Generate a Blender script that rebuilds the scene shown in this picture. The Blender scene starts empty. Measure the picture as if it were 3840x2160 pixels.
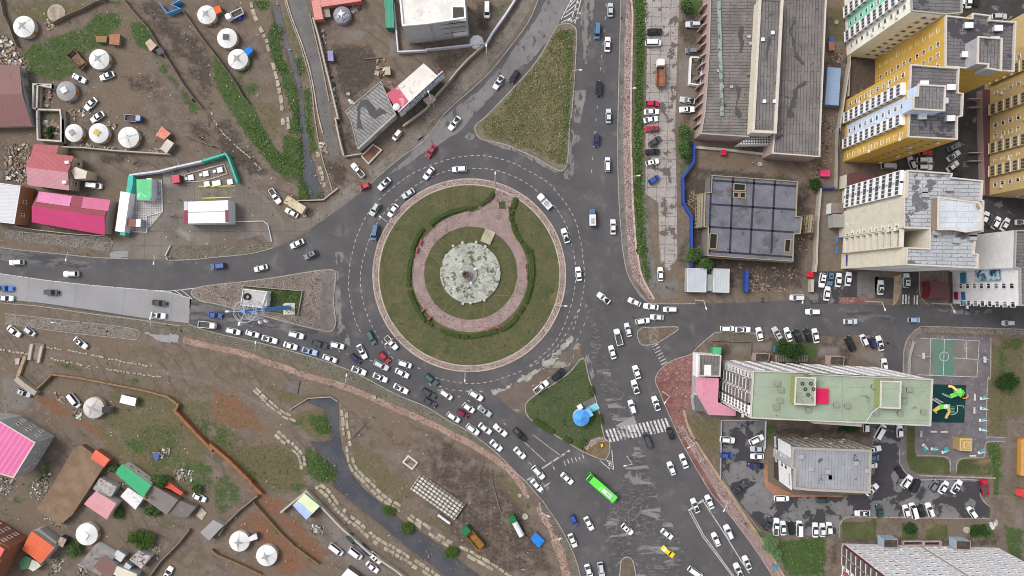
import bpy,bmesh,math,random
import numpy as np
from mathutils import Vector,Matrix
from mathutils.geometry import tessellate_polygon
random.seed(7);RNG=np.random.default_rng(11)
SC=bpy.context.scene
COL=SC.collection
S=0.083 # metres per photo pixel on the ground
H=200.0 # height of the drone
R=math.radians
MT=bpy.data.materials

# ------------------------------------------------------------------ plan coordinates
class Sheet:
 """a survey sheet of the plan: its own origin and scale"""
 def __init__(s,x0,y0,k=2.8975):s.x0,s.y0,s.k=x0,y0,k
 def __call__(s,*a):return[(s.x0+a[i]/s.k,s.y0+a[i+1]/s.k)for i in range(0,len(a),2)]
 def pt(s,x,y):return(s.x0+x/s.k,s.y0+y/s.k)
_cx=(0,800,1600,2400,3040)
A0,A1,A2,A3,A4=[Sheet(x,0)for x in _cx]
B0,B1,B2,B3,B4=[Sheet(x,450)for x in _cx]
C0,C1,C2,C3,C4=[Sheet(x,900)for x in _cx]
D0,D1,D2,D3,D4=[Sheet(x,1300)for x in _cx]
E0,E1,E2,E3,E4=[Sheet(x,1660)for x in _cx]
N=Sheet(0,0,1.0)

def W(p,z=0.0):
 k=S*(H-z)/H
 return Vector(((p[0]-1920)*k,(1080-p[1])*k,z))

def lin(r,g,b):
 f=lambda c:((c/255+0.055)/1.055)**2.4 if c>10 else c/255/12.92
 return(f(r),f(g),f(b),1.0)

# ------------------------------------------------------------------ materials
class NT:
 def __init__(s,name):
  s.m=bpy.data.materials.new(name);s.m.use_nodes=True
  s.t=s.m.node_tree;s.n=s.t.nodes;s.l=s.t.links
  s.b=s.n['Principled BSDF']
 def new(s,ty,**kw):
  n=s.n.new(ty)
  for k,v in kw.items():setattr(n,k,v)
  return n
 def link(s,a,b):s.l.new(a,b)
 def pos(s,rot=0,sc=(1,1,1),obj=False):
  if obj:
   g=s.new('ShaderNodeTexCoord');o=g.outputs['Object']
  else:
   g=s.new('ShaderNodeNewGeometry');o=g.outputs['Position']
  mp=s.new('ShaderNodeMapping');mp.inputs['Rotation'].default_value=(0,0,R(rot));mp.inputs['Scale'].default_value=sc
  s.link(o,mp.inputs['Vector']);return mp.outputs['Vector']
 def noise(s,vec,scale,detail=5,rough=.6,dist=0.0):
  n=s.new('ShaderNodeTexNoise');n.inputs['Scale'].default_value=scale;n.inputs['Detail'].default_value=detail
  n.inputs['Roughness'].default_value=rough;n.inputs['Distortion'].default_value=dist
  s.link(vec,n.inputs['Vector']);return n.outputs['Fac']
 def ramp(s,fac,lo,hi):
  n=s.new('ShaderNodeMapRange',interpolation_type='SMOOTHSTEP');n.inputs['From Min'].default_value=lo;n.inputs['From Max'].default_value=hi
  s.link(fac,n.inputs['Value']);return n.outputs['Result']
 def math(s,op,a,b):
  n=s.new('ShaderNodeMath',operation=op)
  for i,v in enumerate((a,b)):
   if isinstance(v,(int,float)):n.inputs[i].default_value=v
   else:s.link(v,n.inputs[i])
  return n.outputs[0]
 def mix(s,fac,a,b,mode='MIX'):
  n=s.new('ShaderNodeMix',data_type='RGBA',blend_type=mode)
  for i,v in((0,fac),(6,a),(7,b)):
   if isinstance(v,(int,float)):n.inputs[i].default_value=v
   elif isinstance(v,tuple):n.inputs[i].default_value=v
   else:s.link(v,n.inputs[i])
  return n.outputs[2]
 def done(s,col,rough=.85,bump=None,bstr=.3,spec=.3,metal=0.0):
  if isinstance(col,tuple):s.b.inputs['Base Color'].default_value=col
  else:s.link(col,s.b.inputs['Base Color'])
  s.b.inputs['Roughness'].default_value=rough;s.b.inputs['Specular IOR Level'].default_value=spec;s.b.inputs['Metallic'].default_value=metal
  if bump is not None:
   n=s.new('ShaderNodeBump');n.inputs['Strength'].default_value=bstr;n.inputs['Distance'].default_value=.1
   s.link(bump,n.inputs['Height']);s.link(n.outputs[0],s.b.inputs['Normal'])
  return s.m

def mat(name,c1,c2=None,scale=.6,lo=.35,hi=.65,rot=0,rough=.85,spec=.25,layers=(),fine=.35,metal=0.0,obj=False,aniso=(1,1,1)):
 """surface of two mottled tones with optional layers of joints, stains, ribs, stones"""
 if name in MT:return MT[name]
 t=NT(name);v=t.pos(rot,obj=obj);va=t.pos(rot,aniso,obj=obj)if aniso!=(1,1,1)else v
 c2=c2 or tuple(x*.75 for x in c1[:3])+(1,)
 base=t.mix(t.ramp(t.noise(va,scale,6,.65),lo,hi),c1,c2);bump=None
 for L in layers:
  k,c=L[0],L[1]
  if k=='noise': # stains: colour, scale, lo, hi, stretch
   vv=t.pos(rot,L[5],obj=obj)if len(L)>5 else v
   f=t.ramp(t.noise(vv,L[2],7,.62,.3),L[3],L[4])
  elif k=='brick': # joints: colour, width, height, gap, offset
   b=t.new('ShaderNodeTexBrick');b.offset=L[5]if len(L)>5 else .5
   b.inputs['Scale'].default_value=1;b.inputs['Brick Width'].default_value=L[2];b.inputs['Row Height'].default_value=L[3];b.inputs['Mortar Size'].default_value=L[4]
   b.inputs['Mortar Smooth'].default_value=.3
   wob=t.noise(v,.6,2);va2=t.new('ShaderNodeVectorMath',operation='ADD');cb=t.new('ShaderNodeCombineXYZ')
   w2=t.math('MULTIPLY',t.math('SUBTRACT',wob,.5),.35);t.link(w2,cb.inputs[0]);t.link(w2,cb.inputs[1])
   t.link(v,va2.inputs[0]);t.link(cb.outputs[0],va2.inputs[1]);t.link(va2.outputs[0],b.inputs['Vector'])
   f=b.outputs['Fac']
  elif k=='stone': # colour, scale, lo, hi : voronoi edges
   b=t.new('ShaderNodeTexVoronoi',feature='DISTANCE_TO_EDGE');b.inputs['Scale'].default_value=L[2];t.link(v,b.inputs['Vector'])
   f=t.ramp(b.outputs['Distance'],L[4],L[3])
  elif k=='crack': # colour, scale, width, region scale, lo, hi
   b=t.new('ShaderNodeTexVoronoi',feature='DISTANCE_TO_EDGE');b.inputs['Scale'].default_value=L[2]
   d=t.new('ShaderNodeVectorMath',operation='ADD');cb=t.new('ShaderNodeCombineXYZ')
   w2=t.math('MULTIPLY',t.noise(v,.5,4),3.0);w3=t.math('MULTIPLY',t.noise(v,.37,4),3.0)
   t.link(w2,cb.inputs[0]);t.link(w3,cb.inputs[1]);t.link(v,d.inputs[0]);t.link(cb.outputs[0],d.inputs[1]);t.link(d.outputs[0],b.inputs['Vector'])
   f=t.math('MULTIPLY',t.ramp(b.outputs['Distance'],L[3],L[3]*.3),t.ramp(t.noise(v,L[4],2),L[5],L[6]))
  elif k=='rib': # colour, spacing : corrugated sheet
   b=t.new('ShaderNodeTexWave',wave_type='BANDS',bands_direction='X');b.inputs['Scale'].default_value=2*math.pi/(20*L[2]);t.link(v,b.inputs['Vector'])
   f=t.ramp(b.outputs['Fac'],.55,1.0);bump=b.outputs['Fac']
  if len(L)>6 and k in('noise','brick'):f=t.math('MULTIPLY',f,L[6])
  base=t.mix(f,base,c)
 if fine:
  g=t.noise(v,4.5,4,.7);mr=t.new('ShaderNodeMapRange');mr.inputs['From Min'].default_value=.3;mr.inputs['From Max'].default_value=.7;mr.inputs['To Min'].default_value=1-fine;mr.inputs['To Max'].default_value=1+fine*.9
  sc_=t.new('ShaderNodeVectorMath',operation='SCALE');t.link(g,mr.inputs['Value']);t.link(base,sc_.inputs[0]);t.link(mr.outputs[0],sc_.inputs['Scale']);base=sc_.outputs[0]
  bump=bump or g
 return t.done(base,rough,bump,.25,spec,metal)

# ------------------------------------------------------------------ objects
def link(o,parent=None):
 COL.objects.link(o)
 if parent is not None:o.parent=parent
 return o
def tag(o,label=None,cat=None,group=None,kind=None):
 if label:o['label']=label
 if cat:o['category']=cat
 if group:o['group']=group
 if kind:o['kind']=kind
 return o
def empty(name,loc,label=None,cat=None,group=None,rz=0):
 o=bpy.data.objects.new(name,None);o.location=loc;o.rotation_euler=(0,0,rz);o.empty_display_size=.3
 return tag(link(o),label,cat,group)

class MB:
 """collects shapes with material slots and links them as one mesh object"""
 def __init__(s):s.v,s.f,s.mi,s.mats=[],[],[],[]
 def slot(s,m):
  if m not in s.mats:s.mats.append(m)
  return s.mats.index(m)
 def add(s,vs,fs,m):
  o=len(s.v);s.v+=[tuple(v)for v in vs];k=s.slot(m)
  for f in fs:s.f.append([i+o for i in f]);s.mi.append(k)
  return s
 def poly(s,pts,m,flip=False):
  P=[Vector(p)for p in pts];tr=tessellate_polygon([P])
  out=[]
  for a,b,c in tr:
   n=(P[b]-P[a]).cross(P[c]-P[a]).z
   out.append((a,b,c)if(n>0)!=flip else(a,c,b))
  return s.add(P,out,m)
 def prism(s,pts,z0,z1,mside,mtop=None,top=True,dz=None):
  n=len(pts);a=sum(pts[i][0]*pts[(i+1)%n][1]-pts[(i+1)%n][0]*pts[i][1]for i in range(n))
  if a<0:pts=list(reversed(pts))
  lo=[(p[0],p[1],z0)for p in pts];hi=[(p[0],p[1],z1)for p in pts]
  s.add(lo+hi,[(i,(i+1)%n,n+(i+1)%n,n+i)for i in range(n)],mside)
  if top:s.poly(hi,mtop or mside)
  return s
 def box(s,c,d,m,rz=0.0,M=None):
  x,y,z=d[0]/2,d[1]/2,d[2]/2
  vs=[Vector((sx*x,sy*y,sz*z))for sz in(-1,1)for sx,sy in((-1,-1),(1,-1),(1,1),(-1,1))]
  rot=Matrix.Rotation(rz,3,'Z')if M is None else M
  vs=[rot@v+Vector(c)for v in vs]
  return s.add(vs,[(3,2,1,0),(4,5,6,7),(0,1,5,4),(1,2,6,5),(2,3,7,6),(3,0,4,7)],m)
 def bar(s,a,b,w,m,h=None):
  a,b=Vector(a),Vector(b);d=b-a;L=d.length
  if L<1e-5:return s
  x=d/L;up=Vector((0,0,1))if abs(x.z)<.95 else Vector((0,1,0));y=up.cross(x).normalized();z=x.cross(y)
  return s.box((a+b)/2,(L,w,h or w),m,M=Matrix((x,y,z)).transposed())
 def tube(s,a,b,r0,r1,m,n=10,cap=True):
  a,b=Vector(a),Vector(b);x=(b-a).normalized();up=Vector((0,0,1))if abs(x.z)<.95 else Vector((0,1,0));y=up.cross(x).normalized();z=x.cross(y)
  ring=lambda c,r:[c+(y*math.cos(t)+z*math.sin(t))*r for t in[2*math.pi*i/n for i in range(n)]]
  s.add(ring(a,r0)+ring(b,r1),[(i,(i+1)%n,n+(i+1)%n,n+i)for i in range(n)]+([tuple(range(n-1,-1,-1)),tuple(range(n,2*n))]if cap else[]),m)
  return s
 def lathe(s,c,prof,m,n=28,cap=True):
  vs,fs=[],[]
  for r,z in prof:vs+=[(c[0]+r*math.cos(2*math.pi*i/n),c[1]+r*math.sin(2*math.pi*i/n),c[2]+z)for i in range(n)]
  for k in range(len(prof)-1):fs+=[(k*n+i,k*n+(i+1)%n,(k+1)*n+(i+1)%n,(k+1)*n+i)for i in range(n)]
  if cap:fs.append(tuple((len(prof)-1)*n+i for i in range(n)))
  return s.add(vs,fs,m)
 def torus(s,c,R0,r,m,n=24,k=8):
  vs=[(c[0]+(R0+r*math.cos(b))*math.cos(a),c[1]+(R0+r*math.cos(b))*math.sin(a),c[2]+r*math.sin(b))for a in[2*math.pi*i/n for i in range(n)]for b in[2*math.pi*j/k for j in range(k)]]
  fs=[(i*k+j,((i+1)%n)*k+j,((i+1)%n)*k+(j+1)%k,i*k+(j+1)%k)for i in range(n)for j in range(k)]
  return s.add(vs,fs,m)
 def ribbon(s,P,w,m,closed=False,z=None):
  a,b=offset(P,w/2),offset(P,-w/2);n=len(P)
  s.add([tuple(q)for q in a+b],[(i,n+i,n+i+1,i+1)for i in range(n-1)],m);return s
 def wall(s,P,w,h,m,mtop=None):
  """upright wall of width w along the world points P (z of each is its foot)"""
  up=Vector((0,0,h))
  if len(P)>4 and(P[-1]-P[1]).length<1e-6: # a closed ring of wall
   P=P[:-2];n=len(P);q=[P[-1]]+list(P)+[P[0]];L,Rr=offset(q,w/2)[1:-1],offset(q,-w/2)[1:-1];vs=L+Rr+[p+up for p in L]+[p+up for p in Rr];f1,f2=[],[]
   for i in range(n):
    j=(i+1)%n;f1+=[(j,i,2*n+i,2*n+j),(n+i,n+j,3*n+j,3*n+i)];f2+=[(2*n+i,3*n+i,3*n+j,2*n+j)]
   s.add(vs,f1,m);s.add(vs,f2,mtop or m);return s
  L,Rr=offset(P,w/2),offset(P,-w/2);n=len(P)
  vs=L+Rr+[p+up for p in L]+[p+up for p in Rr];f1,f2=[],[]
  for i in range(n-1):
   f1+=[(i+1,i,2*n+i,2*n+i+1),(n+i,n+i+1,3*n+i+1,3*n+i)]
   f2+=[(2*n+i,3*n+i,3*n+i+1,2*n+i+1)]
  f1+=[(0,n,3*n,2*n),(2*n-1,n-1,3*n-1,4*n-1)]
  s.add(vs,f1,m);s.add(vs,f2,mtop or m);return s
 def mesh(s,name,off=(0,0,0),smooth=False):
  me=bpy.data.meshes.new(name);ox,oy,oz=off
  me.from_pydata([(v[0]-ox,v[1]-oy,v[2]-oz)for v in s.v],[],s.f)
  for m in s.mats:me.materials.append(m)
  me.polygons.foreach_set('material_index',s.mi)
  if smooth:me.polygons.foreach_set('use_smooth',[True]*len(s.f))
  me.update();return me
 def build(s,name,parent=None,smooth=False):
  off=parent.location if parent is not None else(0,0,0)
  if parent is not None and parent.parent is not None:off=parent.location+parent.parent.location
  return link(bpy.data.objects.new(name,s.mesh(name,off,smooth)),parent)
 def thing(s,name,label,cat,group=None,smooth=False):
  """a thing that is one mesh, with its origin at its own foot"""
  xs=[v[0]for v in s.v];ys=[v[1]for v in s.v];zs=[v[2]for v in s.v]
  off=((min(xs)+max(xs))/2,(min(ys)+max(ys))/2,min(zs))
  o=bpy.data.objects.new(name,s.mesh(name,off,smooth));o.location=off
  return tag(link(o),label,cat,group)

def offset(P,d):
 P=[Vector(p)for p in P];out=[]
 for i,p in enumerate(P):
  a=(P[i]-P[i-1])if i>0 else None;b=(P[i+1]-P[i])if i<len(P)-1 else None
  if a is not None:a=Vector((a.x,a.y,0)).normalized()
  if b is not None:b=Vector((b.x,b.y,0)).normalized()
  t=((a or b)+(b or a)).normalized();n=Vector((-t.y,t.x,0));k=1.0
  if a is not None and b is not None:k=1/max(.45,math.sqrt((1+a.dot(b))/2))
  out.append(p+n*d*k)
 return out
def smooth_line(P,n=4,closed=False):
 """Catmull-Rom through plan points"""
 m=len(P);out=[]
 for i in range(m if closed else m-1):
  g=lambda j:P[j%m]if closed else P[max(0,min(m-1,j))]
  p0,p1,p2,p3=g(i-1),g(i),g(i+1),g(i+2)
  for k in range(n):
   t=k/n;t2,t3=t*t,t*t*t
   out.append(tuple(.5*(2*p1[a]+(p2[a]-p0[a])*t+(2*p0[a]-5*p1[a]+4*p2[a]-p3[a])*t2+(3*p1[a]-p0[a]-3*p2[a]+p3[a])*t3)for a in(0,1)))
 if not closed:out.append(P[-1])
 return out
def ragged(P,amp=5,step=9,seed=0):
 rnd=random.Random(seed+len(P));out=[];m=len(P);ph=[rnd.uniform(0,6.28)for _ in range(4)];s=0
 for i in range(m):
  a,b=P[i],P[(i+1)%m];L=math.hypot(b[0]-a[0],b[1]-a[1]);n=max(1,int(L/step))
  for k in range(n):
   t=k/n;s+=L/n;d=amp*(.5*math.sin(s*.05+ph[0])+.4*math.sin(s*.13+ph[1])+rnd.uniform(-.7,.7))
   nx,ny=-(b[1]-a[1])/(L+1e-6),(b[0]-a[0])/(L+1e-6)
   out.append((a[0]+(b[0]-a[0])*t+nx*d,a[1]+(b[1]-a[1])*t+ny*d))
 return out
def ws(P,z=0.0):return[W(p,z)for p in P]
def flat(P,z): # plan points lifted without parallax change (for sheets lying on the ground)
 return[Vector((W(p).x,W(p).y,z))for p in P]
def sheet(name,P,z,m,label=None):
 return tag(MB().poly(flat(P,z),m).build(name),label,kind='structure')
def slab(name,P,z0,z1,mtop,mside,label=None):
 return tag(MB().prism(flat(P,z0),z0,z1,mside,mtop).build(name),label,kind='structure')
def circle(c,r,n=96,a0=0,a1=360):return[(c[0]+r*math.cos(R(a0+(a1-a0)*i/n)),c[1]-r*math.sin(R(a0+(a1-a0)*i/n)))for i in range(n+(0 if a1-a0==360 else 1))]
def copy_tree(o,parent=None):
 c=o.copy();COL.objects.link(c)
 if parent is not None:c.parent=parent
 for ch in o.children:copy_tree(ch,c)
 return c
def inpoly(P,x,y):
 x,y=np.asarray(x),np.asarray(y);r=np.zeros(x.shape,bool);n=len(P);j=n-1
 for i in range(n):
  xi,yi,xj,yj=P[i][0],P[i][1],P[j][0],P[j][1]
  r^=((yi>y)!=(yj>y))&(x<(xj-xi)*(y-yi)/(yj-yi+1e-12)+xi);j=i
 return r
def text_mesh(txt,size,m,M,depth=.03):
 c=bpy.data.curves.new('t','FONT');c.body=txt;c.size=size;c.extrude=depth;c.align_x='CENTER';c.align_y='CENTER';c.resolution_u=2
 o=bpy.data.objects.new('t',c);COL.objects.link(o);bpy.context.view_layer.update()
 me=bpy.data.meshes.new_from_object(o.evaluated_get(bpy.context.evaluated_depsgraph_get()));bpy.data.objects.remove(o)
 me.transform(M);me.materials.clear();me.materials.append(m);return me
def lettering(txt,size,m,M,parent,sx=1.0):
 me=text_mesh(txt,size,m,Matrix.Translation(M.translation-parent.location)@M.to_3x3().to_4x4()@Matrix.Scale(sx,4,(1,0,0)))
 return link(bpy.data.objects.new('lettering',me),parent)
def frame_on(A,B,up=Vector((0,0,1))):
 x=(B-A).normalized();z=x.cross(up).normalized();y=z.cross(x);return x,y,z
# ------------------------------------------------------------------ palette
K=lambda*a:lin(*a)
mAsph=mat('asphalt',K(89,86,88),K(79,77,79),.09,.35,.65,rough=.8,fine=.12,layers=[
('noise',K(112,108,104),.2,.52,.74,(1,1,1),.65),('noise',K(104,101,100),.5,.68,.76,(.25,1,1),.5),('noise',K(68,66,69),.05,.55,.75,(1,1,1),.5)])
mAsphWorn=mat('worn_asphalt',K(126,123,123),K(112,109,110),.12,fine=.2,layers=[
('noise',K(80,78,81),.55,.56,.62,(1,.45,1),.85)],rot=38)
mAsphWornV=mat('worn_asphalt_patch',K(132,126,122),K(112,108,107),.2,fine=.25,layers=[('noise',K(78,76,79),.6,.5,.58,(1,.4,1))])
mCrackRd=mat('cracked_asphalt',K(86,84,86),K(76,74,77),.1,fine=.2,rot=-65,layers=[
('noise',K(134,130,127),.4,.54,.62,(.22,1,1),.9),('noise',K(126,122,119),1.4,.56,.64,(.4,1,1),.7),('crack',K(118,114,111),.3,.03,.05,.50,.62)])
mConcRd=mat('concrete_road',K(147,146,148),K(138,136,137),.08,fine=.1,rot=5,layers=[('brick',K(112,110,110),15,40,.06,0)])
mLot=mat('patched_lot',K(122,119,120),K(108,106,107),.2,fine=.2,layers=[('noise',K(64,62,65),.16,.50,.535),('noise',K(75,72,74),.8,.60,.66)])
mLotDark=mat('dark_lot',K(72,70,72),K(60,58,60),.15,fine=.2,layers=[('noise',K(116,111,108),.22,.58,.62)])
mSlabs=mat('concrete_slab_lot',K(164,156,151),K(146,139,135),.25,fine=.2,rot=1.5,layers=[
('brick',K(92,86,84),2.95,2.95,.07,0),('noise',K(98,90,86),.2,.56,.585),('noise',K(104,96,92),.9,.60,.64)])
mMud=mat('dried_mud',K(108,96,88),K(96,85,78),.25,fine=.25,rot=33,layers=[
('noise',K(150,137,120),.35,.6,.68,(.35,1,1)),('noise',K(146,142,136),.22,.62,.68,(.4,1,1),.9)])
mScrape=mat('scraped_concrete',K(168,165,157),K(140,137,131),.5,fine=.3,rot=33,layers=[('noise',K(92,88,86),.5,.55,.62,(.3,1,1))])
mWhite=mat('road_paint',K(212,210,208),K(180,178,176),1.2,fine=.2,layers=[('noise',K(98,96,98),1.3,.56,.64)])
mWhiteWorn=mat('worn_road_paint',K(190,187,184),K(160,157,155),1.5,fine=.2,layers=[('noise',K(88,86,88),1.1,.52,.58)])
mKerb=mat('kerb_stone',K(164,156,148),K(136,128,120),.8,fine=.3)
mKerbPale=mat('pale_kerb',K(190,176,162),K(160,146,134),.6,fine=.3)
mPink=mat('pink_brick_paving',K(174,153,148),K(150,130,127),.35,fine=.45,layers=[
('stone',K(98,80,78),1.8,.02,.14),('noise',K(120,92,88),.9,.58,.68),('noise',K(184,165,158),.15,.58,.7,(1,1,1),.6)])
mRedPave=mat('red_brick_paving',K(144,104,100),K(122,88,84),.3,fine=.4,layers=[('noise',K(170,148,138),1.1,.56,.62),('stone',K(104,72,70),1.6,.02,.1),('noise',K(110,66,64),.12,.5,.6,(1,1,1),.7)])
mRing=mat('ring_paving',K(174,158,150),K(150,132,126),.35,fine=.4,layers=[('stone',K(104,88,84),1.7,.02,.14),('noise',K(128,108,102),.8,.58,.68)])
mPinkDirt=mat('pink_path',K(168,143,130),K(142,118,106),.25,fine=.4,layers=[('noise',K(106,96,84),.6,.56,.64),('stone',K(116,92,82),1.2,.02,.08)])
mCobble=mat('cobbles',K(148,139,130),K(126,118,110),.3,fine=.35,layers=[('stone',K(84,79,74),2.0,.02,.16),('noise',K(100,94,84),.35,.58,.72,(1,1,1),.6)])
mCobbleGr=mat('grassy_cobbles',K(126,118,107),K(108,102,91),.3,fine=.4,layers=[('stone',K(78,76,64),2.0,.02,.14),('noise',K(84,86,62),.2,.55,.72,(1,1,1),.8)])
mIslandPav=mat('worn_island_paving',K(146,132,126),K(124,112,106),.22,fine=.4,layers=[('stone',K(84,76,68),1.6,.02,.13),('noise',K(98,92,70),.2,.55,.7,(1,1,1),.8),('noise',K(150,126,104),.12,.62,.75,(1,1,1),.7)])
mPathTan=mat('tan_path',K(172,150,122),K(148,128,104),.5,fine=.3)
mGrey=mat('grey_paving',K(116,112,108),K(100,96,92),.3,fine=.3,layers=[('noise',K(84,80,76),.6,.58,.68)])
mForecourt=mat('forecourt_concrete',K(122,114,106),K(104,97,90),.12,fine=.25,rot=0,layers=[('brick',K(84,78,72),5.2,4.4,.05,0),('noise',K(136,132,126),.1,.58,.7)])
mTiles=mat('pale_tiles',K(196,192,190),K(172,168,166),.5,fine=.3,layers=[('brick',K(120,116,114),.55,.55,.07,0),('noise',K(96,92,90),.9,.62,.7)])
mPlay=mat('play_paving',K(112,108,112),K(98,94,98),.3,fine=.25,layers=[('noise',K(138,134,136),.75,.58,.66)])
mCourt=mat('court_floor',K(124,118,112),K(108,103,98),.12,fine=.2,layers=[('noise',K(146,140,132),.16,.55,.7)])
mCourtG=mat('court_green',K(88,122,108),K(102,124,114),.15,fine=.2,layers=[('noise',K(140,144,136),.25,.62,.72)])
mRubber=mat('rubber_mat',K(22,58,60),K(18,50,54),.3,fine=.1)
mPlaza=mat('stone_plaza',K(176,178,168),K(152,154,146),.3,fine=.35,layers=[('noise',K(92,90,72),.7,.54,.60),('noise',K(104,102,84),1.9,.55,.64),('noise',K(190,192,186),.25,.55,.66,(1,1,1),.6)])
mStep=mat('stone_steps',K(186,178,156),K(160,152,130),.8,fine=.3)
mIsle=mat('island_turf',K(94,91,64),K(80,84,56),.16,fine=.55,layers=[('noise',K(118,100,70),.11,.56,.70),('noise',K(64,78,44),.13,.55,.7),('noise',K(62,64,40),1.3,.56,.66),('noise',K(134,124,98),.9,.64,.74)])
mIsleIn=mat('inner_turf',K(88,87,60),K(76,78,50),.2,fine=.5,layers=[('noise',K(112,102,76),1.0,.6,.7),('noise',K(62,74,42),.2,.55,.68)])
mDry=mat('dry_grass',K(116,110,80),K(92,92,64),.14,fine=.5,layers=[('noise',K(146,132,92),.35,.6,.74),('noise',K(62,74,40),.16,.56,.68)])
mLawn=mat('lawn_turf',K(66,78,48),K(80,86,58),.12,fine=.55,layers=[('noise',K(52,64,36),1.3,.55,.66),('noise',K(92,84,56),.16,.6,.72),('noise',K(40,60,26),.25,.56,.7)])
mLawn2=mat('garden_lawn',K(84,88,56),K(68,76,44),.14,fine=.45,layers=[('noise',K(118,102,80),.12,.54,.66)])
mBank=mat('bank_stone',K(172,163,144),K(142,133,116),.35,fine=.35,layers=[('noise',K(112,108,84),.4,.58,.68),('noise',K(66,76,44),.8,.66,.74)])
def water():
 t=NT('river_water');v=t.pos()
 c=t.mix(t.ramp(t.noise(v,.12,4),.35,.65),K(66,68,77),K(82,81,84))
 return t.done(c,.4,t.noise(v,1.6,4),.12,.2)
mWater=water()

# ------------------------------------------------------------------ the ground
GX0,GX1,GY0,GY1,GS=-176.0,176.0,-104.0,104.0,.8
nx,ny=int((GX1-GX0)/GS)+1,int((GY1-GY0)/GS)+1
gx,gy=np.meshgrid(np.linspace(GX0,GX1,nx),np.linspace(GY0,GY1,ny))
chan={c:np.zeros(gx.shape)for c in 'gorckd'}
def soft(P,feather):
 P=[(W(p).x,W(p).y)for p in P];xs=[p[0]for p in P];ys=[p[1]for p in P]
 i0,i1=max(0,int((min(xs)-feather-GX0)/GS)),min(nx,int((max(xs)+feather-GX0)/GS)+2)
 j0,j1=max(0,int((min(ys)-feather-GY0)/GS)),min(ny,int((max(ys)+feather-GY0)/GS)+2)
 if i1<=i0 or j1<=j0:return None
 X,Y=gx[j0:j1,i0:i1],gy[j0:j1,i0:i1];d=np.full(X.shape,1e9)
 for a,b in zip(P,P[1:]+P[:1]):
  dx,dy=b[0]-a[0],b[1]-a[1];t=np.clip(((X-a[0])*dx+(Y-a[1])*dy)/(dx*dx+dy*dy+1e-9),0,1)
  d=np.minimum(d,np.hypot(X-a[0]-t*dx,Y-a[1]-t*dy))
 sd=np.where(inpoly(P,X,Y),d,-d)
 f=np.clip(sd/(2*feather)+.5,0,1);return(slice(j0,j1),slice(i0,i1)),f*f*(3-2*f)
def paint(c,P,val=1.0,feather=1.6):
 r=soft(P,feather)
 if r:
  q,f=r;chan[c][q]=np.maximum(chan[c][q],f*val)
def clear(cs,P,feather=1.0):
 r=soft(P,feather)
 if r:
  for c in cs:chan[c][r[0]]*=1-r[1]
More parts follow.
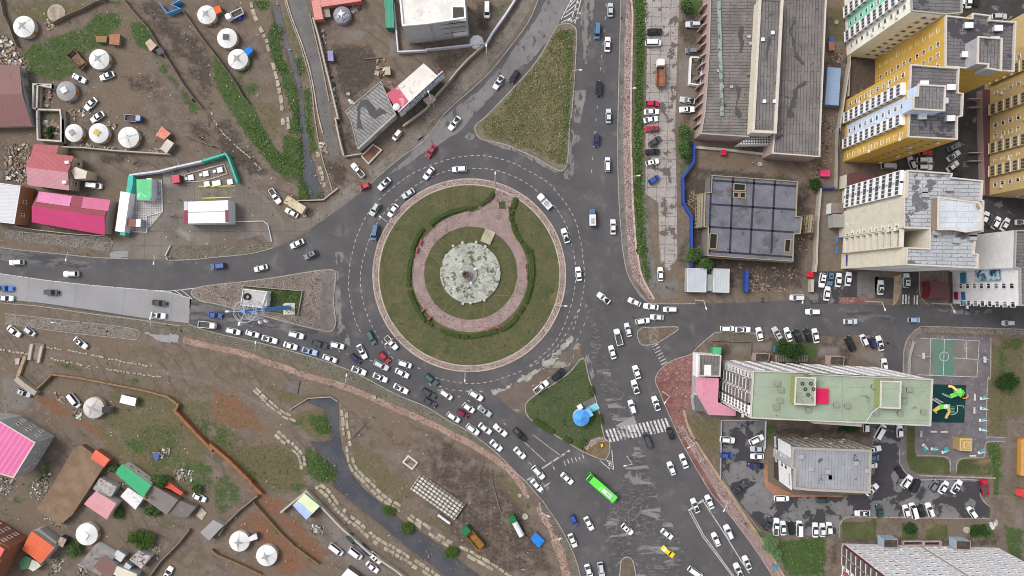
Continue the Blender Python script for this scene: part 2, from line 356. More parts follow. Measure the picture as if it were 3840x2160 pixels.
PAINT=[
('o',D0(1250,430,2318,560,2318,1449,1320,1449,1150,1150,1000,800),.55),('o',E0(1180,100,2318,60,2318,700,1950,560,1650,420,1350,220),.5),('g',D0(1500,900,1750,860,1960,950,2000,1300,1700,1449,1560,1200),.45),('o',D0(620,180,1000,260,1600,400,2318,500,2318,430,1600,330,900,230),.5),('o',D1(0,400,300,600,560,820,400,1000,0,800),.4),('g',D0(2000,640,2318,900,2318,1100,2150,900),.5),('o',E0(1500,680,2000,850,1950,1000,1750,900),.5),('g',E0(380,220,600,160,560,330,330,600,240,560),.45),('g',A2(2258,-60,2318,-60,2318,1449,2262,1449),.8),('g',A3(-20,-60,60,-60,50,400,25,1000,15,1449,-30,1449),.8),('g',B2(2250,0,2318,0,2318,1449,2300,1449,2262,900),.8),('g',B3(-15,0,18,0,25,700,60,1449,-10,1449),.8),('g',A0(230,540,480,420,880,290,1060,130,1300,120,1330,250,1150,520,950,560,900,740,640,900,300,820),.62),('g',A0(1400,230,1600,250,1700,430,1620,560,1500,520,1430,380),.8),
('g',A0(1620,600,1800,700,1900,850,2100,1080,2180,1180,2080,1280,1950,1000,1720,760),.62),('g',A0(1130,0,1330,0,1330,60,1130,60),.6),('o',A0(40,0,900,0,1100,60,560,280,140,180),.6),
('r',A0(1120,150,1240,150,1300,330,1180,370),.5),('k',A0(1300,800,1750,800,1780,1100,1400,1000),.5),
('k',A0(1380,0,1700,0,2318,560,2318,1449,2230,1449,2230,1150,1900,600),.55),('k',B1(0,0,200,0,560,520,640,640,400,650,150,400,0,250),.6),('k',B0(2000,0,2318,0,2318,270,2000,150),.5),
('g',A1(0,560,180,800,330,980,480,1240,540,1449,330,1449,180,1200,60,1000,0,880),.85),('g',A1(380,620,440,620,400,760,330,830,280,900,450,900,520,960,420,1060,300,960,240,830),.7),
('g',A1(580,400,660,250,760,300,720,480,760,640,830,800,900,950,930,1200,950,1449,830,1449,860,1250,800,1050,740,850,640,640),.95),('g',A1(440,0,600,0,600,90,500,110),.85),
('g',A1(870,620,960,620,1000,760,930,830),.85),('g',A1(980,950,1060,950,1080,1449,1010,1449),.8),('o',A1(560,60,900,200,1000,560,1080,900,950,900,820,560,700,300),.6),
('o',A1(430,1100,700,1050,730,1449,500,1449),.6),
('g',B1(280,0,490,0,640,240,760,420,760,180,950,180,980,600,900,640,770,610,690,560,560,440,480,300,370,170),.95),('g',B1(1000,0,1060,0,1120,300,1060,400,1030,200),.9),
('g',B1(920,640,980,640,1050,800,1060,880,920,870),1.),('g',B1(1070,780,1180,770,1200,820,1150,870,1070,870),1.),('o',B1(490,0,760,0,740,420,640,240),.6),
('k',B1(1200,430,1400,450,1450,650,1330,760,1290,760),.8),('k',B1(1370,0,1480,0,1600,370,1430,400),.6),
('c',A1(1380,260,1700,340,1600,470,1400,430),.55),('k',A1(1270,450,1700,480,1850,650,1750,900,1500,1150,1330,900),.65),('c',A1(1860,380,1990,400,2010,600,1900,640),.5),
('c',A1(870,200,760,0,820,0,960,360,1040,700,1010,700),.3),('k',A2(0,560,560,540,430,640,200,850,120,800),.6),('k',A2(470,0,720,0,680,380,560,380,500,100),.6),('g',A2(680,60,900,0,960,0,820,180,700,330),.45),
('c',B0(960,340,1090,340,1060,800,850,760),.45),('k',B0(1100,380,1390,390,1390,470,1100,470),.8),('r',B0(2000,450,2200,400,2210,440,2010,510),.5),('k',B0(310,740,420,780,330,1160,200,1150),.8),
('k',B0(0,260,340,260,320,700,0,690),.55),('g',B0(480,0,600,0,600,190,450,190),.5),
('o',C0(500,1100,2318,1180,2318,1449,500,1200),.35),('g',C0(1900,20,2060,10,2060,70,1900,70),.6),('o',C0(1830,100,2318,20,2318,100),.6),('c',C0(1200,0,1900,0,1830,100,1400,200,1190,190),.6),
('g',D0(560,160,760,180,900,250,900,290,620,220),.7),('g',D0(0,60,140,90,130,120,0,115),.6),('g',D0(1300,340,1500,330,1570,400,1320,420),.6),('o',D0(900,280,1300,340,2318,470,2318,600,1990,600,1400,420),.5),
('g',D0(1650,820,1990,880,2000,1000,1800,1240,1600,1160,1400,1000,1500,900),.45),('g',D0(2050,700,2318,800,2318,1050,2150,900),.55),('g',D0(1330,1000,1600,980,1580,1150,1400,1180),.6),
('o',D0(1100,780,1700,700,1950,800,1950,1200,1700,1300,1500,1250,1300,1000),.7),('g',D0(430,780,560,830,900,860,1050,1050,950,1050,760,900),.45),('g',D0(780,1050,960,1080,1000,1120,880,1090),.5),
('g',E0(350,300,560,200,560,330,400,480),.5),('g',E0(1540,700,1760,680,1800,800,1540,790),.55),('g',E0(1160,230,1260,250,1250,340,1180,330),.8),('g',E0(1900,120,2318,230,2318,520,2050,480,1900,330),.55),
('g',E0(700,1030,900,1030,880,1270,720,1260),.6),('g',E0(1050,680,1330,680,1310,830,1090,840),.6),('o',E0(1340,870,1800,850,1800,960,1400,960),.5),('o',E0(1700,1130,2318,1050,2318,1449,1640,1449),.35),('g',E0(100,560,280,600,240,700,130,660),.6),
('g',E1(0,330,180,350,350,560,280,680,100,800,0,760),.55),('o',E1(0,40,350,400,520,500,800,560,1000,480,1000,330,950,200,880,100,640,0,0,0),.75),('g',E1(780,440,960,420,1040,490,880,560),.6),('g',E1(280,270,460,380,560,430,470,480,330,370),.5),
('g',E1(580,850,700,900,760,1050,640,1020),.5),('o',E1(760,700,1000,840,1100,1000,1000,1000,860,900),.4),
('o',D1(380,380,800,420,1000,560,850,680,620,520),.65),('g',D1(480,380,780,420,740,560,560,480),.35),('o',D1(0,80,700,260,800,400,400,420,0,380),.4),
('o',D1(0,810,200,880,330,1100,640,1100,950,1230,960,1340,700,1449,430,1449,200,1230,0,1040),.8),('g',D1(0,820,150,850,260,980,200,1150,0,1030),.5),('g',D1(280,1260,480,1320,520,1449,400,1449),.5),('r',D1(400,1000,560,1000,620,1200,480,1200),.5),
('g',D1(1020,760,1240,760,1280,940,1130,940),1.),('o',D1(840,800,1000,680,1220,700,1280,1000,1050,960,900,880),.9),('g',D1(1000,1060,1150,1180,1330,1330,1330,1449,1100,1449,1000,1300),.8),('g',D1(830,790,1000,760,980,870,860,880),.6),
('g',E1(1020,40,1130,180,1330,300,1330,390,1250,440,1130,420,1010,330,1000,200),.8),('o',E1(1450,0,1560,300,1800,540,2000,680,2318,560,2000,300,1700,0),.55),('o',E2(0,700,250,880,300,1000,140,980,0,880),.6),('o',E2(700,380,950,420,1050,600,1150,820,1260,960,1000,700),.7),('g',E2(1070,660,1130,660,1140,740,1090,720),.8),
('r',D0(380,540,560,560,800,740,1050,870,1250,1000,1310,1100,1250,1130,1000,940,800,800,500,700),.85),('r',D1(0,450,250,560,450,760,600,900,400,900,200,880,0,780),.85),('r',D1(0,1000,120,1060,450,1400,430,1449,330,1449,0,1130),.5),
('r',E1(540,540,700,600,800,700,740,760,900,860,1250,1200,1150,1290,850,1030,620,800,450,620),.85),('r',E1(250,870,420,700,600,820,800,1030,1100,1290,950,1449,700,1449,640,1400,700,1200,480,1100,380,960,160,960),.7),('r',E1(100,1180,480,1280,640,1449,300,1449),.5),
('r',E1(330,450,510,540,440,620,250,560,320,500),.6),('r',E0(1380,130,1700,200,1880,260,1850,380,1650,320,1500,230),.7),('r',E0(1150,270,1230,300,1190,420,1100,380),.45),('r',D0(600,290,850,330,1300,400,1300,420,850,350),.6),('r',D0(1900,600,2318,600,2318,760,2050,680),.45),
('c',D0(0,270,150,330,360,540,300,700,200,720,0,720),.6),('c',D0(500,40,1180,150,1700,230,2318,380,2318,430,1700,280,1180,190,500,90),.65),('c',D1(0,390,280,540,600,720,850,840,1000,1030,1190,1180,1100,1000,900,810,600,620,250,480,40,380),.65),
('c',E1(1170,790,1350,820,1560,1000,1800,1300,2000,1449,1500,1449,1300,1100),.6),('c',D1(1860,1100,2100,1100,2060,1350,1900,1250),.5),('k',E1(1060,880,1200,900,1200,1010,1080,1000),.8),
('k',D2(0,880,300,1000,900,1400,1000,1449,0,1449),.5),('k',D1(1500,640,2318,900,2318,1449,1700,1449,1560,1200,1480,800),.3),('k',E2(0,0,450,50,1000,500,1200,900,1450,1449,850,1449,300,1100,0,800),.5),('c',E2(500,450,650,500,660,620,560,640),.4),
('r',E4(0,500,300,500,300,570,0,570),.3),('c',E4(2200,700,2318,700,2318,1000,2200,960),.6),('c',D4(2120,780,2318,780,2318,860,2200,860,2180,1449,2100,1449),.5),('c',E4(2100,0,2180,0,2160,430,2090,430),.5),
('g',A3(460,0,700,0,690,100,640,160,480,160),.9),('k',A3(430,160,660,160,640,500,420,500),.7),('c',A3(400,600,640,620,640,1000,400,1449,380,1449),.5),('k',A3(390,1000,640,1000,600,1449,380,1449),.5),('g',B3(420,60,560,60,560,420,430,420),.8),('g',B3(430,470,560,440,460,620,430,620),.7),
('o',A4(180,90,370,90,350,450,230,430),.8),('k',A4(200,400,400,580,330,760,150,720),.6),('k',A4(380,590,720,590,720,900,380,1060),1.),('g',A4(400,620,520,620,500,800,400,900),.3),  # full k in the deep courtyard: shade between the blocks painted into the ground
('k',B3(480,600,760,600,700,1449,570,1449,560,1050,440,900),.75),('r',B3(600,340,1740,480,1800,560,1600,600,1000,540,590,520),.35),('o',B3(590,310,870,310,860,400,600,400),.5),('k',B3(590,520,1000,540,1700,620,1720,700,780,600,580,640),.8),  # k round the building site puts the pit's shade into the soil colour
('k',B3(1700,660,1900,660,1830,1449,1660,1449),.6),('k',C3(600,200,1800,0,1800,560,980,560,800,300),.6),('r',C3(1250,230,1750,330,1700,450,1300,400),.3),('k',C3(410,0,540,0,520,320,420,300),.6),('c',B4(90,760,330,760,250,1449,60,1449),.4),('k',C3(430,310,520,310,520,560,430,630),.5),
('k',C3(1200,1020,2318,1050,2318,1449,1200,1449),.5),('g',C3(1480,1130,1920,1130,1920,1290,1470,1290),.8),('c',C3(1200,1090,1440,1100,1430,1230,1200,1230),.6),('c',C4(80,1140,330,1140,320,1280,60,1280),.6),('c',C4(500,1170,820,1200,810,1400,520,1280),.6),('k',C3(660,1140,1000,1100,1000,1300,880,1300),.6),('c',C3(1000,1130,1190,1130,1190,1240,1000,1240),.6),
('o',D3(600,760,870,800,860,1300,700,1100,520,800),.75),('g',D3(1370,810,1500,800,1440,1080,1360,1080),.55),('k',D3(1440,860,2318,880,2318,980,1440,980),.7),('k',D4(0,860,680,870,660,1060,0,980),.6),('c',D4(480,1000,680,980,660,1070,560,1060),.5),('c',D4(650,880,900,860,740,1100,660,1060),.3),
('o',C4(2050,1060,2318,1060,2318,1449,2040,1449),.8),('g',C4(2060,1060,2318,1060,2280,1230,2080,1200),.6),('o',D4(2040,0,2318,0,2318,770,2120,780,2120,960,1920,960,1910,360,1960,0),.8),('g',D4(2040,0,2150,100,2110,400,2100,780,2030,900),.6),('k',D4(1970,0,2020,0,2010,960,1985,960),.9),
('g',D4(1900,1050,2060,1040,2060,1449,1980,1449),.85),('g',E4(1980,0,2060,0,2040,570,1990,570),.85),('g',E4(2080,850,2318,950,2318,1449,2120,1150),.65),('o',E4(2060,0,2110,0,2110,800,2060,860),.6),('o',E4(2180,0,2318,0,2318,700,2180,700),.5),
('g',E3(1650,1050,2020,1050,2000,1449,1620,1449,1500,1250,1440,1100),.8),('g',E4(0,1020,170,1030,140,1449,0,1449),.8),('k',E4(160,1030,330,1060,300,1449,150,1449),.5),
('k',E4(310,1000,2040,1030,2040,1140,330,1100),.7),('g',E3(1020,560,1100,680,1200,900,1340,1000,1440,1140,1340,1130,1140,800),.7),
]
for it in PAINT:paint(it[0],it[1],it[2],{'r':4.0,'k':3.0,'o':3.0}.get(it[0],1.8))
rivN=A1(640,60,680,250,740,420,800,560,850,760,900,900,930,1050,945,1449)+B1(960,100,975,400,965,620,1030,760,1060,880,1200,880,1180,760,1110,600,1100,480,1050,400,1030,200)+A1(1020,1449,1010,1300,965,1050,955,900,930,780,880,650,830,500,790,400,745,200,720,60)
rivS=D1(1030,570,1280,545,1350,600,1360,900,1390,1100,1440,1250)+E1(1500,350,1620,500,1800,650,2050,860,2318,1030)+E2(150,1130,350,1290,500,1400,640,1500,300,1560,200,1449)+E1(2318,1290,2100,1140,1900,960,1700,800,1500,640,1300,480,1340,380,1280,250,1190,180)+D1(1040,1030,1180,1050,1290,1040,1290,950,1240,800,1200,680,1040,610)
for rv in(rivN,rivS):
 paint('d',rv,1.0,1.0)
gz=-1.1*chan['d']+.02*RNG.standard_normal(gx.shape)
gz=np.clip(gz,-1.2,0)
def ground_mat():
 t=NT('bare_ground');v=t.pos()
 n1,n2,n3=t.noise(v,.28,8,.68),t.noise(v,1.1,6,.7),t.noise(v,.07,3)
 col=t.mix(t.ramp(n1,.3,.7),K(121,108,98),K(94,84,76));col=t.mix(t.ramp(n3,.4,.65),col,K(111,98,85))
 col=t.mix(t.ramp(n2,.57,.72),col,K(144,135,126));col=t.mix(t.ramp(n2,.43,.29),col,K(76,69,63))
 wv=t.new('ShaderNodeTexWave',wave_type='BANDS',bands_direction='DIAGONAL');wv.inputs['Scale'].default_value=.11;wv.inputs['Distortion'].default_value=14;wv.inputs['Detail'].default_value=2;wv.inputs['Detail Scale'].default_value=.35;t.link(v,wv.inputs['Vector'])
 col=t.mix(t.math('MULTIPLY',t.ramp(wv.outputs['Fac'],.86,.97),t.ramp(t.noise(v,.045,2),.45,.6)),col,t.mix(.45,col,K(84,75,68)));jit=t.math('ADD',t.math('MULTIPLY',t.math('SUBTRACT',n1,.5),1.5),t.math('MULTIPLY',t.math('SUBTRACT',n2,.5),.9))
 for c,(a,b)in(('k',(K(86,77,71),K(70,62,57))),('c',(K(126,119,114),K(108,102,98))),('r',(K(126,93,74),K(110,82,66))),('o',(K(106,98,74),K(88,84,62))),('g',(K(76,92,56),K(62,78,46)))):  # k is dark soil, and painted shade in the courtyard and building pit
  at=t.new('ShaderNodeAttribute',attribute_name=c)
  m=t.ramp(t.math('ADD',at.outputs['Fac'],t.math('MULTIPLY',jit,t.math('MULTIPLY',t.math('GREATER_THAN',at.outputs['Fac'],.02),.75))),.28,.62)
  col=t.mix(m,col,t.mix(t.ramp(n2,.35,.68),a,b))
 at=t.new('ShaderNodeAttribute',attribute_name='d');col=t.mix(t.ramp(at.outputs['Fac'],.3,.6),col,K(86,80,66))
 return t.done(col,.95,n2,.5,.1)
def make_ground():
 co=np.stack([gx,gy,gz],-1).reshape(-1,3);idx=np.arange(nx*ny).reshape(ny,nx)
 q=np.stack([idx[:-1,:-1],idx[:-1,1:],idx[1:,1:],idx[1:,:-1]],-1).reshape(-1,4)
 B=4000;nv=nx*ny
 ext=np.array([(-B,-B,0),(B,-B,0),(B,B,0),(-B,B,0),(GX0,GY0,0),(GX1,GY0,0),(GX1,GY1,0),(GX0,GY1,0)],float)
 q2=np.array([(0,1,5,4),(1,2,6,5),(2,3,7,6),(3,0,4,7)])+nv
 co=np.vstack([co,ext]);q=np.vstack([q,q2])
 me=bpy.data.meshes.new('ground');me.vertices.add(len(co));me.vertices.foreach_set('co',co.ravel())
 me.loops.add(q.size);me.loops.foreach_set('vertex_index',q.ravel().astype(np.int32))
 me.polygons.add(len(q));me.polygons.foreach_set('loop_start',np.arange(0,q.size,4,dtype=np.int32))
 me.update(calc_edges=True);me.polygons.foreach_set('use_smooth',[True]*len(q))
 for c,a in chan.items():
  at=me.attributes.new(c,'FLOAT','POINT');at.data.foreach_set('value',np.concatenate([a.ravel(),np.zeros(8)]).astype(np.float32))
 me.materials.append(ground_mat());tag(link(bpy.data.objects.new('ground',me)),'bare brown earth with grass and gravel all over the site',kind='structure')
make_ground()
sheet('river',rivN,-.45,mWater,'narrow dark stream between weedy banks')
sheet('river',rivS,-.45,mWater,'wider grey river running out at the lower edge')

# ------------------------------------------------------------------ roads
road=(A2(1210,-80,1210,0,1100,250,900,520,700,770,480,980,200,1230)+B1(2318,200,2150,330,1950,480,1710,690,1560,830,1160,1110,960,1250,700,1380)+C1(640,90,400,150,0,190)+
C0(2200,205,1830,225,1400,210,1000,190,720,160,400,130,0,85,-200,60,-200,640,0,650,440,690,900,770,1500,850,2050,910)+C1(0,1000,400,1090,800,1190,1180,1300,1500,1420)+
D1(1700,360,2000,520,2318,650)+D2(220,790,430,900,560,990,760,1150,1000,1390)+E2(1080,420,1250,610,1430,880,1540,1080,1640,1330,1690,1560)+
E3(1500,1560,1440,1449,1300,1230,1180,1060,1040,870,880,670,740,500,470,30)+D3(380,880,280,660,200,460,165,370,190,290,240,230,350,150)+C3(560,1240,600,1190,770,1040,870,1000,1260,1015)+
C4(250,1050,330,1060,560,1020,790,1060,800,1449,1003,1449,1005,1300,1015,1180,1060,1060,1170,960,1300,940,2318,970,2500,975,2500,740,2318,740,1300,700,890,710,620,700,320,690)+
C3(1850,650,1000,685,600,690,180,690,80,670,0,620)+C2(2240,480,2170,330,2130,100)+B2(2120,1300,2090,900,2075,450,2075,0)+A2(2090,750,2105,200,2110,-80))
sheet('road',road,.02,mAsph,'dark asphalt roundabout with four approach roads')
wornN=A2(1330,-80,1590,-80,1460,200,1380,370,1270,500,1200,580,1100,690,1000,740,850,900,600,1150,370,1420)+B2(250,190,100,290,-60,370,-200,470,-330,560,-420,600,-200,400)+A2(-80,1520,0,1440,300,1180,600,960,850,680,1000,460,1200,200)
sheet('road_patch',ragged(wornN,3,10,1),.03,mAsphWorn,'paler worn strip along the upper left road')
sheet('road_patch',ragged(A2(1680,-80,1830,-80,1810,200,1780,480,1760,600,1740,690,1690,690,1700,560,1700,400,1660,300,1680,0),3,8,2),.03,mAsphWornV,'pale concrete strip beside the painted wedge')
sheet('road_patch',ragged(A2(1590,975,1730,985,1700,1200,1670,1330,1600,1320),3,8,3),.03,mAsphWornV)
sheet('road_patch',ragged(B2(1570,100,1660,190,1620,300,1600,560,1560,650,1500,640,1490,560,1530,520,1545,200),4,7,4),.03,mAsphWornV)
sheet('road_patch',ragged(B2(410,190,460,140,500,150,560,215,460,215),3,7,5),.03,mAsphWornV)
sheet('road_patch',ragged(B2(660,232,830,262,1000,330,1000,350,960,345,780,290,670,255),3,7,6),.03,mAsphWornV)
sheet('road_patch',ragged(B2(1000,345,1200,420,1330,505,1440,565,1400,570,1200,470,1040,380),4,7,7),.03,mAsphWornV)
sheet('road_patch',C0(-200,345,0,368,520,438,1000,490,1620,545,1840,560,2080,640,2050,905,1500,838,900,745,440,682,0,640,-200,620),.03,mConcRd,'pale concrete carriageway on the left road')
sheet('road_patch',ragged(C0(0,90,700,200,1100,270,900,310,400,280,0,220),4,9,8),.03,mat('streaked_asphalt',K(112,108,108),K(92,90,90),.3,fine=.2,rot=-8,layers=[('noise',K(72,71,75),.5,.46,.56,(.25,1,1))]))
sheet('road_patch',ragged(C0(2060,640,2318,720)+C1(200,760,480,830,900,940,1150,1000,1100,1030,600,960,0,870)+C0(2060,880),4,9,9),.03,MT['streaked_asphalt'])
sheet('road_patch',ragged(C1(1318,322,1358,338,1385,660,1400,880,1470,1060,1490,1160,1380,1090,1330,960,1325,640),3,7,10),.03,mAsphWornV,'worn light concrete edge beside the island')
sheet('road_patch',ragged(C1(1325,140,1400,130,1410,170,1385,270,1325,275),6,6,11),.03,mAsphWornV)
sheet('road_patch',ragged(D2(1690,100,1400,390,1180,520,1090,600,1070,760,890,660,740,530,900,430,1000,370,1300,180,1560,20,1640,-60),5,8,12),.03,mMud,'dried brown mud beside the triangular lawn')
sheet('road_patch',ragged(D2(700,480,860,440,1050,330,1300,160,1560,-120,1590,-60,1480,60,1330,220,1100,350,900,440,760,510),8,7,13),.04,mScrape,'pale scraped concrete across the roundabout edge')
sheet('road_patch',ragged(C2(1740,1240,1770,1240,1815,1449)+D2(1815,300,1790,360,1730,130),4,8,14),.03,mAsphWornV)
sheet('road_patch',ragged(C2(1700,600,1790,640,1850,900,1920,1100,1990,1449)+D2(2130,560,2250,900)+E3(100,300,240,760,420,1000,480,1300,420,1449,-300,1449,-400,900,-160,300,-40,0)+D2(2120,1000,1960,650,1860,300)+C2(1800,1240,1740,900),6,10,15),.03,mCrackRd,'cracked asphalt strip down the middle of the lower road')
sheet('road_patch',D2(2050,860,2250,750,2300,890,2250,930),.035,mConcRd)
sheet('road_patch',ragged(E2(2150,350,2190,300,2318,330,2318,460,2260,470),5,7,16),.035,mAsphWornV)
sheet('road_patch',E2(1170,370,1340,490,1250,560,1100,400),.03,mAsphWornV)
sheet('road_patch',ragged(C4(280,740,500,750,600,790,850,800,900,860,700,850,560,900,440,820,300,790),8,8,17),.03,MT['streaked_asphalt'])
sheet('road_patch',ragged(C4(1300,745,1700,770,1950,760,1960,800,1500,800),6,8,18),.03,mAsphWornV)
sheet('car_park',N(3420,-70,3960,-70,3960,1135,3560,1135,3540,640,3480,640,3400,700,3330,600,3400,480),.012,mLotDark,'dark asphalt yards between the apartment blocks')
sheet('car_park',C4(40,340,505,340,505,640,320,620,300,690,0,700,-20,600,40,560),.026,mLotDark,'dark parking bay beside the apartment block')
sheet('car_park',C4(510,340,740,360,690,630,505,640),.032,mGrey)
sheet('car_park',C4(700,400,905,410,895,640,695,630),.032,mLotDark)
sheet('pavement',C4(905,400,990,370,975,560,930,690,895,690),.03,mPathTan)
sheet('side_road',C4(1000,330,1175,330,1170,600,1180,712,985,712),.028,mLotDark,'short side lane with a zebra crossing')
sheet('car_park',D3(880,795,1360,800,1350,960)+E3(1345,200,1335,450,1450,560,1600,585)+E4(0,585,640,560,660,60)+D4(690,860,1040,860,985,1000)+E4(962,0,962,200,1050,350,1200,402,1840,408,1840,560,1945,690,1945,824,400,806,310,900,300,1010)+E3(2160,1015,1480,1000,1300,900,1000,540,865,300),.016,mLot,'patched grey car park below the green roofed block')
sheet('car_park',ragged(E4(700,0,940,0,940,250,880,350,900,520,980,560,660,640,700,500),4,9,19),.022,mat('dark_asphalt',K(70,68,72),K(60,58,62),.2,fine=.15))
sheet('car_park',ragged(E4(1640,420,1840,420,1840,560,1940,690,1940,815,1780,815,1800,650,1700,560),4,9,20),.022,MT['dark_asphalt'])
sheet('car_park',A3(30,-60,430,-60,400,700,380,1449)+B3(395,600,405,1449)+C3(400,200,330,330,230,330,215,0)+B3(210,1449,200,900,60,800,60,0)+A3(60,1449,75,500,30,0),.014,mSlabs,'worn concrete slab parking strip')
sheet('pavement',C3(170,440,410,435,410,630,240,640,100,520),.014,mGrey)
sheet('pavement',B3(0,430,30,430,80,1000,130,1449)+C3(130,100,190,440,100,480,60,200,40,0)+B3(20,900),.02,mGrey,'grey pavement beside the green hedge strip')
sheet('forecourt',B0(1770,560,2100,490,2318,440)+B1(170,400,280,690,380,660,620,890,780,1110,1000,1040,1160,1120,900,1240,650,1390,600,1330,540,1250)+C0(2318,60,1960,70,1830,130,1800,200,1400,205,1420,0)+B0(1400,1300,1610,1200,1770,1040),.014,mForecourt,'concrete forecourt of the fuel station')
sheet('forecourt',ragged(C0(1200,130,1390,120,1395,190,1200,200),2,8,21),.03,mConcRd)
sheet('forecourt',B0(1480,640,1760,650,1770,1000,1600,1200,1390,1200,1420,900),.024,mTiles,'pale tiled yard round the green kiosk')
sheet('forecourt',B0(2160,720,2318,720)+B1(245,715,240,835)+B0(2200,850),.022,mat('pump_bay',K(122,114,104),K(104,96,88),.4,fine=.3,layers=[('noise',K(70,64,60),.8,.6,.7)]))
sheet('lane',A1(780,-60,1000,-60,1040,150,1120,500,1200,800,1260,1100,1300,1449)+B1(1340,200,1370,380,1300,400,1200,380,1195,200)+A1(1180,1449,1140,1200,1090,900,1030,700,960,480,850,200),.018,mat('grey_lane',K(112,110,108),K(98,96,95),.2,fine=.3),'narrow grey lane between two kerbs')
sheet('lane',D4(1920,985,2110,990,2110,1028,1920,1030),.02,mGrey)

# verges and pavements
sheet('verge',A2(1180,-60,1180,0,1000,300,860,530,620,800,330,1080,0,1380)+B1(2318,150,2130,330,1940,480,1730,650,1690,600,1690,540,1890,400,2090,200,2318,10)+A2(0,1190,300,950,480,760,700,540,860,290,1010,60,1040,-60),.03,mCobble,'rough cobbled verge beside the upper left road')
sheet('verge',B1(1530,670,1575,730,1535,845,1160,1112,1035,1085,1270,880),.06,mCobble,'sloping cobbled apron beside the ditch')
sheet('verge',B0(60,1195,500,1240,1190,1285,1180,1425,650,1370,50,1290),.03,mCobble,'cobbled strip below the crimson roofed house')
sheet('verge',C0(1850,110,2318,70)+C1(0,80,640,20,650,80,400,145,0,185)+C0(2318,192,1830,218),.04,mCobbleGr)
sheet('verge',C0(60,800,870,890,1480,972,1480,1082,50,905),.03,mCobble,'cobbled strip below the pale carriageway')
sheet('verge',C0(860,785,1960,930,1990,1030,1500,980,870,880),.026,mCobbleGr)
sheet('verge',ragged(C0(1540,1000,1950,1040,1940,1130,1700,1080),5,8,22),.034,mConcRd)
vline=C0(1950,990)+C1(0,1100,420,1210,800,1300,1140,1420)+D1(1480,440,1900,600,2318,770)+D2(160,860,400,1000,560,1090,800,1250)+E2(980,400,1110,520)
redge=C0(2050,915)+C1(0,1004,400,1094,800,1194,1180,1304,1500,1424)+D1(1700,364,2000,524,2318,654)+D2(220,794,430,904,560,994,760,1154,1000,1394)+E2(1080,424,1240,610)
sheet('verge',redge+list(reversed(vline)),.026,mCobbleGr,'weedy stone verge along the lower left road')
pink=C0(1990,1085)+C1(0,1165,300,1225,560,1320,800,1395)+D1(1000,315,1300,395,1500,465,1720,555,2000,680,2318,815)+D2(160,890,300,970,450,1040,600,1130,760,1235,900,1345)+E2(1000,420,1090,570)
MB().ribbon([Vector((W(p).x,W(p).y,.05))for p in smooth_line(pink,3)],1.9,mPinkDirt).build('path');COL.objects['path']['kind']='structure';COL.objects['path']['label']='pink brick footpath along the lower left road'
sheet('path',ragged(E2(1180,700,1240,690,1330,860,1420,1020,1500,1200,1570,1449,1480,1449,1400,1180,1300,930),4,8,23),.04,mPinkDirt)
sheet('verge',E2(1230,640,1440,890,1540,1080,1640,1340,1690,1520,1590,1449,1510,1180,1420,1010,1330,850),.03,mCobbleGr)
sheet('pavement',A2(2110,-60,2170,-60,2150,400,2135,1449)+B2(2140,450,2150,900,2190,1449)+C2(2185,0,2195,200,2240,400,2318,540)+C3(0,560,90,640,80,668,0,620)+C2(2240,480,2170,330,2130,100)+B2(2120,1300,2090,900,2075,450,2075,0)+A2(2090,750,2105,200),.035,mGrey,'grey strip beside the brick pavement')
sheet('pavement',A2(2168,-60,2205,0,2230,400,2215,1449)+B2(2215,450,2235,900,2270,1449)+C2(2270,0,2290,230,2318,330)+C3(60,480,165,640,150,665,95,640,0,500,-20,480)+C2(2240,400,2195,220,2183,0)+B2(2188,1449,2150,900,2137,450)+A2(2132,1449,2150,400),.055,mPink,'pink brick pavement beside the right hand road')
rail=A2(2200,-60,2235,120,2225,700,2215,1449)+B2(2225,450,2240,900,2280,1449)+C2(2285,100,2318,330)+C3(60,480,150,640)
slab_pts=None
sheet('pavement',C3(600,1150,640,1100,580,1200,575,1449)+D3(575,60,560,690,480,690,520,880,600,1030,880,1449)+E3(1100,730,1580,1449,1640,1560,1500,1560,1440,1449,1300,1230,1180,1060,1040,870,880,670,740,500,470,30)+D3(380,880,280,660,200,460,165,370,190,290,240,230,350,150)+C3(560,1240,600,1190),.05,mRedPave,'reddish brick pavement beside the lower right road')
sheet('pavement',D3(400,860,470,860,560,1000,700,1230,880,1449)+E3(1090,730,1540,1449,1640,1560,1510,1560,1440,1449,1180,1060,1040,880,860,600),.058,mPink)
sheet('pavement',ragged(C3(860,1000,1000,1010,1400,1030,1400,1090,1210,1100,770,1080),3,8,24),.024,mCobbleGr)
sheet('pavement',D4(985,1000,1025,1000,1030,1230,1060,1330,1180,1390,1840,1440,1840,1460,1160,1445,1040,1385,985,1300,960,1250,960,1100),.035,mPlay)
sheet('pavement',D4(1008,141,1018,21,1062,-95,1172,-195,1300,-215,2318,-187,2318,-125,1300,-155,1180,-145,1105,-60,1062,100,1060,290,1005,290),.035,mCobble,'cobbled pavement round the sports court')
sheet('playground',D4(1062,100,1110,-60,1180,-135,1960,-105,1950,340,1920,370,1905,950,1930,980,2110,985,2110,1030,1960,1030,1900,1050,1885,1180,1850,1205,1640,1210,1590,1260,1580,1360,1512,1355,1510,1240,1440,1188,1155,1182,1130,1150,1135,860,1060,860),.03,mPlay,'grey paved playground')
sheet('sports_court',D4(1150,-102,1840,-68,1830,330,1060,300,1065,90),.045,mCourt,'worn concrete sports court')
sheet('sports_court',D4(1325,-86,1560,-76,1545,320,1330,310),.055,mCourtG,'green painted middle of the sports court')
sheet('play_mat',D4(1240,405,1690,418,1668,828,1240,820),.05,mRubber,'dark green rubber play mat')
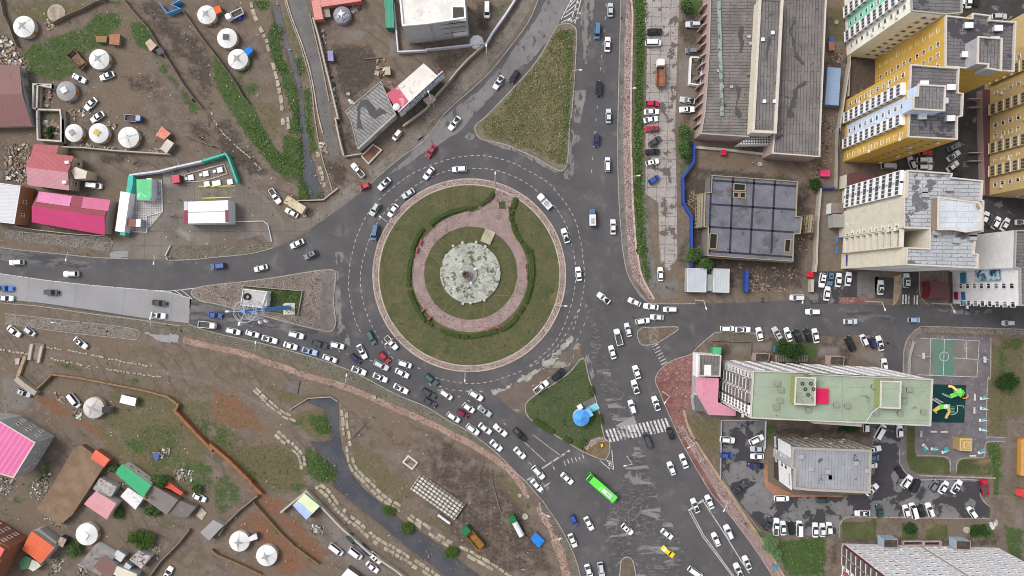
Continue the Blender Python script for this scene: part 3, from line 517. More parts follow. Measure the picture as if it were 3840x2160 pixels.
for nm,P in(('garden_bed',D4(1150,1195,1430,1200,1480,1230,1510,1290,1512,1385,1155,1370)),('garden_bed',D4(1585,1385,1590,1280,1640,1225,1850,1220,1900,1200,1960,1210,1960,1395)),('garden_bed',D4(1045,870,1130,870,1130,1150,1150,1180,1150,1370,1080,1330,1040,1220)),
('garden_bed',E4(340,860,560,860,700,820,715,880,700,1050,330,1040)),('garden_bed',E4(985,870,1160,880,1165,1040,985,1035)),('garden_bed',E4(1250,880,1480,885,1490,1040,1240,1040)),('garden_bed',E4(1730,890,1960,880,2010,1040,1730,1040))):
 slab(nm,P,0,.09,mLawn2,mKerb)
slab('pavement',E3(1335,220,1385,240,1390,420,1500,480,1660,560,2200,575,2200,590,1640,590,1450,560,1370,500,1335,400),0,.14,mat('orange_paving',K(176,132,104),K(158,112,92),.5,fine=.3,layers=[('brick',K(128,92,76),.5,.25,.05)]),mKerb,'orange brick footway round the grey roofed office')

# traffic islands
def island(P,mtop,label,kw=.32,inset=None):
 P=smooth_line(P,3,True)
 o=slab('traffic_island',P,.02,.16,mtop,mKerb,label)
 Wp=[Vector((W(p).x,W(p).y,.022))for p in P];Wp.append(Wp[0]);Wp.append(Wp[1])
 tag(MB().wall(Wp,kw,.17,mKerb).build('kerb'),kind='structure');return P
i1=island(A2(1385,340,1430,275,1530,255,1600,290,1630,370,1620,600,1605,850,1575,1250)+B2(1555,0,1545,230,1530,440,1510,520,1470,555,1420,545,1330,500,1200,420,1000,330,830,260,640,225,570,190,530,130,530,60,600,0)+A2(700,1210,900,1000,1120,760,1250,580),mat('verge_earth',K(120,110,96),K(100,92,78),.3,fine=.4),'triangular grass island between the two upper roads')
gI1=A2(1400,380,1480,330,1580,340,1590,420,1575,900,1535,1449)+B2(1520,230,1500,480,1440,470,1330,420,1180,330,1000,290,880,220,640,170,600,100,640,0)+A2(780,1180,900,1060,1110,800,1270,600)
sheet('grass_verge',ragged(gI1,4,8,30),.17,mDry,'dry yellowed grass on the triangular island')
i2=island(C0(2085,575,2120,525,2318,488)+C1(300,455,600,418,1060,343,1240,322,1310,330,1330,380,1322,500,1308,640,1318,780,1330,880,1310,965,1260,992,1160,978,900,918,480,808,200,738,0,688)+C0(2200,668,2110,620),mIslandPav,'paved triangular island with the small white hut')
sheet('grass_verge',C1(330,500,640,530,970,555,960,680,925,825,760,800,560,770,600,640,560,560,330,520),.172,mLawn,'weedy green yard behind the small white hut')
sheet('pavement',C1(1165,380,1300,345,1305,500,1295,650,1310,880,1290,970,1170,960,1160,800,1190,560),.172,mGrey)
i3=island(D2(1700,122,1760,330,1860,650,1925,970,1985,1040,1985,1130,1960,1200,1900,1222,1720,1150,1630,1100,1380,950,1160,812,1090,740,1072,665,1092,600,1180,525,1400,392,1560,270),mLawn,'triangular green lawn with the round blue kiosk')
sheet('path',D2(1700,1090,1780,1010,1880,975,1965,1000,1960,1030,1860,1040,1760,1110,1740,1125),.17,mPink,'short pink path at the tip of the lawn')
sheet('path',D2(1740,1125,1860,1045,1970,1035,1985,1100,1960,1200,1900,1215,1720,1150),.168,mat('bare_tip',K(122,102,80),K(104,88,70),.6,fine=.4))
sheet('path',D2(1690,605,1820,545,1835,650,1720,680),.17,mGrey)
i4=island(C3(-30,1010,0,968,30,952,180,947,370,942,412,952,405,980,300,1050,180,1120,90,1140,20,1138,-15,1090),mat('island_dirt',K(112,98,84),K(94,84,72),.5,fine=.4),'small bare island at the mouth of the right hand road')
sheet('pavement',C3(92,955,195,955,195,1100,110,1130,92,1100),.17,mCobble)
i5=island(E2(2110,1520,2107,1320,2130,1262,2180,1240,2222,1260,2250,1320,2268,1520),MT['island_dirt'],'rounded end of the median at the lower edge')
# kerbs
def kerb(P,w=.28,h=.14,m=None,n=3,label=None):
 Q=[Vector((W(p).x,W(p).y,.021))for p in(smooth_line(P,n)if n>1 else P)]
 return tag(MB().wall(Q,w,h,m or mKerb).build('kerb'),label,kind='structure')
kerb(A2(1210,-80,1210,0,1100,250,900,520,700,770,480,980,200,1230)+B1(2318,200,2150,330,1950,480,1710,690))
kerb(C1(650,85,400,150,0,190)+C0(2200,205,1830,225));kerb(C0(1400,205,1000,188,720,158,400,128,0,83,-200,58));kerb(C0(-200,610,0,680,440,720,900,790,1500,865,1960,935));kerb(redge)
kerb(E2(1250,615,1430,880,1540,1080,1640,1330,1690,1560));kerb(A2(2110,-80,2105,200,2090,750,2075,1449)+B2(2075,450,2090,900,2120,1300)+C2(2130,100,2170,330,2240,480,2318,590)+C3(80,670,180,692,600,692))
kerb(E3(1500,1560,1440,1449,1300,1230,1180,1060,1040,870,880,670,740,500,470,30)+D3(380,880,280,660,200,460,165,370,190,290,240,230,350,150)+C3(560,1240,600,1190,770,1040,870,1000,1200,1010,1260,1015));kerb(C4(1005,1449,1005,1300,1015,1180,1060,1060,1170,960,1300,940,2318,970,2500,975))
kerb(rail,.55,.3,mKerbPale,3,'long pale low wall beside the brick pavement')
kerb(D3(475,690,520,860,600,1020,700,1180,880,1449)+E3(1100,740,1330,1080,1560,1449,1640,1570),.75,.12,mPathTan,3,'tan kerb strip behind the red pavement')
kerb(A1(780,-60,850,180,960,470,1040,720,1090,950,1140,1250,1190,1449),.35,.3,mKerbPale);kerb(A1(765,-60,830,180,940,470,1015,720,1070,950,1100,1250,1130,1449)+B1(1150,260,1200,470,1260,650,1300,800),.3,.25,mKerb)
kerb(A1(1050,150,1110,400,1190,750,1260,1100),.3,.3,mKerb);kerb(D4(960,1110,965,1250,985,1300,1040,1380,1160,1445)+E4(1200,402,1840,408,1840,560,1880,640,1945,690),.3,.14);kerb(E4(1945,824,800,812,420,806,330,860,310,930,310,1020),.3,.14);kerb(D4(1955,-100,1950,330,1920,370,1905,940,1930,978,2110,985),.3,.14);kerb(D4(2110,1028,1960,1030,1900,1050,1885,1180,1850,1205,1640,1212,1590,1260,1580,1360),.3,.14);kerb(D4(1512,1355,1510,1240,1440,1190,1155,1184),.3,.14);kerb(D4(1160,1395,2000,1425),.45,.5)
kerb(C4(985,420,975,560,935,660,890,708),.3,.14);kerb(C4(1180,340,1180,560,1220,660,1280,702),.3,.14);kerb(C0(60,800,870,890,1480,972,1480,1082),.2,.1);kerb(C0(50,905,700,1000,1480,1085),.2,.1);kerb(B0(60,1195,600,1250,1190,1285,1180,1425),.2,.1)
slab('median',C4(318,640,360,618,605,628,605,700,360,690,320,670),.02,.16,mRedPave,mKerb,'rounded brown median beside the parking bay')

# roundabout island
CC=(1760,1032)
def ring_sheet(name,c,r0,r1,z,m,label=None,a0=0,a1=360):
 a,b=circle(c,r1,120,a0,a1),circle(c,r0,120,a0,a1);full=a1-a0==360;n=len(a)
 vs=flat(a,z)+flat(b,z);fs=[(i,(i+1)%n,n+(i+1)%n,n+i)for i in range(n if full else n-1)]
 return tag(MB().add(vs,fs,m).build(name),label,kind='structure')
slab('roundabout',circle(CC,362,120),.02,.16,mRing,mKerbPale,'round central island ringed with pink brick paving')
slab('grass_verge',circle(CC,338,120),.16,.24,mIsle,mKerbPale,'patchy turf ring of the central island')
for r,h in((361,.2),(339.5,.26)):
 Q=flat(circle(CC,r,120),.022);Q+=Q[:2];tag(MB().wall(Q,.35,h,mKerbPale).build('kerb'),kind='structure')
sheet('path',B2(760,690,735,850,640,920,450,985,280,1040,100,1140)+circle((1763,1026),216,20,125,20)+B2(1060,1449,975,1290,930,1170,895,1040,920,880,950,850,915,770,850,715),.255,mPink,'pink path opening into the circular walk')
ring_sheet('path',(1763,1027),172,218,.262,mPink,'pink circular walk round the monument')
slab('grass_verge',circle((1766,1024),174,96),.24,.3,mIsleIn,mKerb,'inner circle of dry turf round the stone plaza')
slab('monument_plaza',circle((1764,1024),113,96),.3,.75,mPlaza,mStep,'round mottled stone plaza of the monument')
slab('flower_bed',B2(780,890,850,885,860,960,790,970),.25,.33,mLawn,mRedPave)
mb=MB();a,b=B2.pt(640,1330),B2.pt(690,1210)
for i in range(8):
 t=i/7;c=W((a[0]+(b[0]-a[0])*t,a[1]+(b[1]-a[1])*t));d=W(b)-W(a);rz=math.atan2(d.y,d.x)
 mb.box((c.x,c.y,.3+(.72-.055*i)/2),(.46,3.3,.72-.055*i-.3+.3),mStep,rz)
tag(mb.build('steps'),'pale stone steps up to the round plaza',kind='structure')
# thin white path lines on the inner turf
LN=[B2(290,1355,285,1205),B2(390,1335,300,1205),B2(400,1320,445,1175),B2(540,1330,470,1180),B2(670,1375,765,1350),B2(765,1449,815,1350),B2(290,1370,150,1290),C2(755,190,910,195),C2(810,315,905,225),C2(810,325,950,390),C2(800,465,945,410),C2(795,470,905,580),C2(735,603,900,605),C2(735,615,800,740),C2(640,680,780,755),C2(635,680,600,845),C2(480,705,400,865),C2(325,690,205,800),C2(210,700,190,780),C2(125,590,70,660),C2(0,505,120,515),C2(0,490,95,445),C2(50,170,150,265),C2(50,145,170,162),C2(140,0,180,80)]
mb=MB()
for P in LN:mb.wall(flat(P,.3),.1,.05,mat('edging',K(128,120,92),None))
tag(mb.build('path_edging'),'radiating pale edging strips on the inner turf',kind='structure')

# painted markings
def marks(name,segs,w,m=None,z=.046,label=None):
 mb=MB()
 for P in segs:mb.ribbon(flat(P,z),w,m or mWhite)
 return tag(mb.build(name),label,kind='structure')
def dashes(P,on=9,off=14,n=6):
 Q=smooth_line(P,n);out=[];acc=0;L=[0]
 for a,b in zip(Q,Q[1:]):L.append(L[-1]+math.hypot(b[0]-a[0],b[1]-a[1]))
 def at(s):
  for i in range(len(Q)-1):
   if L[i+1]>=s:t=(s-L[i])/(L[i+1]-L[i]+1e-9);return(Q[i][0]+(Q[i+1][0]-Q[i][0])*t,Q[i][1]+(Q[i+1][1]-Q[i][1])*t)
  return Q[-1]
 s=0
 while s+on<L[-1]:out.append([at(s),at(s+on)]);s+=on+off
 return out
inner=C1(1950,1290,1780,1030,1720,925,1640,720,1600,510,1600,370,1620,240,1680,40)+B1(1680,1340,1740,1190,1840,1030,1980,880,2110,770,2250,680)+B2(60,615,180,568,330,530,510,525,720,540,900,595,1030,655,1140,725,1230,800,1390,940,1500,1110,1550,1240,1590,1420)+C2(1605,190,1620,330,1615,450,1600,590,1560,740,1520,860,1440,1040,1350,1160,1190,1310,1030,1420)+D2(850,330,680,380,480,402,280,380,120,345,0,310)
outer=C1(1600,1000,1540,870,1490,660,1470,510,1475,370,1490,220,1530,70)+B1(1540,1320,1600,1170,1690,1000,1830,840,1980,710,2150,590,2318,510)+B2(100,470,300,412,480,388,640,390,830,430,970,480,1080,540,1210,610,1330,690,1410,780,1500,890,1570,1000,1630,1130,1665,1280,1690,1410)+C2(1700,220,1718,380,1710,500,1680,680,1640,820,1600,950,1560,1030)
segs=dashes(inner,12,11)+dashes(outer,12,11)+dashes(A2(1950,40,1930,320,1890,740,1855,1140,1830,1420)+B2(1795,530,1785,660),12,36)
segs+=dashes(C2(1720,900,1620,1120)+D2(1560,180,1330,330,1080,460),12,20)+dashes(D2(1650,-400,1520,-150,1400,20,1250,150,1000,270),12,13)
marks('road_markings',segs,.2,mat('lane_paint',K(188,186,184),K(156,154,152),1.2,layers=[('noise',K(98,96,98),1.1,.58,.66)]),.046,'dashed white lane lines round the roundabout')
marks('road_markings',dashes(C1(1080,1130,1240,1160,1460,1240,1750,1320,2000,1400),10,22)+dashes(D1(1900,100,2300,270)+D2(60,440,400,560,740,760,900,880),10,30)+dashes(D2(60,400,280,470,640,490),12,14),.25,mWhiteWorn)
marks('road_markings',[D2(1150,955,1450,1180),D2(1060,1035,1290,1250),D2(1090,1240,1180,1320)],.22,mWhiteWorn)
marks('road_markings',[D2(1250,1325,1555,1125)],.5,mWhiteWorn,.046,'white stop line below the triangular lawn')
marks('road_markings',[E2(1090,405,1160,370),E2(1270,480,1350,430)],.4,mWhiteWorn)
marks('road_markings',[E3(545,725,690,1000,1020,1449,1080,1560),E3(527,735,680,1020,1000,1449,1060,1560)],.2,None,.046,'double white centre line of the lower road')
marks('road_markings',[E3(680,625,880,930,1100,1285,1190,1420)],.25);marks('road_markings',[E3(530,735,690,620)],.55)
marks('road_markings',[C0(-200,345,0,365,520,440,1000,492,1620,545,1840,555,2110,525),C0(1620,548,1840,565,2090,640),C0(1900,550,1980,600),C0(1970,545,2080,630)],.2,None,.05,'white edge line between the two carriageways')
wedge=[A2(1690,-60,1610,255),A2(1600,-60,1460,210),A2(1660,-60,1560,250)]+[A2(1490+26*i,190-55*i,1660-2*i+14*(i<0),80-62*i+0)for i in range(-1,4)]+[A2(1555,250,1655,190),A2(1530,230,1670,135)]
marks('road_markings',wedge,.3,None,.05,'white hatched wedge above the grass island')
marks('road_markings',[D2(1880,1235,1990,1330),D2(1925,1190,2020,1330),D2(2010,1115,2030,1335),D2(1960,1250,2015,1280),D2(1940,1225,2015,1260),D2(1975,1290,2018,1305)],.22,None,.05,'white hatching at the tip of the lawn island')
def zebra(name,P0,P1,n,L,w,label,skip=(),worn=()):
 mb=MB();a,b=W(P0),W(P1);d=(b-a);rz=math.atan2(d.y,d.x)
 for i in range(n):
  if i in skip:continue
  c=a+d*(i/(n-1));c.z=.048;q=Vector((-math.sin(rz),math.cos(rz),0));e=d.normalized()
  sh=L[2]if len(L)>2 else 0
  vs=[c+q*s2*L[0]/2+e*(s1*w/2+s2*sh)for s1,s2 in((-1,-1),(1,-1),(1,1),(-1,1))]
  mb.add(vs,[(0,1,2,3)],mWhiteWorn if i in worn else mWhite)
 return tag(mb.build(name),label,kind='structure')
zebra('road_markings',D2.pt(1975,970),D3.pt(300,845),17,(4.1,0,-.35),.62,'white zebra crossing over the lower right road',(),(3,4,5,12))
zebra('road_markings',C4.pt(1003,645),C4.pt(1157,650),6,(3.0,),.45,'short zebra crossing at the side lane',(3,),(2,4))
zebra('road_markings',C3.pt(165,1145),C3.pt(262,1338),7,(2.1,),.32,'worn zebra bars beside the small island',(),range(7))
zebra('road_markings',D2.pt(1700,1190),D2.pt(1380,1310),9,(1.6,),.3,'flaked zebra bars below the lawn',(6,7),range(9))
marks('court_lines',[D4(1190,-94,1830,-64,1805,330,1160,305),D4(1452,-80,1440,315),D4(1695,-62,1690,131,1808,138),D4(1300,-84,1295,305),D4(1550,122,1690,130),D4(1170,100,1300,105),circle(D4.pt(1450,106),17,30)+[circle(D4.pt(1450,106),17,30)[0]]],.16,mWhite,.062,'white lines of the sports court')

# river banks of stone slabs
def bank(P,wpx,label,seed,step=22,rows=1,z=.02):
 rnd=random.Random(seed);mb=MB();Q=smooth_line(P,4);L=0
 pts=[W(p)for p in Q];acc=[0]
 for a,b in zip(pts,pts[1:]):acc.append(acc[-1]+(b-a).length)
 st=step*S;wid=wpx*S/rows
 def at(s):
  for i in range(len(pts)-1):
   if acc[i+1]>=s:
    t=(s-acc[i])/(acc[i+1]-acc[i]+1e-9);return pts[i].lerp(pts[i+1],t),(pts[i+1]-pts[i]).normalized()
  return pts[-1],(pts[-1]-pts[-2]).normalized()
 for r in range(rows):
  s=rnd.uniform(0,st)
  while s<acc[-1]:
   l=st*rnd.uniform(.7,1.25);c,d=at(s+l/2);nrm=Vector((-d.y,d.x,0))
   if rnd.random()>.12:
    cc=c+nrm*((r-(rows-1)/2)*wid+rnd.uniform(-.15,.15));h=rnd.uniform(.25,.5);e=l/2-.06;w2=wid/2*rnd.uniform(.78,1)-.04
    quad=[cc+d*(a*e*rnd.uniform(.7,1.0))+nrm*(b*w2*rnd.uniform(.66,1.0))for a,b in((-1,-1),(0,-1.04),(1,-1),(1.06,0),(1,1),(0,1.04),(-1,1),(-1.06,0))]
    mb.prism([(q.x,q.y)for q in quad],-.6,z+h-.2,mBank)
   s+=l
 return tag(mb.build('embankment'),label,kind='structure')
bank(A1(640,660,690,850,720,1000,740,1100,750,1230,770,1420),19,'row of pale stone slabs left of the stream',1,30)
bank(A1(800,1080,812,1200,810,1300,820,1400),17,'second short row of slabs beside the stream',2,30)
bank(A1(400,0,450,170,500,270,560,400,610,560,640,640),18,'broken stone slabs above the stream',3,26)
bank(D1(1420,660,1430,850,1455,1000,1480,1150,1515,1290,1600,1400)+E1(1720,480,1850,600,2000,700,2150,810,2318,940)+E2(140,1035,300,1130,420,1180,560,1260,700,1340,900,1480),32,'right bank of pale stone slabs along the river',4,34,2)
bank(D1(400,420,500,510,620,620,760,730,870,780),24,'stone slabs above the river bend',5,30,2)
bank(D1(640,900,760,1000,880,1100,960,1200,985,1340),30,'left bank slabs beside the olive slope',6,24,2)
bank(E1(1110,440,1230,540,1330,670,1450,800,1600,910,1750,1050,1900,1130,2050,1220,2200,1320)+E2(0,1390,140,1500),36,'lower left bank of weedy stone slabs',7,22,2)
bank(C0(490,1165,800,1210,1100,1270,1400,1330,1700,1380),8,'upper stone edge of the dry channel',8,14);bank(C0(530,1280,800,1340,1100,1392)+D0(1450,285,1740,330),9,'lower stone edge of the dry channel',9,14)
bank(C0(-60,1185,160,1215,320,1245),9,'stone edge left of the footbridge',10,14);bank(B1(-30,-110,0,-40,60,80,180,220,300,330,430,440,520,540),8,'stone kerb of the dirt road',11,16);bank(B1(1100,310,1140,370,1160,540,1190,620,1200,720),18,'stone blocks right of the pool',12,26)
# ------------------------------------------------------------------ building materials
def plain(name,c,rough=.7,spec=.3,var=.9,scale=.5,fine=.15,layers=()):return mat(name,c,tuple(x*var for x in c[:3])+(1,),scale,rough=rough,spec=spec,fine=fine,layers=layers)
def glass():
 t=NT('window_glass');v=t.pos()
 return t.done(t.mix(t.ramp(t.new('ShaderNodeObjectInfo').outputs['Random'],.35,.95),t.mix(t.ramp(t.noise(v,.6,1),.45,.55),K(34,38,44),K(62,66,72)),K(132,130,126)),.15,None,0,.5)
mGlass=glass()
mGlB=plain('balcony_glass',K(84,90,98),.2,.5,.75)
mFrame=plain('window_frame',K(226,222,216));mFrameDk=plain('dark_frame',K(150,140,128))
mYel=plain('yellow_wall',K(204,168,84),layers=[('noise',K(198,155,68),.12,.45,.7),('noise',K(184,144,70),.5,.62,.8,(1,1,.15),.6)]);mYelS=plain('yellow_trim',K(200,152,60))
mCream=plain('cream_wall',K(208,201,184),layers=[('noise',K(190,182,164),.2,.55,.75)]);mCreamW=plain('cream_white_wall',K(238,238,224));mMint=plain('mint_wall',K(142,218,190));mBlue=plain('pale_blue_wall',K(200,216,236));mWhW=plain('white_wall',K(228,226,228))
mTan=plain('tan_wall',K(202,176,126));mGreyW=plain('grey_wall',K(166,166,166),layers=[('noise',K(120,118,116),.4,.6,.75)]);mMar=plain('maroon_wall',K(112,44,50));mMarR=plain('maroon_roof',K(92,62,62))
mBrick=plain('red_brick_wall',K(156,100,76),layers=[('brick',K(132,88,70),.5,.16,.02)]);mBrown=plain('dark_brown_wall',K(70,62,60));mPara=plain('parapet',K(202,192,182),layers=[('noise',K(150,140,130),1,.62,.7)])
mParaG=plain('grey_parapet',K(164,160,154));mPinkW=plain('pinkish_wall',K(172,150,144))
def bitumen(name,c1,c2,w,h,rot,patch=K(74,72,76),pl=.57,seam=K(82,80,80),ps=.13,extra=()):
 return mat(name,c1,c2,.2,rot=rot,rough=.9,fine=.25,layers=[('brick',seam,w,h,.1,.37),('noise',patch,ps,pl,pl+.02),('noise',K(64,62,66),.9,.68,.70)]+list(extra))
mRfA=bitumen('bitumen_roof_lengthwise',K(128,122,118),K(106,101,98),14,.95,0.5,ps=.3,pl=.66,seam=K(74,71,70))
mRfB=bitumen('bitumen_roof_crosswise',K(124,119,118),K(106,101,100),8,.95,91.5,ps=.3,pl=.64,seam=K(80,77,76))
mRfC=bitumen('apartment_roof',K(116,112,114),K(102,98,100),5,.9,2,ps=.12)
mRfD=bitumen('penthouse_roof',K(126,122,122),K(110,106,106),3,.9,92,ps=.2,pl=.66)
mRfE=bitumen('silvery_roof',K(182,184,188),K(160,162,166),4,1.0,1,patch=K(104,104,106),pl=.555,seam=K(120,120,124),ps=.14)
mRfG=mat('green_roof',K(152,164,144),K(140,151,132),.1,fine=.12,layers=[('noise',K(112,116,102),.22,.58,.68),('noise',K(96,98,86),.9,.67,.72),('noise',K(178,184,172),.6,.70,.76),('brick',K(112,120,108),30,9,.05,0)])
mRfH=mat('grey_strip_roof',K(156,157,163),K(142,143,149),.15,fine=.15,rot=92,layers=[('brick',K(112,112,116),9,.95,.05),('noise',K(92,92,96),.3,.64,.655)])
mRfI=bitumen('tar_patched_roof',K(150,148,146),K(132,130,128),2.6,.95,36,pl=.9,seam=K(78,76,76))
mTar=plain('tar_patch',K(78,76,78))
mRfW=mat('white_roof',K(226,222,216),K(206,200,192),.2,fine=.2,layers=[('noise',K(128,116,106),.4,.66,.72,(1,.35,1)),('noise',K(170,160,150),.12,.6,.75)])
def ribbed(name,c,rot,sp=.6,dark=.72,stain=None):
 L=[('rib',tuple(x*dark for x in c[:3])+(1,),sp)]
 if stain:L.append(('noise',stain,.35,.58,.7))
 return mat(name,c,tuple(x*.88 for x in c[:3])+(1,),.3,rot=rot,rough=.55,spec=.35,fine=.1,layers=L)

# ------------------------------------------------------------------ building kit
class B:pass
def ccw(P):
 n=len(P);a=sum(P[i][0]*P[(i+1)%n][1]-P[(i+1)%n][0]*P[i][1]for i in range(n));return P if a>0 else list(reversed(P))
def parapet(b,ring,h,hp,tw,m):
 Q=[Vector((p[0],p[1],h))for p in ring];inn=[]
 n=len(Q)
 for i in range(n):
  a=(Q[i]-Q[i-1]).normalized();c=(Q[(i+1)%n]-Q[i]).normalized();t=(a+c).normalized();k=1/max(.4,math.sqrt(max(0.05,(1+a.dot(c))/2)))
  inn.append(Q[i]+Vector((-t.y,t.x,0))*tw*k)
 u=Vector((0,0,hp));vs=Q+[q+u for q in Q]+inn+[q+u for q in inn];fs=[]
 for i in range(n):
  j=(i+1)%n
  fs+=[(i,j,n+j,n+i),(n+i,n+j,3*n+j,3*n+i),(3*n+i,3*n+j,2*n+j,2*n+i)]
 MB().add(vs,fs,m).build('parapet',b.root)
def bld(name,label,cat,h,P,wall,roof,seen=True,par=None,tw=.35,group=None,parts=True,z0=0.0,root=None,wallname='wall'):
 b=B();ring=ccw([W(p,h if seen else 0)for p in P]);ring=[Vector((p.x,p.y,0))for p in ring];b.ring=ring;b.h=h
 c=sum(ring,Vector())/len(ring);c.z=z0
 b.root=root or empty(name,c,label,cat,group);b.P=P;b.seen=seen;b.nwin=0;b.rest=MB()
 MB().prism([(p.x,p.y)for p in ring],z0,h,wall,None,top=False).build(wallname,b.root)
 m=MB().poly([(p.x,p.y,h)for p in ring],roof).build('roof',b.root);b.roof=m
 if par:parapet(b,ring,h+.002,par[0],tw,par[1])
 return b
_wc={}
def winmesh(w,h,fr,kind=0):
 k=(round(w,2),round(h,2),fr.name,kind)
 if k not in _wc:
  mb=MB();t=.12
  mb.box((0,.06,h/2-t/2),(w,.12,t),fr);mb.box((0,.06,-h/2+t/2),(w+.2,.2,t),fr)
  mb.box((-w/2+t/2,.06,0),(t,.12,h-2*t),fr);mb.box((w/2-t/2,.06,0),(t,.12,h-2*t),fr);mb.box((w*.12,.05,0),(.09,.1,h-2*t),fr)
  mb.add([(-w/2+t,.03,-h/2+t),(w/2-t,.03,-h/2+t),(w/2-t,.03,h/2-t),(-w/2+t,.03,h/2-t)],[(1,0,3,2)],mGlass)
  _wc[k]=mb
 return _wc[k]
_wm={};WR=random.Random(9);mAC=plain('ac_unit',K(206,206,204))
def window(b,c,out,w,h,fr,cap=92):
 mb=winmesh(w,h,fr);rz=math.atan2(out.y,out.x)-math.pi/2
 b.nwin+=1
 if b.nwin<=cap:
  k=id(mb)
  if k not in _wm:_wm[k]=mb.mesh('window')
  o=bpy.data.objects.new('window',_wm[k]);o.location=c-b.root.location;o.rotation_euler=(0,0,rz);link(o,b.root)
  if WR.random()<.16 and b.h>12:
   q=c+out*.28+Vector((-out.y,out.x,0))*(w/2+.5)-Vector((0,0,.4));MB().box(q,(.8,.45,.6),mAC,rz).build('air_conditioner',b.root)
 else:
  M=Matrix.Translation(c)@Matrix.Rotation(rz,4,'Z');base=len(b.rest.v);b.rest.v+=[tuple(M@Vector(v))for v in mb.v]
  for f,mi in zip(mb.f,mb.mi):b.rest.f.append([i+base for i in f]);b.rest.mi.append(b.rest.slot(mb.mats[mi]))
def finish(b):
 if b.rest.v:tag(b.rest.build('window_glazing',b.root),kind='stuff')
def edge(b,pa,pb,seen=None):
 """a facade from plan point pa to pb (roof points if the roof is what the plan shows): ends and outward normal"""
 z=b.h if(b.seen if seen is None else seen)else 0;A,Bq=W(pa,z),W(pb,z);A.z=Bq.z=0
 d=(Bq-A).normalized();n=Vector((d.y,-d.x,0));mid=(A+Bq)/2;c=b.root.location
 if n.dot(mid-Vector((c.x,c.y,0)))<0:n=-n
 return A,Bq,n
def facade(b,pa,pb,cols,rows,zlo,zhi,seen=None,fr=None,wh=(1.3,1.4)):
 A,Bq,n=edge(b,pa,pb,seen);fr=fr or mFrame;fh=(zhi-zlo)/rows;d=(Bq-A).normalized();L=(Bq-A).length
 for c in cols:
  t,kind=c[0],c[1];m0=A+(Bq-A)*t
  if kind=='win':
   w=c[2]if len(c)>2 else wh[0]
   for r in range(rows):window(b,m0+n*.02+Vector((0,0,zlo+(r+.55)*fh)),n,w,wh[1],fr)
  elif kind=='bal': # glazed balcony stack: width, depth, wall material
   w,dp,mw=c[2],c[3],c[4];mb=MB();rz=math.atan2(d.y,d.x);cz=(zlo+zhi)/2
   mb.box(m0+n*(dp/2+.004)+Vector((0,0,cz)),(w,dp,zhi-zlo),mw,rz)
   for r in range(rows):
    z=zlo+(r+.58)*fh
    for q in(-1,0,1):
     cc=m0+n*(dp+.03)+d*q*w*.31+Vector((0,0,z));mb.box(cc,(w*.25,.05,fh*.46),mGlB,rz)
    for sd in(-1,1):mb.box(m0+n*(dp*.5)+d*sd*(w/2+.01)+Vector((0,0,z)),(.05,dp*.6,fh*.42),mGlB,rz)
    mb.box(m0+n*(dp+.04)+Vector((0,0,zlo+r*fh+.12)),(w+.16,.16,.16),mFrame,rz)
   mb.build('balcony',b.root)
  elif kind=='strip': # painted vertical band: width, material
   mb=MB();rz=math.atan2(d.y,d.x);mb.box(m0+n*.018+Vector((0,0,(c[4]if len(c)>4 else zlo)/2+(c[5]if len(c)>5 else zhi)/2)),(c[2],.03,(c[5]if len(c)>5 else zhi)-(c[4]if len(c)>4 else zlo)),c[3],rz);mb.build('wall_band',b.root)
  elif kind=='loggia': # deep open balconies: width, material
   w,mw=c[2],c[3];mb=MB();rz=math.atan2(d.y,d.x)
   mb.box(m0+n*.02+Vector((0,0,(zlo+zhi)/2)),(w,.03,zhi-zlo),mGlass,rz)
   for r in range(rows+1):mb.box(m0+n*.6+Vector((0,0,zlo+r*fh)),(w,1.2,.9 if r<rows else .3),mw,rz)
   for sd in(-1,1):mb.box(m0+n*.6+d*sd*(w/2)+Vector((0,0,(zlo+zhi)/2)),(.25,1.24,zhi-zlo),mw,rz)
   mb.build('balcony',b.root)
def topbox(b,P,z1,h0,wall,roof,name='penthouse',par=.35):
 """a box standing on the roof, outlined as its top is seen on the plan"""
 ring=ccw([W(p,z1)for p in P]);mb=MB();mb.prism([(p.x,p.y)for p in ring],h0,z1,wall,roof)
 o=mb.build(name,b.root)
 if par:
  Q=[Vector((p.x,p.y,z1))for p in ring];Q=Q+Q[:2];MB().wall(Q,.4,par,mPara).build('roof_rim',o)
 return o
def vents(b,pts,h,m=None,d=(1.3,.9,.9),cap=None):
 for p in pts:
  c=W(p,h);MB().box((c.x,c.y,h+d[2]/2),d,m or mGreyW).box((c.x,c.y,h+d[2]+.06),(d[0]+.3,d[1]+.3,.1),cap or mWhW).build('roof_vent',b.root)

# ------------------------------------------------------------------ the yellow and blue block
HB=32.0
b=bld('apartment_block','tall yellow apartment block with pale blue and white glazed balcony columns','building',HB,A4(1070,705,1440,735,1600,745,1590,1010,1645,1020,1635,1270,1582,1280,1580,1525,1040,1497,1055,1240,1060,960),mYel,mRfC,par=(.7,mPara))
facade(b,A4.pt(1066,705),A4.pt(1045,1497),[(.10,'win'),(.31,'bal',3.2,1.3,mWhW),(.53,'strip',4.2,mBlue),(.53,'win'),(.73,'bal',3.0,1.3,mWhW),(.93,'win')],10,1.5,31)
facade(b,A4.pt(1040,1497),A4.pt(1580,1525),[(.42,'win',.9),(.70,'win',.9)],10,1.5,31,wh=(1,.9),fr=mFrameDk)
P2=A4(1450,175,1735,205,1742,150,1940,175,1935,225,2215,245,2195,790,1610,748,1600,745,1445,735)
ring2=ccw([W(p,HB)for p in P2]);MB().prism([(p.x,p.y)for p in ring2],0,HB,mYel,None,top=False).build('wall',b.root);MB().poly([(p.x,p.y,HB-.01)for p in ring2],mRfC).build('roof',b.root)
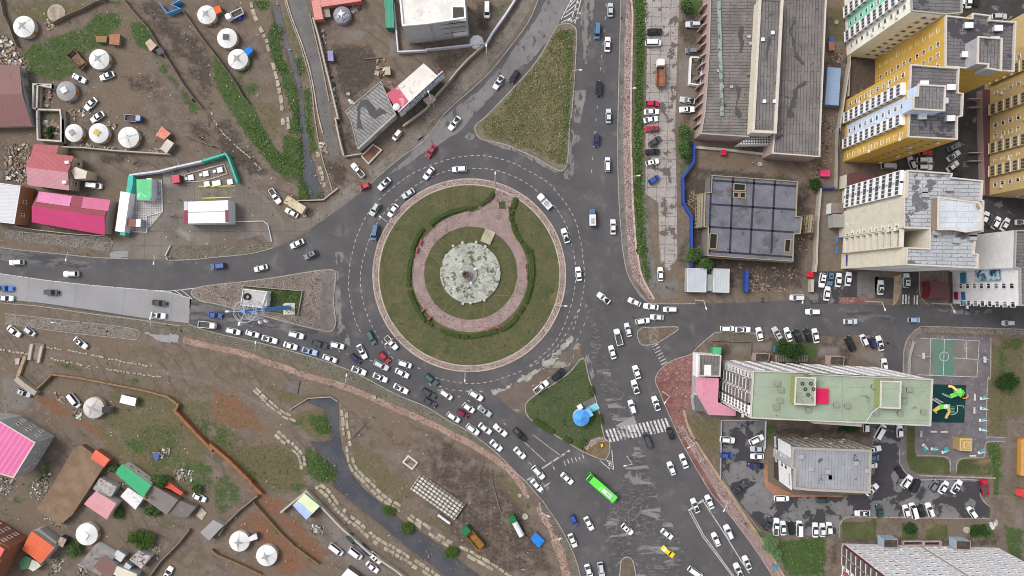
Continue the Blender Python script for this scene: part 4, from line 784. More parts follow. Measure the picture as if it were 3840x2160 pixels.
parapet(b,[Vector((p.x,p.y,0))for p in ring2],HB+.004,.68,.36,mPara)
facade(b,A4.pt(1450,175),A4.pt(1440,735),[(.2,'win'),(.48,'win'),(.70,'win'),(.93,'win')],10,1.5,31)
facade(b,A4.pt(1615,748),A4.pt(2195,790),[(.25,'strip',6.5,mBlue),(.15,'win'),(.36,'win'),(.55,'bal',3,.4,mWhW),(.85,'win')],9,4,31)
topbox(b,A4(1165,925,1455,940,1445,1205,1110,1185,1112,1045,1160,1045),36.5,HB,mBlue,mRfD);topbox(b,A4(1815,405,2068,425,2062,770,1920,745,1925,700,1808,690),36.5,HB,mGreyW,mRfD)
vents(b,A4(1690,290,2010,320,1660,605,1500,960,1190,1275,1495,1295,1210,920,1420,1105,1975,445),HB,None,(1.9,1.2,1.0));finish(b)
b.root['label']='tall yellow apartment block with pale blue and white glazed balcony columns'
# ------------------------------------------------------------------ cream and mint block
b=bld('apartment_block','cream apartment block with a mint green stripe at the top edge','building',HB,A4(1085,130,1460,167,1640,150,1640,-900,1040,-900),mCreamW,mRfC,par=(.5,mParaG))
A_,B_=A4.pt(1085,130),A4.pt(1040,-900)
facade(b,A_,B_,[(.09,'win'),(.215,'bal',3.1,1.3,mWhW),(.367,'strip',4.0,mMint),(.367,'win'),(.52,'bal',3.3,1.3,mWhW),(.68,'win'),(.85,'bal',3.3,1.3,mWhW)],10,1.5,31)
facade(b,A4.pt(1085,130),A4.pt(1460,167),[(.55,'win',1.0),(.84,'win',1.0)],10,1.5,31,wh=(1,1.0),fr=mFrameDk);finish(b)
# ------------------------------------------------------------------ tan block at the right edge
b=bld('apartment_block','tan apartment block with rows of balconies at the right edge','building',33,A4(1890,1010,1885,1330,1880,1700,1880,2130,2900,2200,2900,300,2100,260,1890,700),mTan,mRfC,seen=False,par=(.6,mPara))
pa,pb=A4.pt(1890,700),A4.pt(1880,2130)
facade(b,pa,pb,[(.06,'win'),(.14,'bal',3,.9,mTan),(.25,'win',.8),(.37,'bal',3.2,1.0,mTan),(.49,'win'),(.57,'win'),(.66,'bal',3.2,1.0,mTan),(.75,'win',.7),(.83,'bal',3.2,1.0,mTan),(.93,'win')],10,3.2,32.4,seen=False)
mb=MB();q=flat(A4(1800,1000,1880,1000,1876,2130,1830,2130,1810,1500),0);mb.prism([(p.x,p.y)for p in q],0,2.6,mPinkW,mMarR);mb.build('podium',b.root)
for y in(1090,1180,1670,1760):c=W(A4.pt(1760,y));MB().box((c.x,c.y,1.2),(4.6,.25,1.2),mPinkW).build('ramp_wall',b.root)
facade(b,A4.pt(1880,2130),A4.pt(2900,2200),[(.2,'win'),(.45,'win')],10,3.2,32.4,seen=False);finish(b)
# ------------------------------------------------------------------ cream block with silvery roof
b=bld('apartment_block','cream apartment block with a silvery patched roof and a brown water stain','building',32.5,B4(1040,545,1530,580,1520,625,1860,660,1845,870,1870,880,1862,1215,1785,1235,1765,1449)+C4(1810,150,1805,312,1020,272,1032,78)+B4(1275,1395,1275,1185,1040,1180,995,1172,995,850,1030,830),mCream,mRfE,par=(.6,mPara))
facade(b,B4.pt(1040,545),B4.pt(995,1172),[(.30,'bal',3.6,.8,mWhW),(.10,'bal',3.4,.8,mWhW),(.68,'win'),(.94,'win')],9,3.2,31.5)
facade(b,B4.pt(1040,1180),C4.pt(1032,78),[(.5,'loggia',4.6,mCream)],9,3.2,31.5)
facade(b,C4.pt(1020,272),C4.pt(1805,312),[(.3,'strip',6,mWhW),(.8,'strip',8,mWhW)],9,3,31)
A,Bq,n=edge(b,C4.pt(1032,78),C4.pt(1020,272));MB().box(A+(Bq-A)*.5+n*.05+Vector((0,0,3.4)),(.1,3.6,.9),plain('violet_sign',K(84,62,150))).build('sign_band',b.root)
topbox(b,B4(1385,840,1815,900,1855,960,1850,1190,1680,1215,1550,1190,1380,1190),35.2,32.5,plain('rust_stained_wall',K(140,124,108)),mat('foil_roof',K(198,202,208),K(178,182,188),.15,fine=.15,layers=[('brick',K(150,152,156),6,1.4,.05),('noise',K(146,128,108),.09,.6,.63)]),par=.25)
vents(b,B4(1210,770,1225,815,1490,750,1560,1310,1345,1225,1740,1240,1740,1280),32.5,mGreyW,(1.6,1.1,.9),mGreyW);finish(b)
mb=MB();q=flat(B4(470,565,800,600,790,700,470,700),0)
x=bld('entrance_annex','low annex with maroon roof beside the silvery roofed block','annex',4.6,B4(395,590,470,568,800,598,790,690,470,710,390,730),mCream,mMarR)
x=bld('entrance_annex','low grey entrance porch with a ribbed roof below the cream block','annex',3.4,B4(250,1020,365,1020,360,1165,250,1165),mGreyW,ribbed('grey_rib_roof',K(150,146,142),0,.5))
x=bld('entrance_annex','small white and grey shed at the foot of the cream block','annex',3.0,B4(225,900,360,900,365,1005,290,1010,220,1015),mWhW,mat('shed_grey_roof',K(128,118,110),None,.4))
# ------------------------------------------------------------------ white block with posters
b=bld('apartment_block','white office block with a big blue poster on its wall','building',26,C4(1490,330,1540,350,1545,690,2600,720,2600,-30,1500,-25),mWhW,mRfC,seen=False,par=(.6,mParaG))
pa,pb=C4.pt(1500,-25),C4.pt(1545,690)
facade(b,pa,pb,[(.30,'win',1.5),(.735,'win',1.5),(.985,'win',1.6),(.08,'win',1.5)],8,2.6,25.4,seen=False,fr=mWhW,wh=(1.5,1.6))
A,Bq,n=edge(b,C4.pt(1540,350),C4.pt(1545,690),False)
def board_on(b,A,Bq,n,t,w,z0,z1,m,nm='poster',off=.14,parent=None):
 d=(Bq-A).normalized();c=A+(Bq-A)*t+n*off;mb=MB();mb.box(c+Vector((0,0,(z0+z1)/2)),(w,.1,z1-z0),m,math.atan2(d.y,d.x));return mb.build(nm,parent or b.root),c,d
def postermat():
 t=NT('poster_print');v=t.pos(0,(1,1,1.0));c=t.mix(t.ramp(t.noise(v,.55,5),.4,.6),K(40,72,104),K(178,206,214));c=t.mix(t.ramp(t.noise(v,1.3,3),.55,.62),c,K(26,40,56));return t.done(c,.4)
A0_,B0_,n0=edge(b,pa,pb,False)
po,c,d=board_on(b,A0_,B0_,n0,.555,4.4,10.5,20.4,postermat());po['label']='large blue printed poster'
tb,c2,d=board_on(b,A0_,B0_,n0,.462,1.1,11.5,20.4,plain('poster_strip',K(176,204,208)),'poster_header')
Mx=Matrix(((0,d.x*0,n0.x,0),(0,0,n0.y,0),(0,0,0,0),(0,0,0,1)))
ex,ez=Vector((0,0,-1)),n0;ey=ez.cross(ex);Mt=Matrix((ex,ey,ez)).transposed().to_4x4();Mt.translation=c2+n0*.07+Vector((0,0,16))
lettering('ТАВИЛГА ХУДАЛДАА',.82,plain('poster_text',K(30,56,66)),Mt,b.root,1.12)
for t,w,z0,z1,cc in((.62,3.2,4.2,6.6,K(58,120,146)),(.56,1.2,4.6,6.6,K(110,150,178)),(.88,2.4,.9,2.6,K(150,36,76)),(.88,2.4,3.0,4.0,K(196,192,214)),(.88,2.4,4.2,5.8,K(50,104,146)),(.985,1.0,4.4,5.8,K(96,160,214))):board_on(b,A0_,B0_,n0,t,w,z0,z1,plain('shop_board_%d'%(t*100+z0),cc,.5),'shop_sign')
finish(b)
x=bld('shop_annex','small shop with a brown pitched roof against the white office block','shop',4.0,C4(1295,450,1490,462,1510,500,1515,640,1280,630,1310,540),mMar,mMarR)
MB().prism([(p.x,p.y)for p in flat(C4(1225,455,1300,452,1285,630,1215,600),0)],0,2.4,mMar,mMar).build('porch',x.root)
# ------------------------------------------------------------------ long bitumen roofed hall
b=bld('long_hall','long grey hall with a raised middle strip and tar streaked bitumen roofs','building',7,A3(760,-120,1280,-120,1190,1490)+B3(1185,188,655,155)+A3(700,1200,740,600),mPinkW,mRfA,par=(.35,mParaG))
for i in range(13):
 y=120+i*105+(10 if i%2 else 0);c=W(A3.pt(650-i*5+35,y));MB().box((c.x-.6,c.y,2.6),(2.2,.35,5.2),mPinkW,R(28)).build('wall_fin',b.root)
for(P,h,wl,rf,nm)in((A3(1540,-120,2020,-120,1950,1449)+B3(1945,400,1438,362,1470,0),8.2,mPinkW,mRfB,'wing'),(A3(1300,-10,1540,-5,1465,1440,1225,1430),11.5,plain('cream_parapet_wall',K(204,198,180)),mRfB,'middle_strip')):
 ring=ccw([W(p,h)for p in P]);MB().prism([(p.x,p.y)for p in ring],0,h,wl,rf).build(nm,b.root);Q=[Vector((p.x,p.y,h))for p in ring];Q+=Q[:2];MB().wall(Q,.8 if nm=='middle_strip' else .35,.5,mPara).build('parapet',b.root)
q=ccw([W(p,6)for p in B3(1065,265,1230,140,1470,150,1435,260,1360,262)]);MB().prism([(p.x,p.y)for p in q],2.8,6,mWhW,mat('portal_grid',K(206,206,208),K(190,190,192),.5,layers=[('brick',K(96,96,96),.8,.8,.2,0)])).build('porch',b.root)
MB().box(W(A3.pt(790,700))+Vector((0,0,7.3)),(1.0,36,.5),plain('green_gutter',K(140,158,150),layers=[('noise',K(104,98,92),.6,.5,.6)]),R(1.6)).build('gutter',b.root)
vents(b,A3(890,945,1200,475,1180,400,860,510,860,610,850,770,990,945),7,mGreyW,(.7,.6,.3),mGreyW)
for P,z in((A3(1095,270,1130,285,1120,420,1112,580,1078,570,1082,420,1062,380),7),(A3(1040,925,1100,960,1060,1150,1110,1250,1085,1290,1030,1230,1040,1130,1055,1010),7),(A3(1680,180,1700,260,1645,340,1690,480,1700,560,1790,690,1760,710,1680,620,1650,480,1632,330),8.2),(A3(1810,880,1800,920,1720,965,1700,1140,1650,1190,1680,1270,1590,1290,1600,1200,1650,1100,1665,980,1730,910),8.2),(A3(1400,390,1430,440,1392,540,1375,690,1360,640),11.5)):
 r=[W(p,z)for p in ragged(P,3.5,4,int(P[0][0]))];MB().poly([(p.x,p.y,z+.03)for p in r],plain('tar_streak',K(78,75,77))).build('tar_streak',b.root)
vents(b,A3(1435,362,1328,435,1345,1105,1455,1105),11.5,mWhW,(.7,.7,.5))
tw=bld('sunken_light_well','white rimmed light well beside the long hall','light well',1.2,A3(545,620,685,625,655,935,530,920),mWhW,mat('well_floor',K(120,112,100),K(84,78,70),.8,layers=[('noise',K(60,58,52),.9,.5,.56)]),par=(.6,mWhW))
x=bld('blue_shed','blue metal shed with a pitched roof right of the long hall','shed',3.2,A4(185,728,330,740,305,1145,155,1135),plain('blue_shed_wall',K(120,140,165)),ribbed('blue_rib_roof',K(140,164,196),90,.55,.8,K(110,130,160)))
# ------------------------------------------------------------------ concrete frame building site
b=bld('unfinished_building','unfinished concrete building with dark formwork lines and open shafts','building',6.5,B3(780,605,1705,672,1690,1050,1755,1058,1735,1235,1665,1240)+C3(1655,232,735,170)+B3(740,1165,695,1160,705,795,770,790),plain('raw_concrete',K(120,116,114)),mat('formwork_deck',K(116,116,126),K(102,102,112),.25,rot=-4,fine=.2,layers=[('brick',K(96,96,104),1.2,.6,.03),('noise',K(170,170,174),1.0,.67,.72),('noise',K(90,88,92),.15,.5,.62),('noise',K(74,70,72),.5,.62,.68)]))
mDarkBeam=plain('dark_beam',K(50,48,56));mb=MB()
for P in(B3(1010,610,975,1449),B3(1240,640,1195,1449),B3(1465,660,1425,1449),B3(770,915,1690,975),B3(745,1160,1670,1220),B3(780,655,1700,720),B3(775,610,745,1449),C3(735,120,1650,185)):mb.bar(W(P[0],6.5)+Vector((0,0,.06)),W(P[1],6.5)+Vector((0,0,.06)),.55,mDarkBeam,.1)
mb.build('formwork_joint',b.root)
for P in(B3(1020,690,1145,700,1140,770,1015,765),B3(1015,785,1070,788,1068,845,1012,840),B3(1085,788,1145,790,1142,850,1083,846),B3(760,1230,840,1240,830,1400,750,1395),B3(1575,1295,1640,1300,1625,1440,1565,1430)):
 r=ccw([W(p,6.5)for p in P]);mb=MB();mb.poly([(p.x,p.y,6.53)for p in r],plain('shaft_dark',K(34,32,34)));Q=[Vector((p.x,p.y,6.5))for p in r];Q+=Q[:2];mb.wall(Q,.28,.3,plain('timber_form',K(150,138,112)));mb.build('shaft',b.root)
mTim=plain('timber',K(158,146,120));
Q=[Vector((p.x,p.y,6.5))for p in b.ring];Q+=Q[:2];MB().wall(Q,.22,.5,mTim).build('edge_board',b.root)
def scaffold(P0,P1,hz,n,lab):
 a,c=W(P0),W(P1);d=(c-a).normalized();nn=Vector((-d.y,d.x,0));mb=MB()
 for i in range(n):
  p=a+(c-a)*i/(n-1)
  for s in(0,1.3):mb.tube(p+nn*s,p+nn*s+Vector((0,0,hz+.8)),.07,.07,mTim,6)
  for z in(1.8,3.6,hz):mb.bar(p+Vector((0,0,z))-nn*.2,p+nn*1.5+Vector((0,0,z)),.1,mTim)
 for z in(1.8,3.6,hz):
  for s in(0,1.3,.65):mb.bar(a+nn*s+Vector((0,0,z)),c+nn*s+Vector((0,0,z)),.12 if s!=.65 else .5,mTim,.06)
 return mb.thing('scaffold',lab,'scaffold')
scaffold(B3.pt(592,830),B3.pt(580,1175),6,9,'timber scaffold on the left side of the unfinished building');scaffold(B3.pt(1765,1050),B3.pt(1745,1230),5,5,'short timber scaffold on the right side of the unfinished building')
scaffold(C3.pt(700,195),C3.pt(1570,248),4.6,14,'long timber scaffold below the unfinished building')
# ------------------------------------------------------------------ guard huts
x=bld('guard_hut','guard hut with a mottled silver roof, larger of two by the site','hut',3,C3(515,305,722,310,718,568,512,565),mGreyW,ribbed('silver_roof',K(180,186,192),0,.5,.9,K(160,166,172)),par=(.12,mWhW),tw=.12)
x=bld('guard_hut','guard hut with a plain pale roof, smaller of two by the site','hut',3,C3(800,310,972,314,968,572,796,568),mGreyW,ribbed('silver_roof_plain',K(182,188,190),0,.5,.92),par=(.12,mWhW),tw=.12)
x=bld('link_shed','low green grey lean-to between the two guard huts','shed',2.2,C3(724,375,795,375,795,555,722,555),mGreyW,plain('lean_roof',K(142,152,146)))
# ------------------------------------------------------------------ green roofed slab block
b=bld('apartment_block','long apartment block with a pale green flat roof','building',25,D3(1222,256,1900,285)+D4(0,298,1322,348,1298,862,560,830,40,808)+D3(1365,785,1192,775),plain('grey_panel_wall',K(178,178,182),layers=[('brick',K(120,118,118),6.4,2.75,.06,0)]),mRfG,par=(.45,plain('pale_parapet',K(190,188,180))))
facade(b,D3.pt(1222,256),D3.pt(1192,775),[(.12,'win',1.6),(.26,'strip',2.2,plain('olive_panel',K(136,136,122))),(.32,'bal',3.0,.5,plain('loggia_grey',K(132,128,120))),(.5,'win',1.6),(.62,'bal',3.0,.5,MT['loggia_grey']),(.8,'bal',3.0,.5,mWhW),(.93,'win',1.4)],9,.6,24.8,wh=(1.6,1.7))
facade(b,D3.pt(1222,256),D4.pt(1322,348),[(t,'strip',6.0,plain('bright_panel',K(214,214,220)))for t in(.56,.7,.86)]+[(.06+.088*i,'win',1.7)for i in range(11)],9,.6,24.8,wh=(1.7,1.4))
for P,nm in((D3(1692,332,1902,340,1895,632,1680,622),'penthouse'),(D4(762,375,976,382,966,668,757,660),'penthouse')):topbox(b,P,28,25,plain('olive_wall',K(140,148,96)),mRfG,nm,.25)
MB().box(W(D3.pt(1968,538),26),(4.0,4.2,.15),plain('crimson_sheet',K(208,30,84),.5)).build('roof_panel',b.root)
vents(b,D3(1480,395,1520,470,1510,580,1820,685,1470,655)+D4(270,630,390,640,700,720,1060,465,1005,525,1000,590,680,430,960,720,1215,705),25,plain('vent_dark',K(96,98,90)),(1.2,1.0,.6),plain('vent_green',K(136,144,128)))
mb=MB()
for t in range(5):c=W(D3.pt(1760+t*30,400+(t%3)*60),28);mb.torus((c.x,c.y,28.3),.38,.12,plain('tyre_rubber',K(38,38,40)))
mb.build('roof_tyre',b.root);finish(b)
mb=MB();pts=[W(D4.pt(660,620),25)+Vector((0,0,4)),W(D4.pt(610,700),25)+Vector((0,0,2.5)),W(D4.pt(598,830),25)]
for a_,c_ in zip(pts,pts[1:]):mb.tube(a_,c_,.09,.09,mWhW,6)
mb.build('roof_mast',b.root)
ledge=ccw([W(p,22)for p in D3(1800,800,1890,835)+D4(555,870,560,835,0,815)]);MB().prism([(p.x,p.y)for p in ledge],3,22,MT['grey_panel_wall'],mPara).build('side_ledge',b.root)
for P,lab in((D3(1250,75,1410,75,1400,160,1250,160),'left of two dark roofed entrance porches above the green roofed block'),(D4(210,105,365,108,360,205,205,200),'right of two dark roofed entrance porches above the green roofed block')):bld('entrance_porch',lab,'porch',3,P,mPinkW,mat('mossy_roof',K(84,76,68),K(60,54,48),.8,layers=[('noise',K(140,130,120),1.2,.66,.72)]),par=(.15,mPinkW),tw=.15)
x=bld('low_office','low grey roofed office left of the green roofed block','building',5.5,D3(640,78,882,90,870,325,632,320),mWhW,mRfB,par=(.3,mPara),tw=.3)
MB().box(W(D3.pt(615,280))+Vector((0,0,2)),(2.6,12.6,4),mWhW,R(-1)).build('side_wall',x.root);MB().box(W(D3.pt(735,255),5.7),(2.1,3.2,.2),mWhW).build('skylight',x.root)
q=ccw([W(p,4.8)for p in D3(612,330,858,345,846,605,1042,692,1038,752,750,742,608,500)]);mb=MB();mb.prism([(p.x,p.y)for p in q],0,4.8,mGreyW,ribbed('rose_roof',K(206,140,160),0,.9,.9,K(188,104,130)));mb.build('rose_roof',x.root)
q=ccw([W(p,3.4)for p in D3(600,505,742,710,600,700,580,560)]);MB().prism([(p.x,p.y)for p in q],0,3.4,mGreyW,ribbed('dull_roof',K(106,104,106),0,.6)).build('lower_roof',x.root)
x=bld('kiosk_canopy','small bright green canopy above the low office','canopy',2.8,C3(790,1165,886,1168,882,1240,790,1238),plain('green_side',K(70,140,100)),plain('green_sheet',K(76,176,118),.5))
# ------------------------------------------------------------------ grey roofed office in the car park
b=bld('office_block','grey roofed office with white and dark brown slanting front','building',12.5,E3(1648,42,1900,52)+E4(655,72,642,548,0,520)+E3(1660,500,1670,290,1630,270),mGreyW,mRfH,par=(.5,plain('beige_rim',K(168,160,150))),tw=.7)
A,Bq,n=edge(b,E3.pt(1648,42),E3.pt(1660,500))
for t,w,z0,z1,m in((.5,13.2,3.6,12.4,mWhW),(.5,13.3,0,3.55,mBrown)):board_on(b,A,Bq,n,t,w,z0,z1,m,'front_wall',.3)
for t in(.36,.55):
 for z in(6.4,9.0):window(b,A+(Bq-A)*t+n*.37+Vector((0,0,z)),n,1.5,1.9,mFrame)
 window(b,A+(Bq-A)*(t-.02)+n*.37+Vector((0,0,2)),n,1.4,1.3,mFrame)
sg,c,d=board_on(b,A,Bq,n,.1,3.4,.8,2.4,plain('white_sign',K(196,196,198)),'sign_board',.42)
ex=(Bq-A).normalized();ez=n;ey=Vector((0,0,1));ex=ey.cross(ez);Mt=Matrix((ex,ey,ez)).transposed().to_4x4();Mt.translation=A+(Bq-A)*.8+n*.38+Vector((0,0,11.2));lettering('YUCAR',1.1,plain('navy_letters',K(60,74,96)),Mt,b.root)
A,Bq,n=edge(b,E3.pt(1648,42),E4.pt(655,72))
for i in range(10):
 a_=A+(Bq-A)*(.03+i*.1)
 for z in(2.4,5.4,8.4):window(b,a_+(Bq-A)*.03+n*.03+Vector((0,0,z)),n,2.4,1.6,mFrameDk)
 MB().bar(a_+n*.1+Vector((0,0,.6)),a_+(Bq-A)*.085+n*.1+Vector((0,0,12.2)),.25,plain('beige_brace',K(170,162,148)),.4).build('facade_brace',b.root)
vents(b,E3(1745,150,1850,280,2050,370,2340,220)+E4(180,310,205,370,605,300),12.5,mGreyW,(1.0,.9,.6),mGreyW);finish(b)
# ------------------------------------------------------------------ long white block at the lower right
b=bld('apartment_block','long pale apartment block with maroon striped end wall at the lower edge','building',27.5,E4(345,1095,1200,1118,2040,1142,2030,1700,330,1700),mat('white_panel_wall',K(226,226,234),K(214,214,222),.2,fine=.1,layers=[('brick',K(160,158,162),6.2,2.7,.05,0)]),mRfC,seen=False,par=(.5,mPara))
facade(b,E4.pt(345,1095),E4.pt(2040,1142),[((i+.5)/16,'win',1.5)for i in range(16)],9,.7,24.8,seen=False,fr=mFrame,wh=(1.5,1.15))
facade(b,E4.pt(345,1095),E4.pt(330,1700),[(.04,'strip',1.6,mMar),(.1,'bal',2.6,.5,plain('brown_panel',K(120,100,92))),(.2,'win',1.6),(.28,'bal',2.6,.5,MT['brown_panel']),(.4,'win',1.6),(.5,'strip',2,plain('rosy_panel',K(150,96,84))),(.62,'bal',2.6,.5,mWhW)],9,.7,24.8,seen=False);finish(b)
A,Bq,n=edge(b,E4.pt(345,1095),E4.pt(2040,1142),False);MB().box(A+(Bq-A)*.49+n*.1+Vector((0,0,12.4)),(.5,.2,24.8),mPinkW,math.atan2((Bq-A).y,(Bq-A).x)).build('drain_pipe',b.root)
for P,lab in((E4(790,1045,948,1048,948,1142,792,1140),'left of two dark roofed porches on the long pale block'),(E4(1580,1062,1735,1066,1735,1162,1580,1158),'right of two dark roofed porches on the long pale block')):bld('entrance_porch',lab,'porch',3.2,P,plain('pale_blue_side',K(160,178,196)),MT['mossy_roof'],par=(.15,mPinkW),tw=.15)
for P,lab in((E4(990,1062,1205,1060,1205,1100,990,1105),'basement stair well with bars beside the left porch'),(E4(1215,1065,1395,1062,1395,1110,1215,1108),'open basement stair well between the two porches')):
 mb=MB();r=flat(P,0);mb.poly([(p.x,p.y,.12)for p in r],plain('stair_dark',K(44,42,42)));Q=r+r[:2];mb.wall(Q,.3,1.0,mPinkW);mb.thing('stair_well',lab,'stair well')
x=bld('basement_stair','barred basement stair well above the green roofed block','stair well',1.1,D3(1485,95,1830,100,1820,165,1485,165),mPinkW,plain('bar_dark',K(58,54,52),layers=[('brick',K(130,122,112),.5,3,.15,0)]))
# ------------------------------------------------------------------ houses and sheds on the left and top
mSignW=plain('white_panel',K(216,220,228),.5)
def gable(name,label,P,h,rise,wall,roofm,roof2=None,cat='house',over=.25,along=0,group=None,chim=None):
 """pitched house from four eave points (as seen); the ridge runs parallel to edge `along`"""
 q=[W(p,h)for p in P];c=sum(q,Vector())/4;c.z=0;root=empty(name,c,label,cat,group)
 ring=ccw([Vector((v.x,v.y,0))for v in q]);inn=[c+(v-c)*.95 for v in ring]
 MB().prism([(v.x,v.y)for v in inn],0,h-.05,wall).build('wall',root)
 if along:q=q[along:]+q[:along]
 a,b2,c2,d2=q;r0,r1=(a+d2)/2,(b2+c2)/2;r0.z=r1.z=h+rise
 mb=MB();m2=roof2 or roofm;t=Vector((0,0,.12))
 for(s,e,f,g,m)in((a,b2,r1,r0,roofm),(c2,d2,r0,r1,m2)):mb.add([s,e,f,g],[(0,1,2,3)],m);mb.add([s-t,e-t,f-t,g-t],[(3,2,1,0)],m);mb.add([s,e,e-t,s-t],[(0,1,2,3)],m)
 o=mb.build('roof',root)
 for(u,v,w_)in((a,d2,r0),(b2,c2,r1)):MB().add([c+(u-c)*.95,c+(v-c)*.95,c+(w_-c)*.95-Vector((0,0,.05))],[(0,1,2),(2,1,0)],wall).build('gable_end',root)
 if chim:
  p=W(chim,h+rise);MB().box((p.x,p.y,h+rise*.5+.5),(.6,.6,1.6),mBrick).build('chimney',root)
 b=B();b.root,b.h,b.seen,b.ring,b.nwin,b.rest=root,h,True,ring,0,MB();return b
def flatbox(name,label,cat,h,P,wall,roof,par=None,group=None,tw=.2):return bld(name,label,cat,h,P,wall,roof,par=par,tw=tw,group=group)
def wins(b,pa,pb,ts,z,w=1.2,hh=1.2,fr=None):
 A,Bq,n=edge(b,pa,pb)
 for t in ts:window(b,A+(Bq-A)*t+n*.05+Vector((0,0,z)),n,w,hh,fr or mFrame)
mDullRed=ribbed('dull_red_roof',K(118,76,74),8,.8,.9,K(104,66,64))
x=gable('brown_roofed_house','house with a dull maroon roof at the upper left edge',A0(-420,715,210,700,350,1370,-420,1385),3.2,1.4,mGreyW,mDullRed,along=0);wins(x,A0.pt(210,700),A0.pt(350,1370),(.15,.36),1.7,1.6,1.5,mFrameDk)
x=bld('ruined_walls','roofless white walled ruin filled with rubble and weeds','ruin',2.2,A0(350,905,560,910,560,960,415,930,405,1180,660,1185,670,1290)+B0(670,240,400,220,390,0)+A0(390,1190,345,1180),plain('whitewashed_wall',K(190,184,176),layers=[('noise',K(120,112,104),.7,.6,.7)]),mat('rubble_floor',K(112,100,88),K(84,84,62),.6,layers=[('noise',K(160,140,126),1.0,.62,.7),('noise',K(70,84,48),.4,.56,.66)]))
x.roof.location.z=-1.9;parapet(x,x.ring,1.2,1.0,.5,MT['whitewashed_wall'])
mRedRf=ribbed('faded_red_roof',K(166,82,88),0,.35,.92,K(150,96,98));mRedRf2=ribbed('pale_red_roof',K(196,140,148),0,.35,.92)
x=gable('red_roofed_house','two storey house with a faded red roof and beige bay',B0(350,340,800,392,752,765,300,708),5,1.6,plain('beige_wall',K(190,176,154)),mRedRf,mRedRf2,along=0)
x2=ccw([W(p,4.6)for p in B0(366,262,632,276,612,368,350,345)]);MB().prism([(p.x,p.y)for p in x2],0,4.6,MT['beige_wall'],mRedRf).build('side_wing',x.root)
q=ccw([W(p,5)for p in B0(770,550,820,508,945,560,930,635,815,640)]);MB().prism([(p.x,p.y)for p in q],0,5,MT['beige_wall'],plain('bay_roof',K(214,200,186))).build('bay',x.root);wins(x,B0.pt(800,392),B0.pt(752,765),(.2,.78),2.6,1.4,1.6)
for p in(B0.pt(728,460),B0.pt(700,675)):c=W(p,6);MB().box((c.x,c.y,5.8),(1.2,.9,.8),mWhW,R(6)).build('dormer',x.root)
hot=ribbed('hot_pink_roof',K(192,58,110),-7,.5,.94);crim=ribbed('crimson_roof',K(134,40,60),-97,.7,.88,K(120,32,52));pal=ribbed('pale_pink_roof',K(206,122,164),-97,.5,.95)
x=gable('crimson_roofed_house','long house with crimson, pale pink and hot pink roof strips',B0(425,775,1200,865,1140,1250,345,1110),4,1.5,plain('grey_gable',K(170,160,150)),crim,hot,along=0)
def patch(x,P,h,m,nm='roof_sheet'):
 r=ccw([W(p,h)for p in P]);MB().prism([(p.x,p.y)for p in r],h-.06,h,m).build(nm,x.root)
a0_,a1_=W(B0.pt(425,775),4),W(B0.pt(785,825),4);
def onslope(x,P,zs,m,nm='roof_sheet'):MB().add([W(p,z)+Vector((0,0,.03))for p,z in zip(P,zs)],[tuple(range(len(P)))],m).build(nm,x.root)
onslope(x,B0(425,777,783,822,757,940,395,888),(4,4,5.12,5.12),pal);onslope(x,B0(905,835,1200,868,1175,990,885,955),(4,4,5.1,5.1),ribbed('rose_patch_roof',K(192,96,132),-97,.5,.9))
x=flatbox('orange_walled_house','pale flat roof house with orange brown walls at the left edge','house',5.6,B0(-180,665,0,685,228,715,160,1130,0,1112,-200,1090),plain('orange_wall',K(164,112,80)),ribbed('pale_metal_roof',K(196,196,200),88,1.1,.95),par=(.15,mSignW));wins(x,B0.pt(228,715),B0.pt(160,1130),(.4,.74),3.2,1.2,1.4)
x=flatbox('white_container_shed','long plain white shed standing beside the teal fence','shed',3,B0(1310,775,1412,792,1350,1222,1250,1207),mWhW,plain('bright_white_sheet',K(240,240,240),.5),par=None)
x=flatbox('green_kiosk','kiosk with a bright green roof and white sign front','kiosk',3.2,B0(1482,645,1648,645,1645,830,1618,872,1488,866),mSignW,plain('kiosk_green_roof',K(86,190,124),.5,layers=[('noise',K(170,226,190),.3,.6,.7)]))
MB().box(W(B0.pt(1680,745))+Vector((0,0,1.5)),(1.5,5.4,3),mSignW,R(1)).build('sign_front',x.root)
x=flatbox('small_shed','little hut with half brown and half white roof by the tiled yard','hut',2.4,B0(1392,1072,1530,1078,1525,1162,1390,1155),mGreyW,plain('brown_sheet',K(140,92,84)));patch(x,B0(1480,1076,1530,1078,1525,1162,1475,1160),2.45,mWhW)
x=flatbox('red_kiosk','small square red roofed kiosk near the fuel tanks','kiosk',2.4,B0(1862,600,1942,594,1952,676,1875,684),plain('kiosk_wall',K(110,60,66)),plain('kiosk_red_roof',K(196,70,96),.5))
x=flatbox('fuel_canopy','white fuel station canopy with dark red end panels','canopy',5.2,N(690,757,855,751,856,835,692,838),mSignW,plain('canopy_white',K(236,238,242),.45),par=None)
for P,m in((N(689.5,789,704,788,704,840,690.5,840),plain('dark_red_panel',K(140,62,76))),(N(844,788,856,787,857,833,845,834),MT['dark_red_panel']),(N(689.5,756,703,755,703,788,689.5,789),plain('lilac_panel',K(200,196,212)))):patch(x,P,5.28,m,'end_panel')
MB().bar(W(N.pt(704,796),5.2)+Vector((0,0,.06)),W(N.pt(846,793),5.2)+Vector((0,0,.06)),.22,mGreyW,.08).build('gutter',x.root)
x=flatbox('pale_house','white house with a stained white roof and glazed lower front','house',13,A1(2010,-150,2052,290,2318,268)+A2(430,205,405,-150),plain('concrete_block_wall',K(178,178,178),layers=[('brick',K(150,150,150),1.6,.8,.04)]),mRfW,par=(.5,mWhW),tw=.5)
A,Bq,n=edge(x,A1.pt(2052,290),A2.pt(430,205))
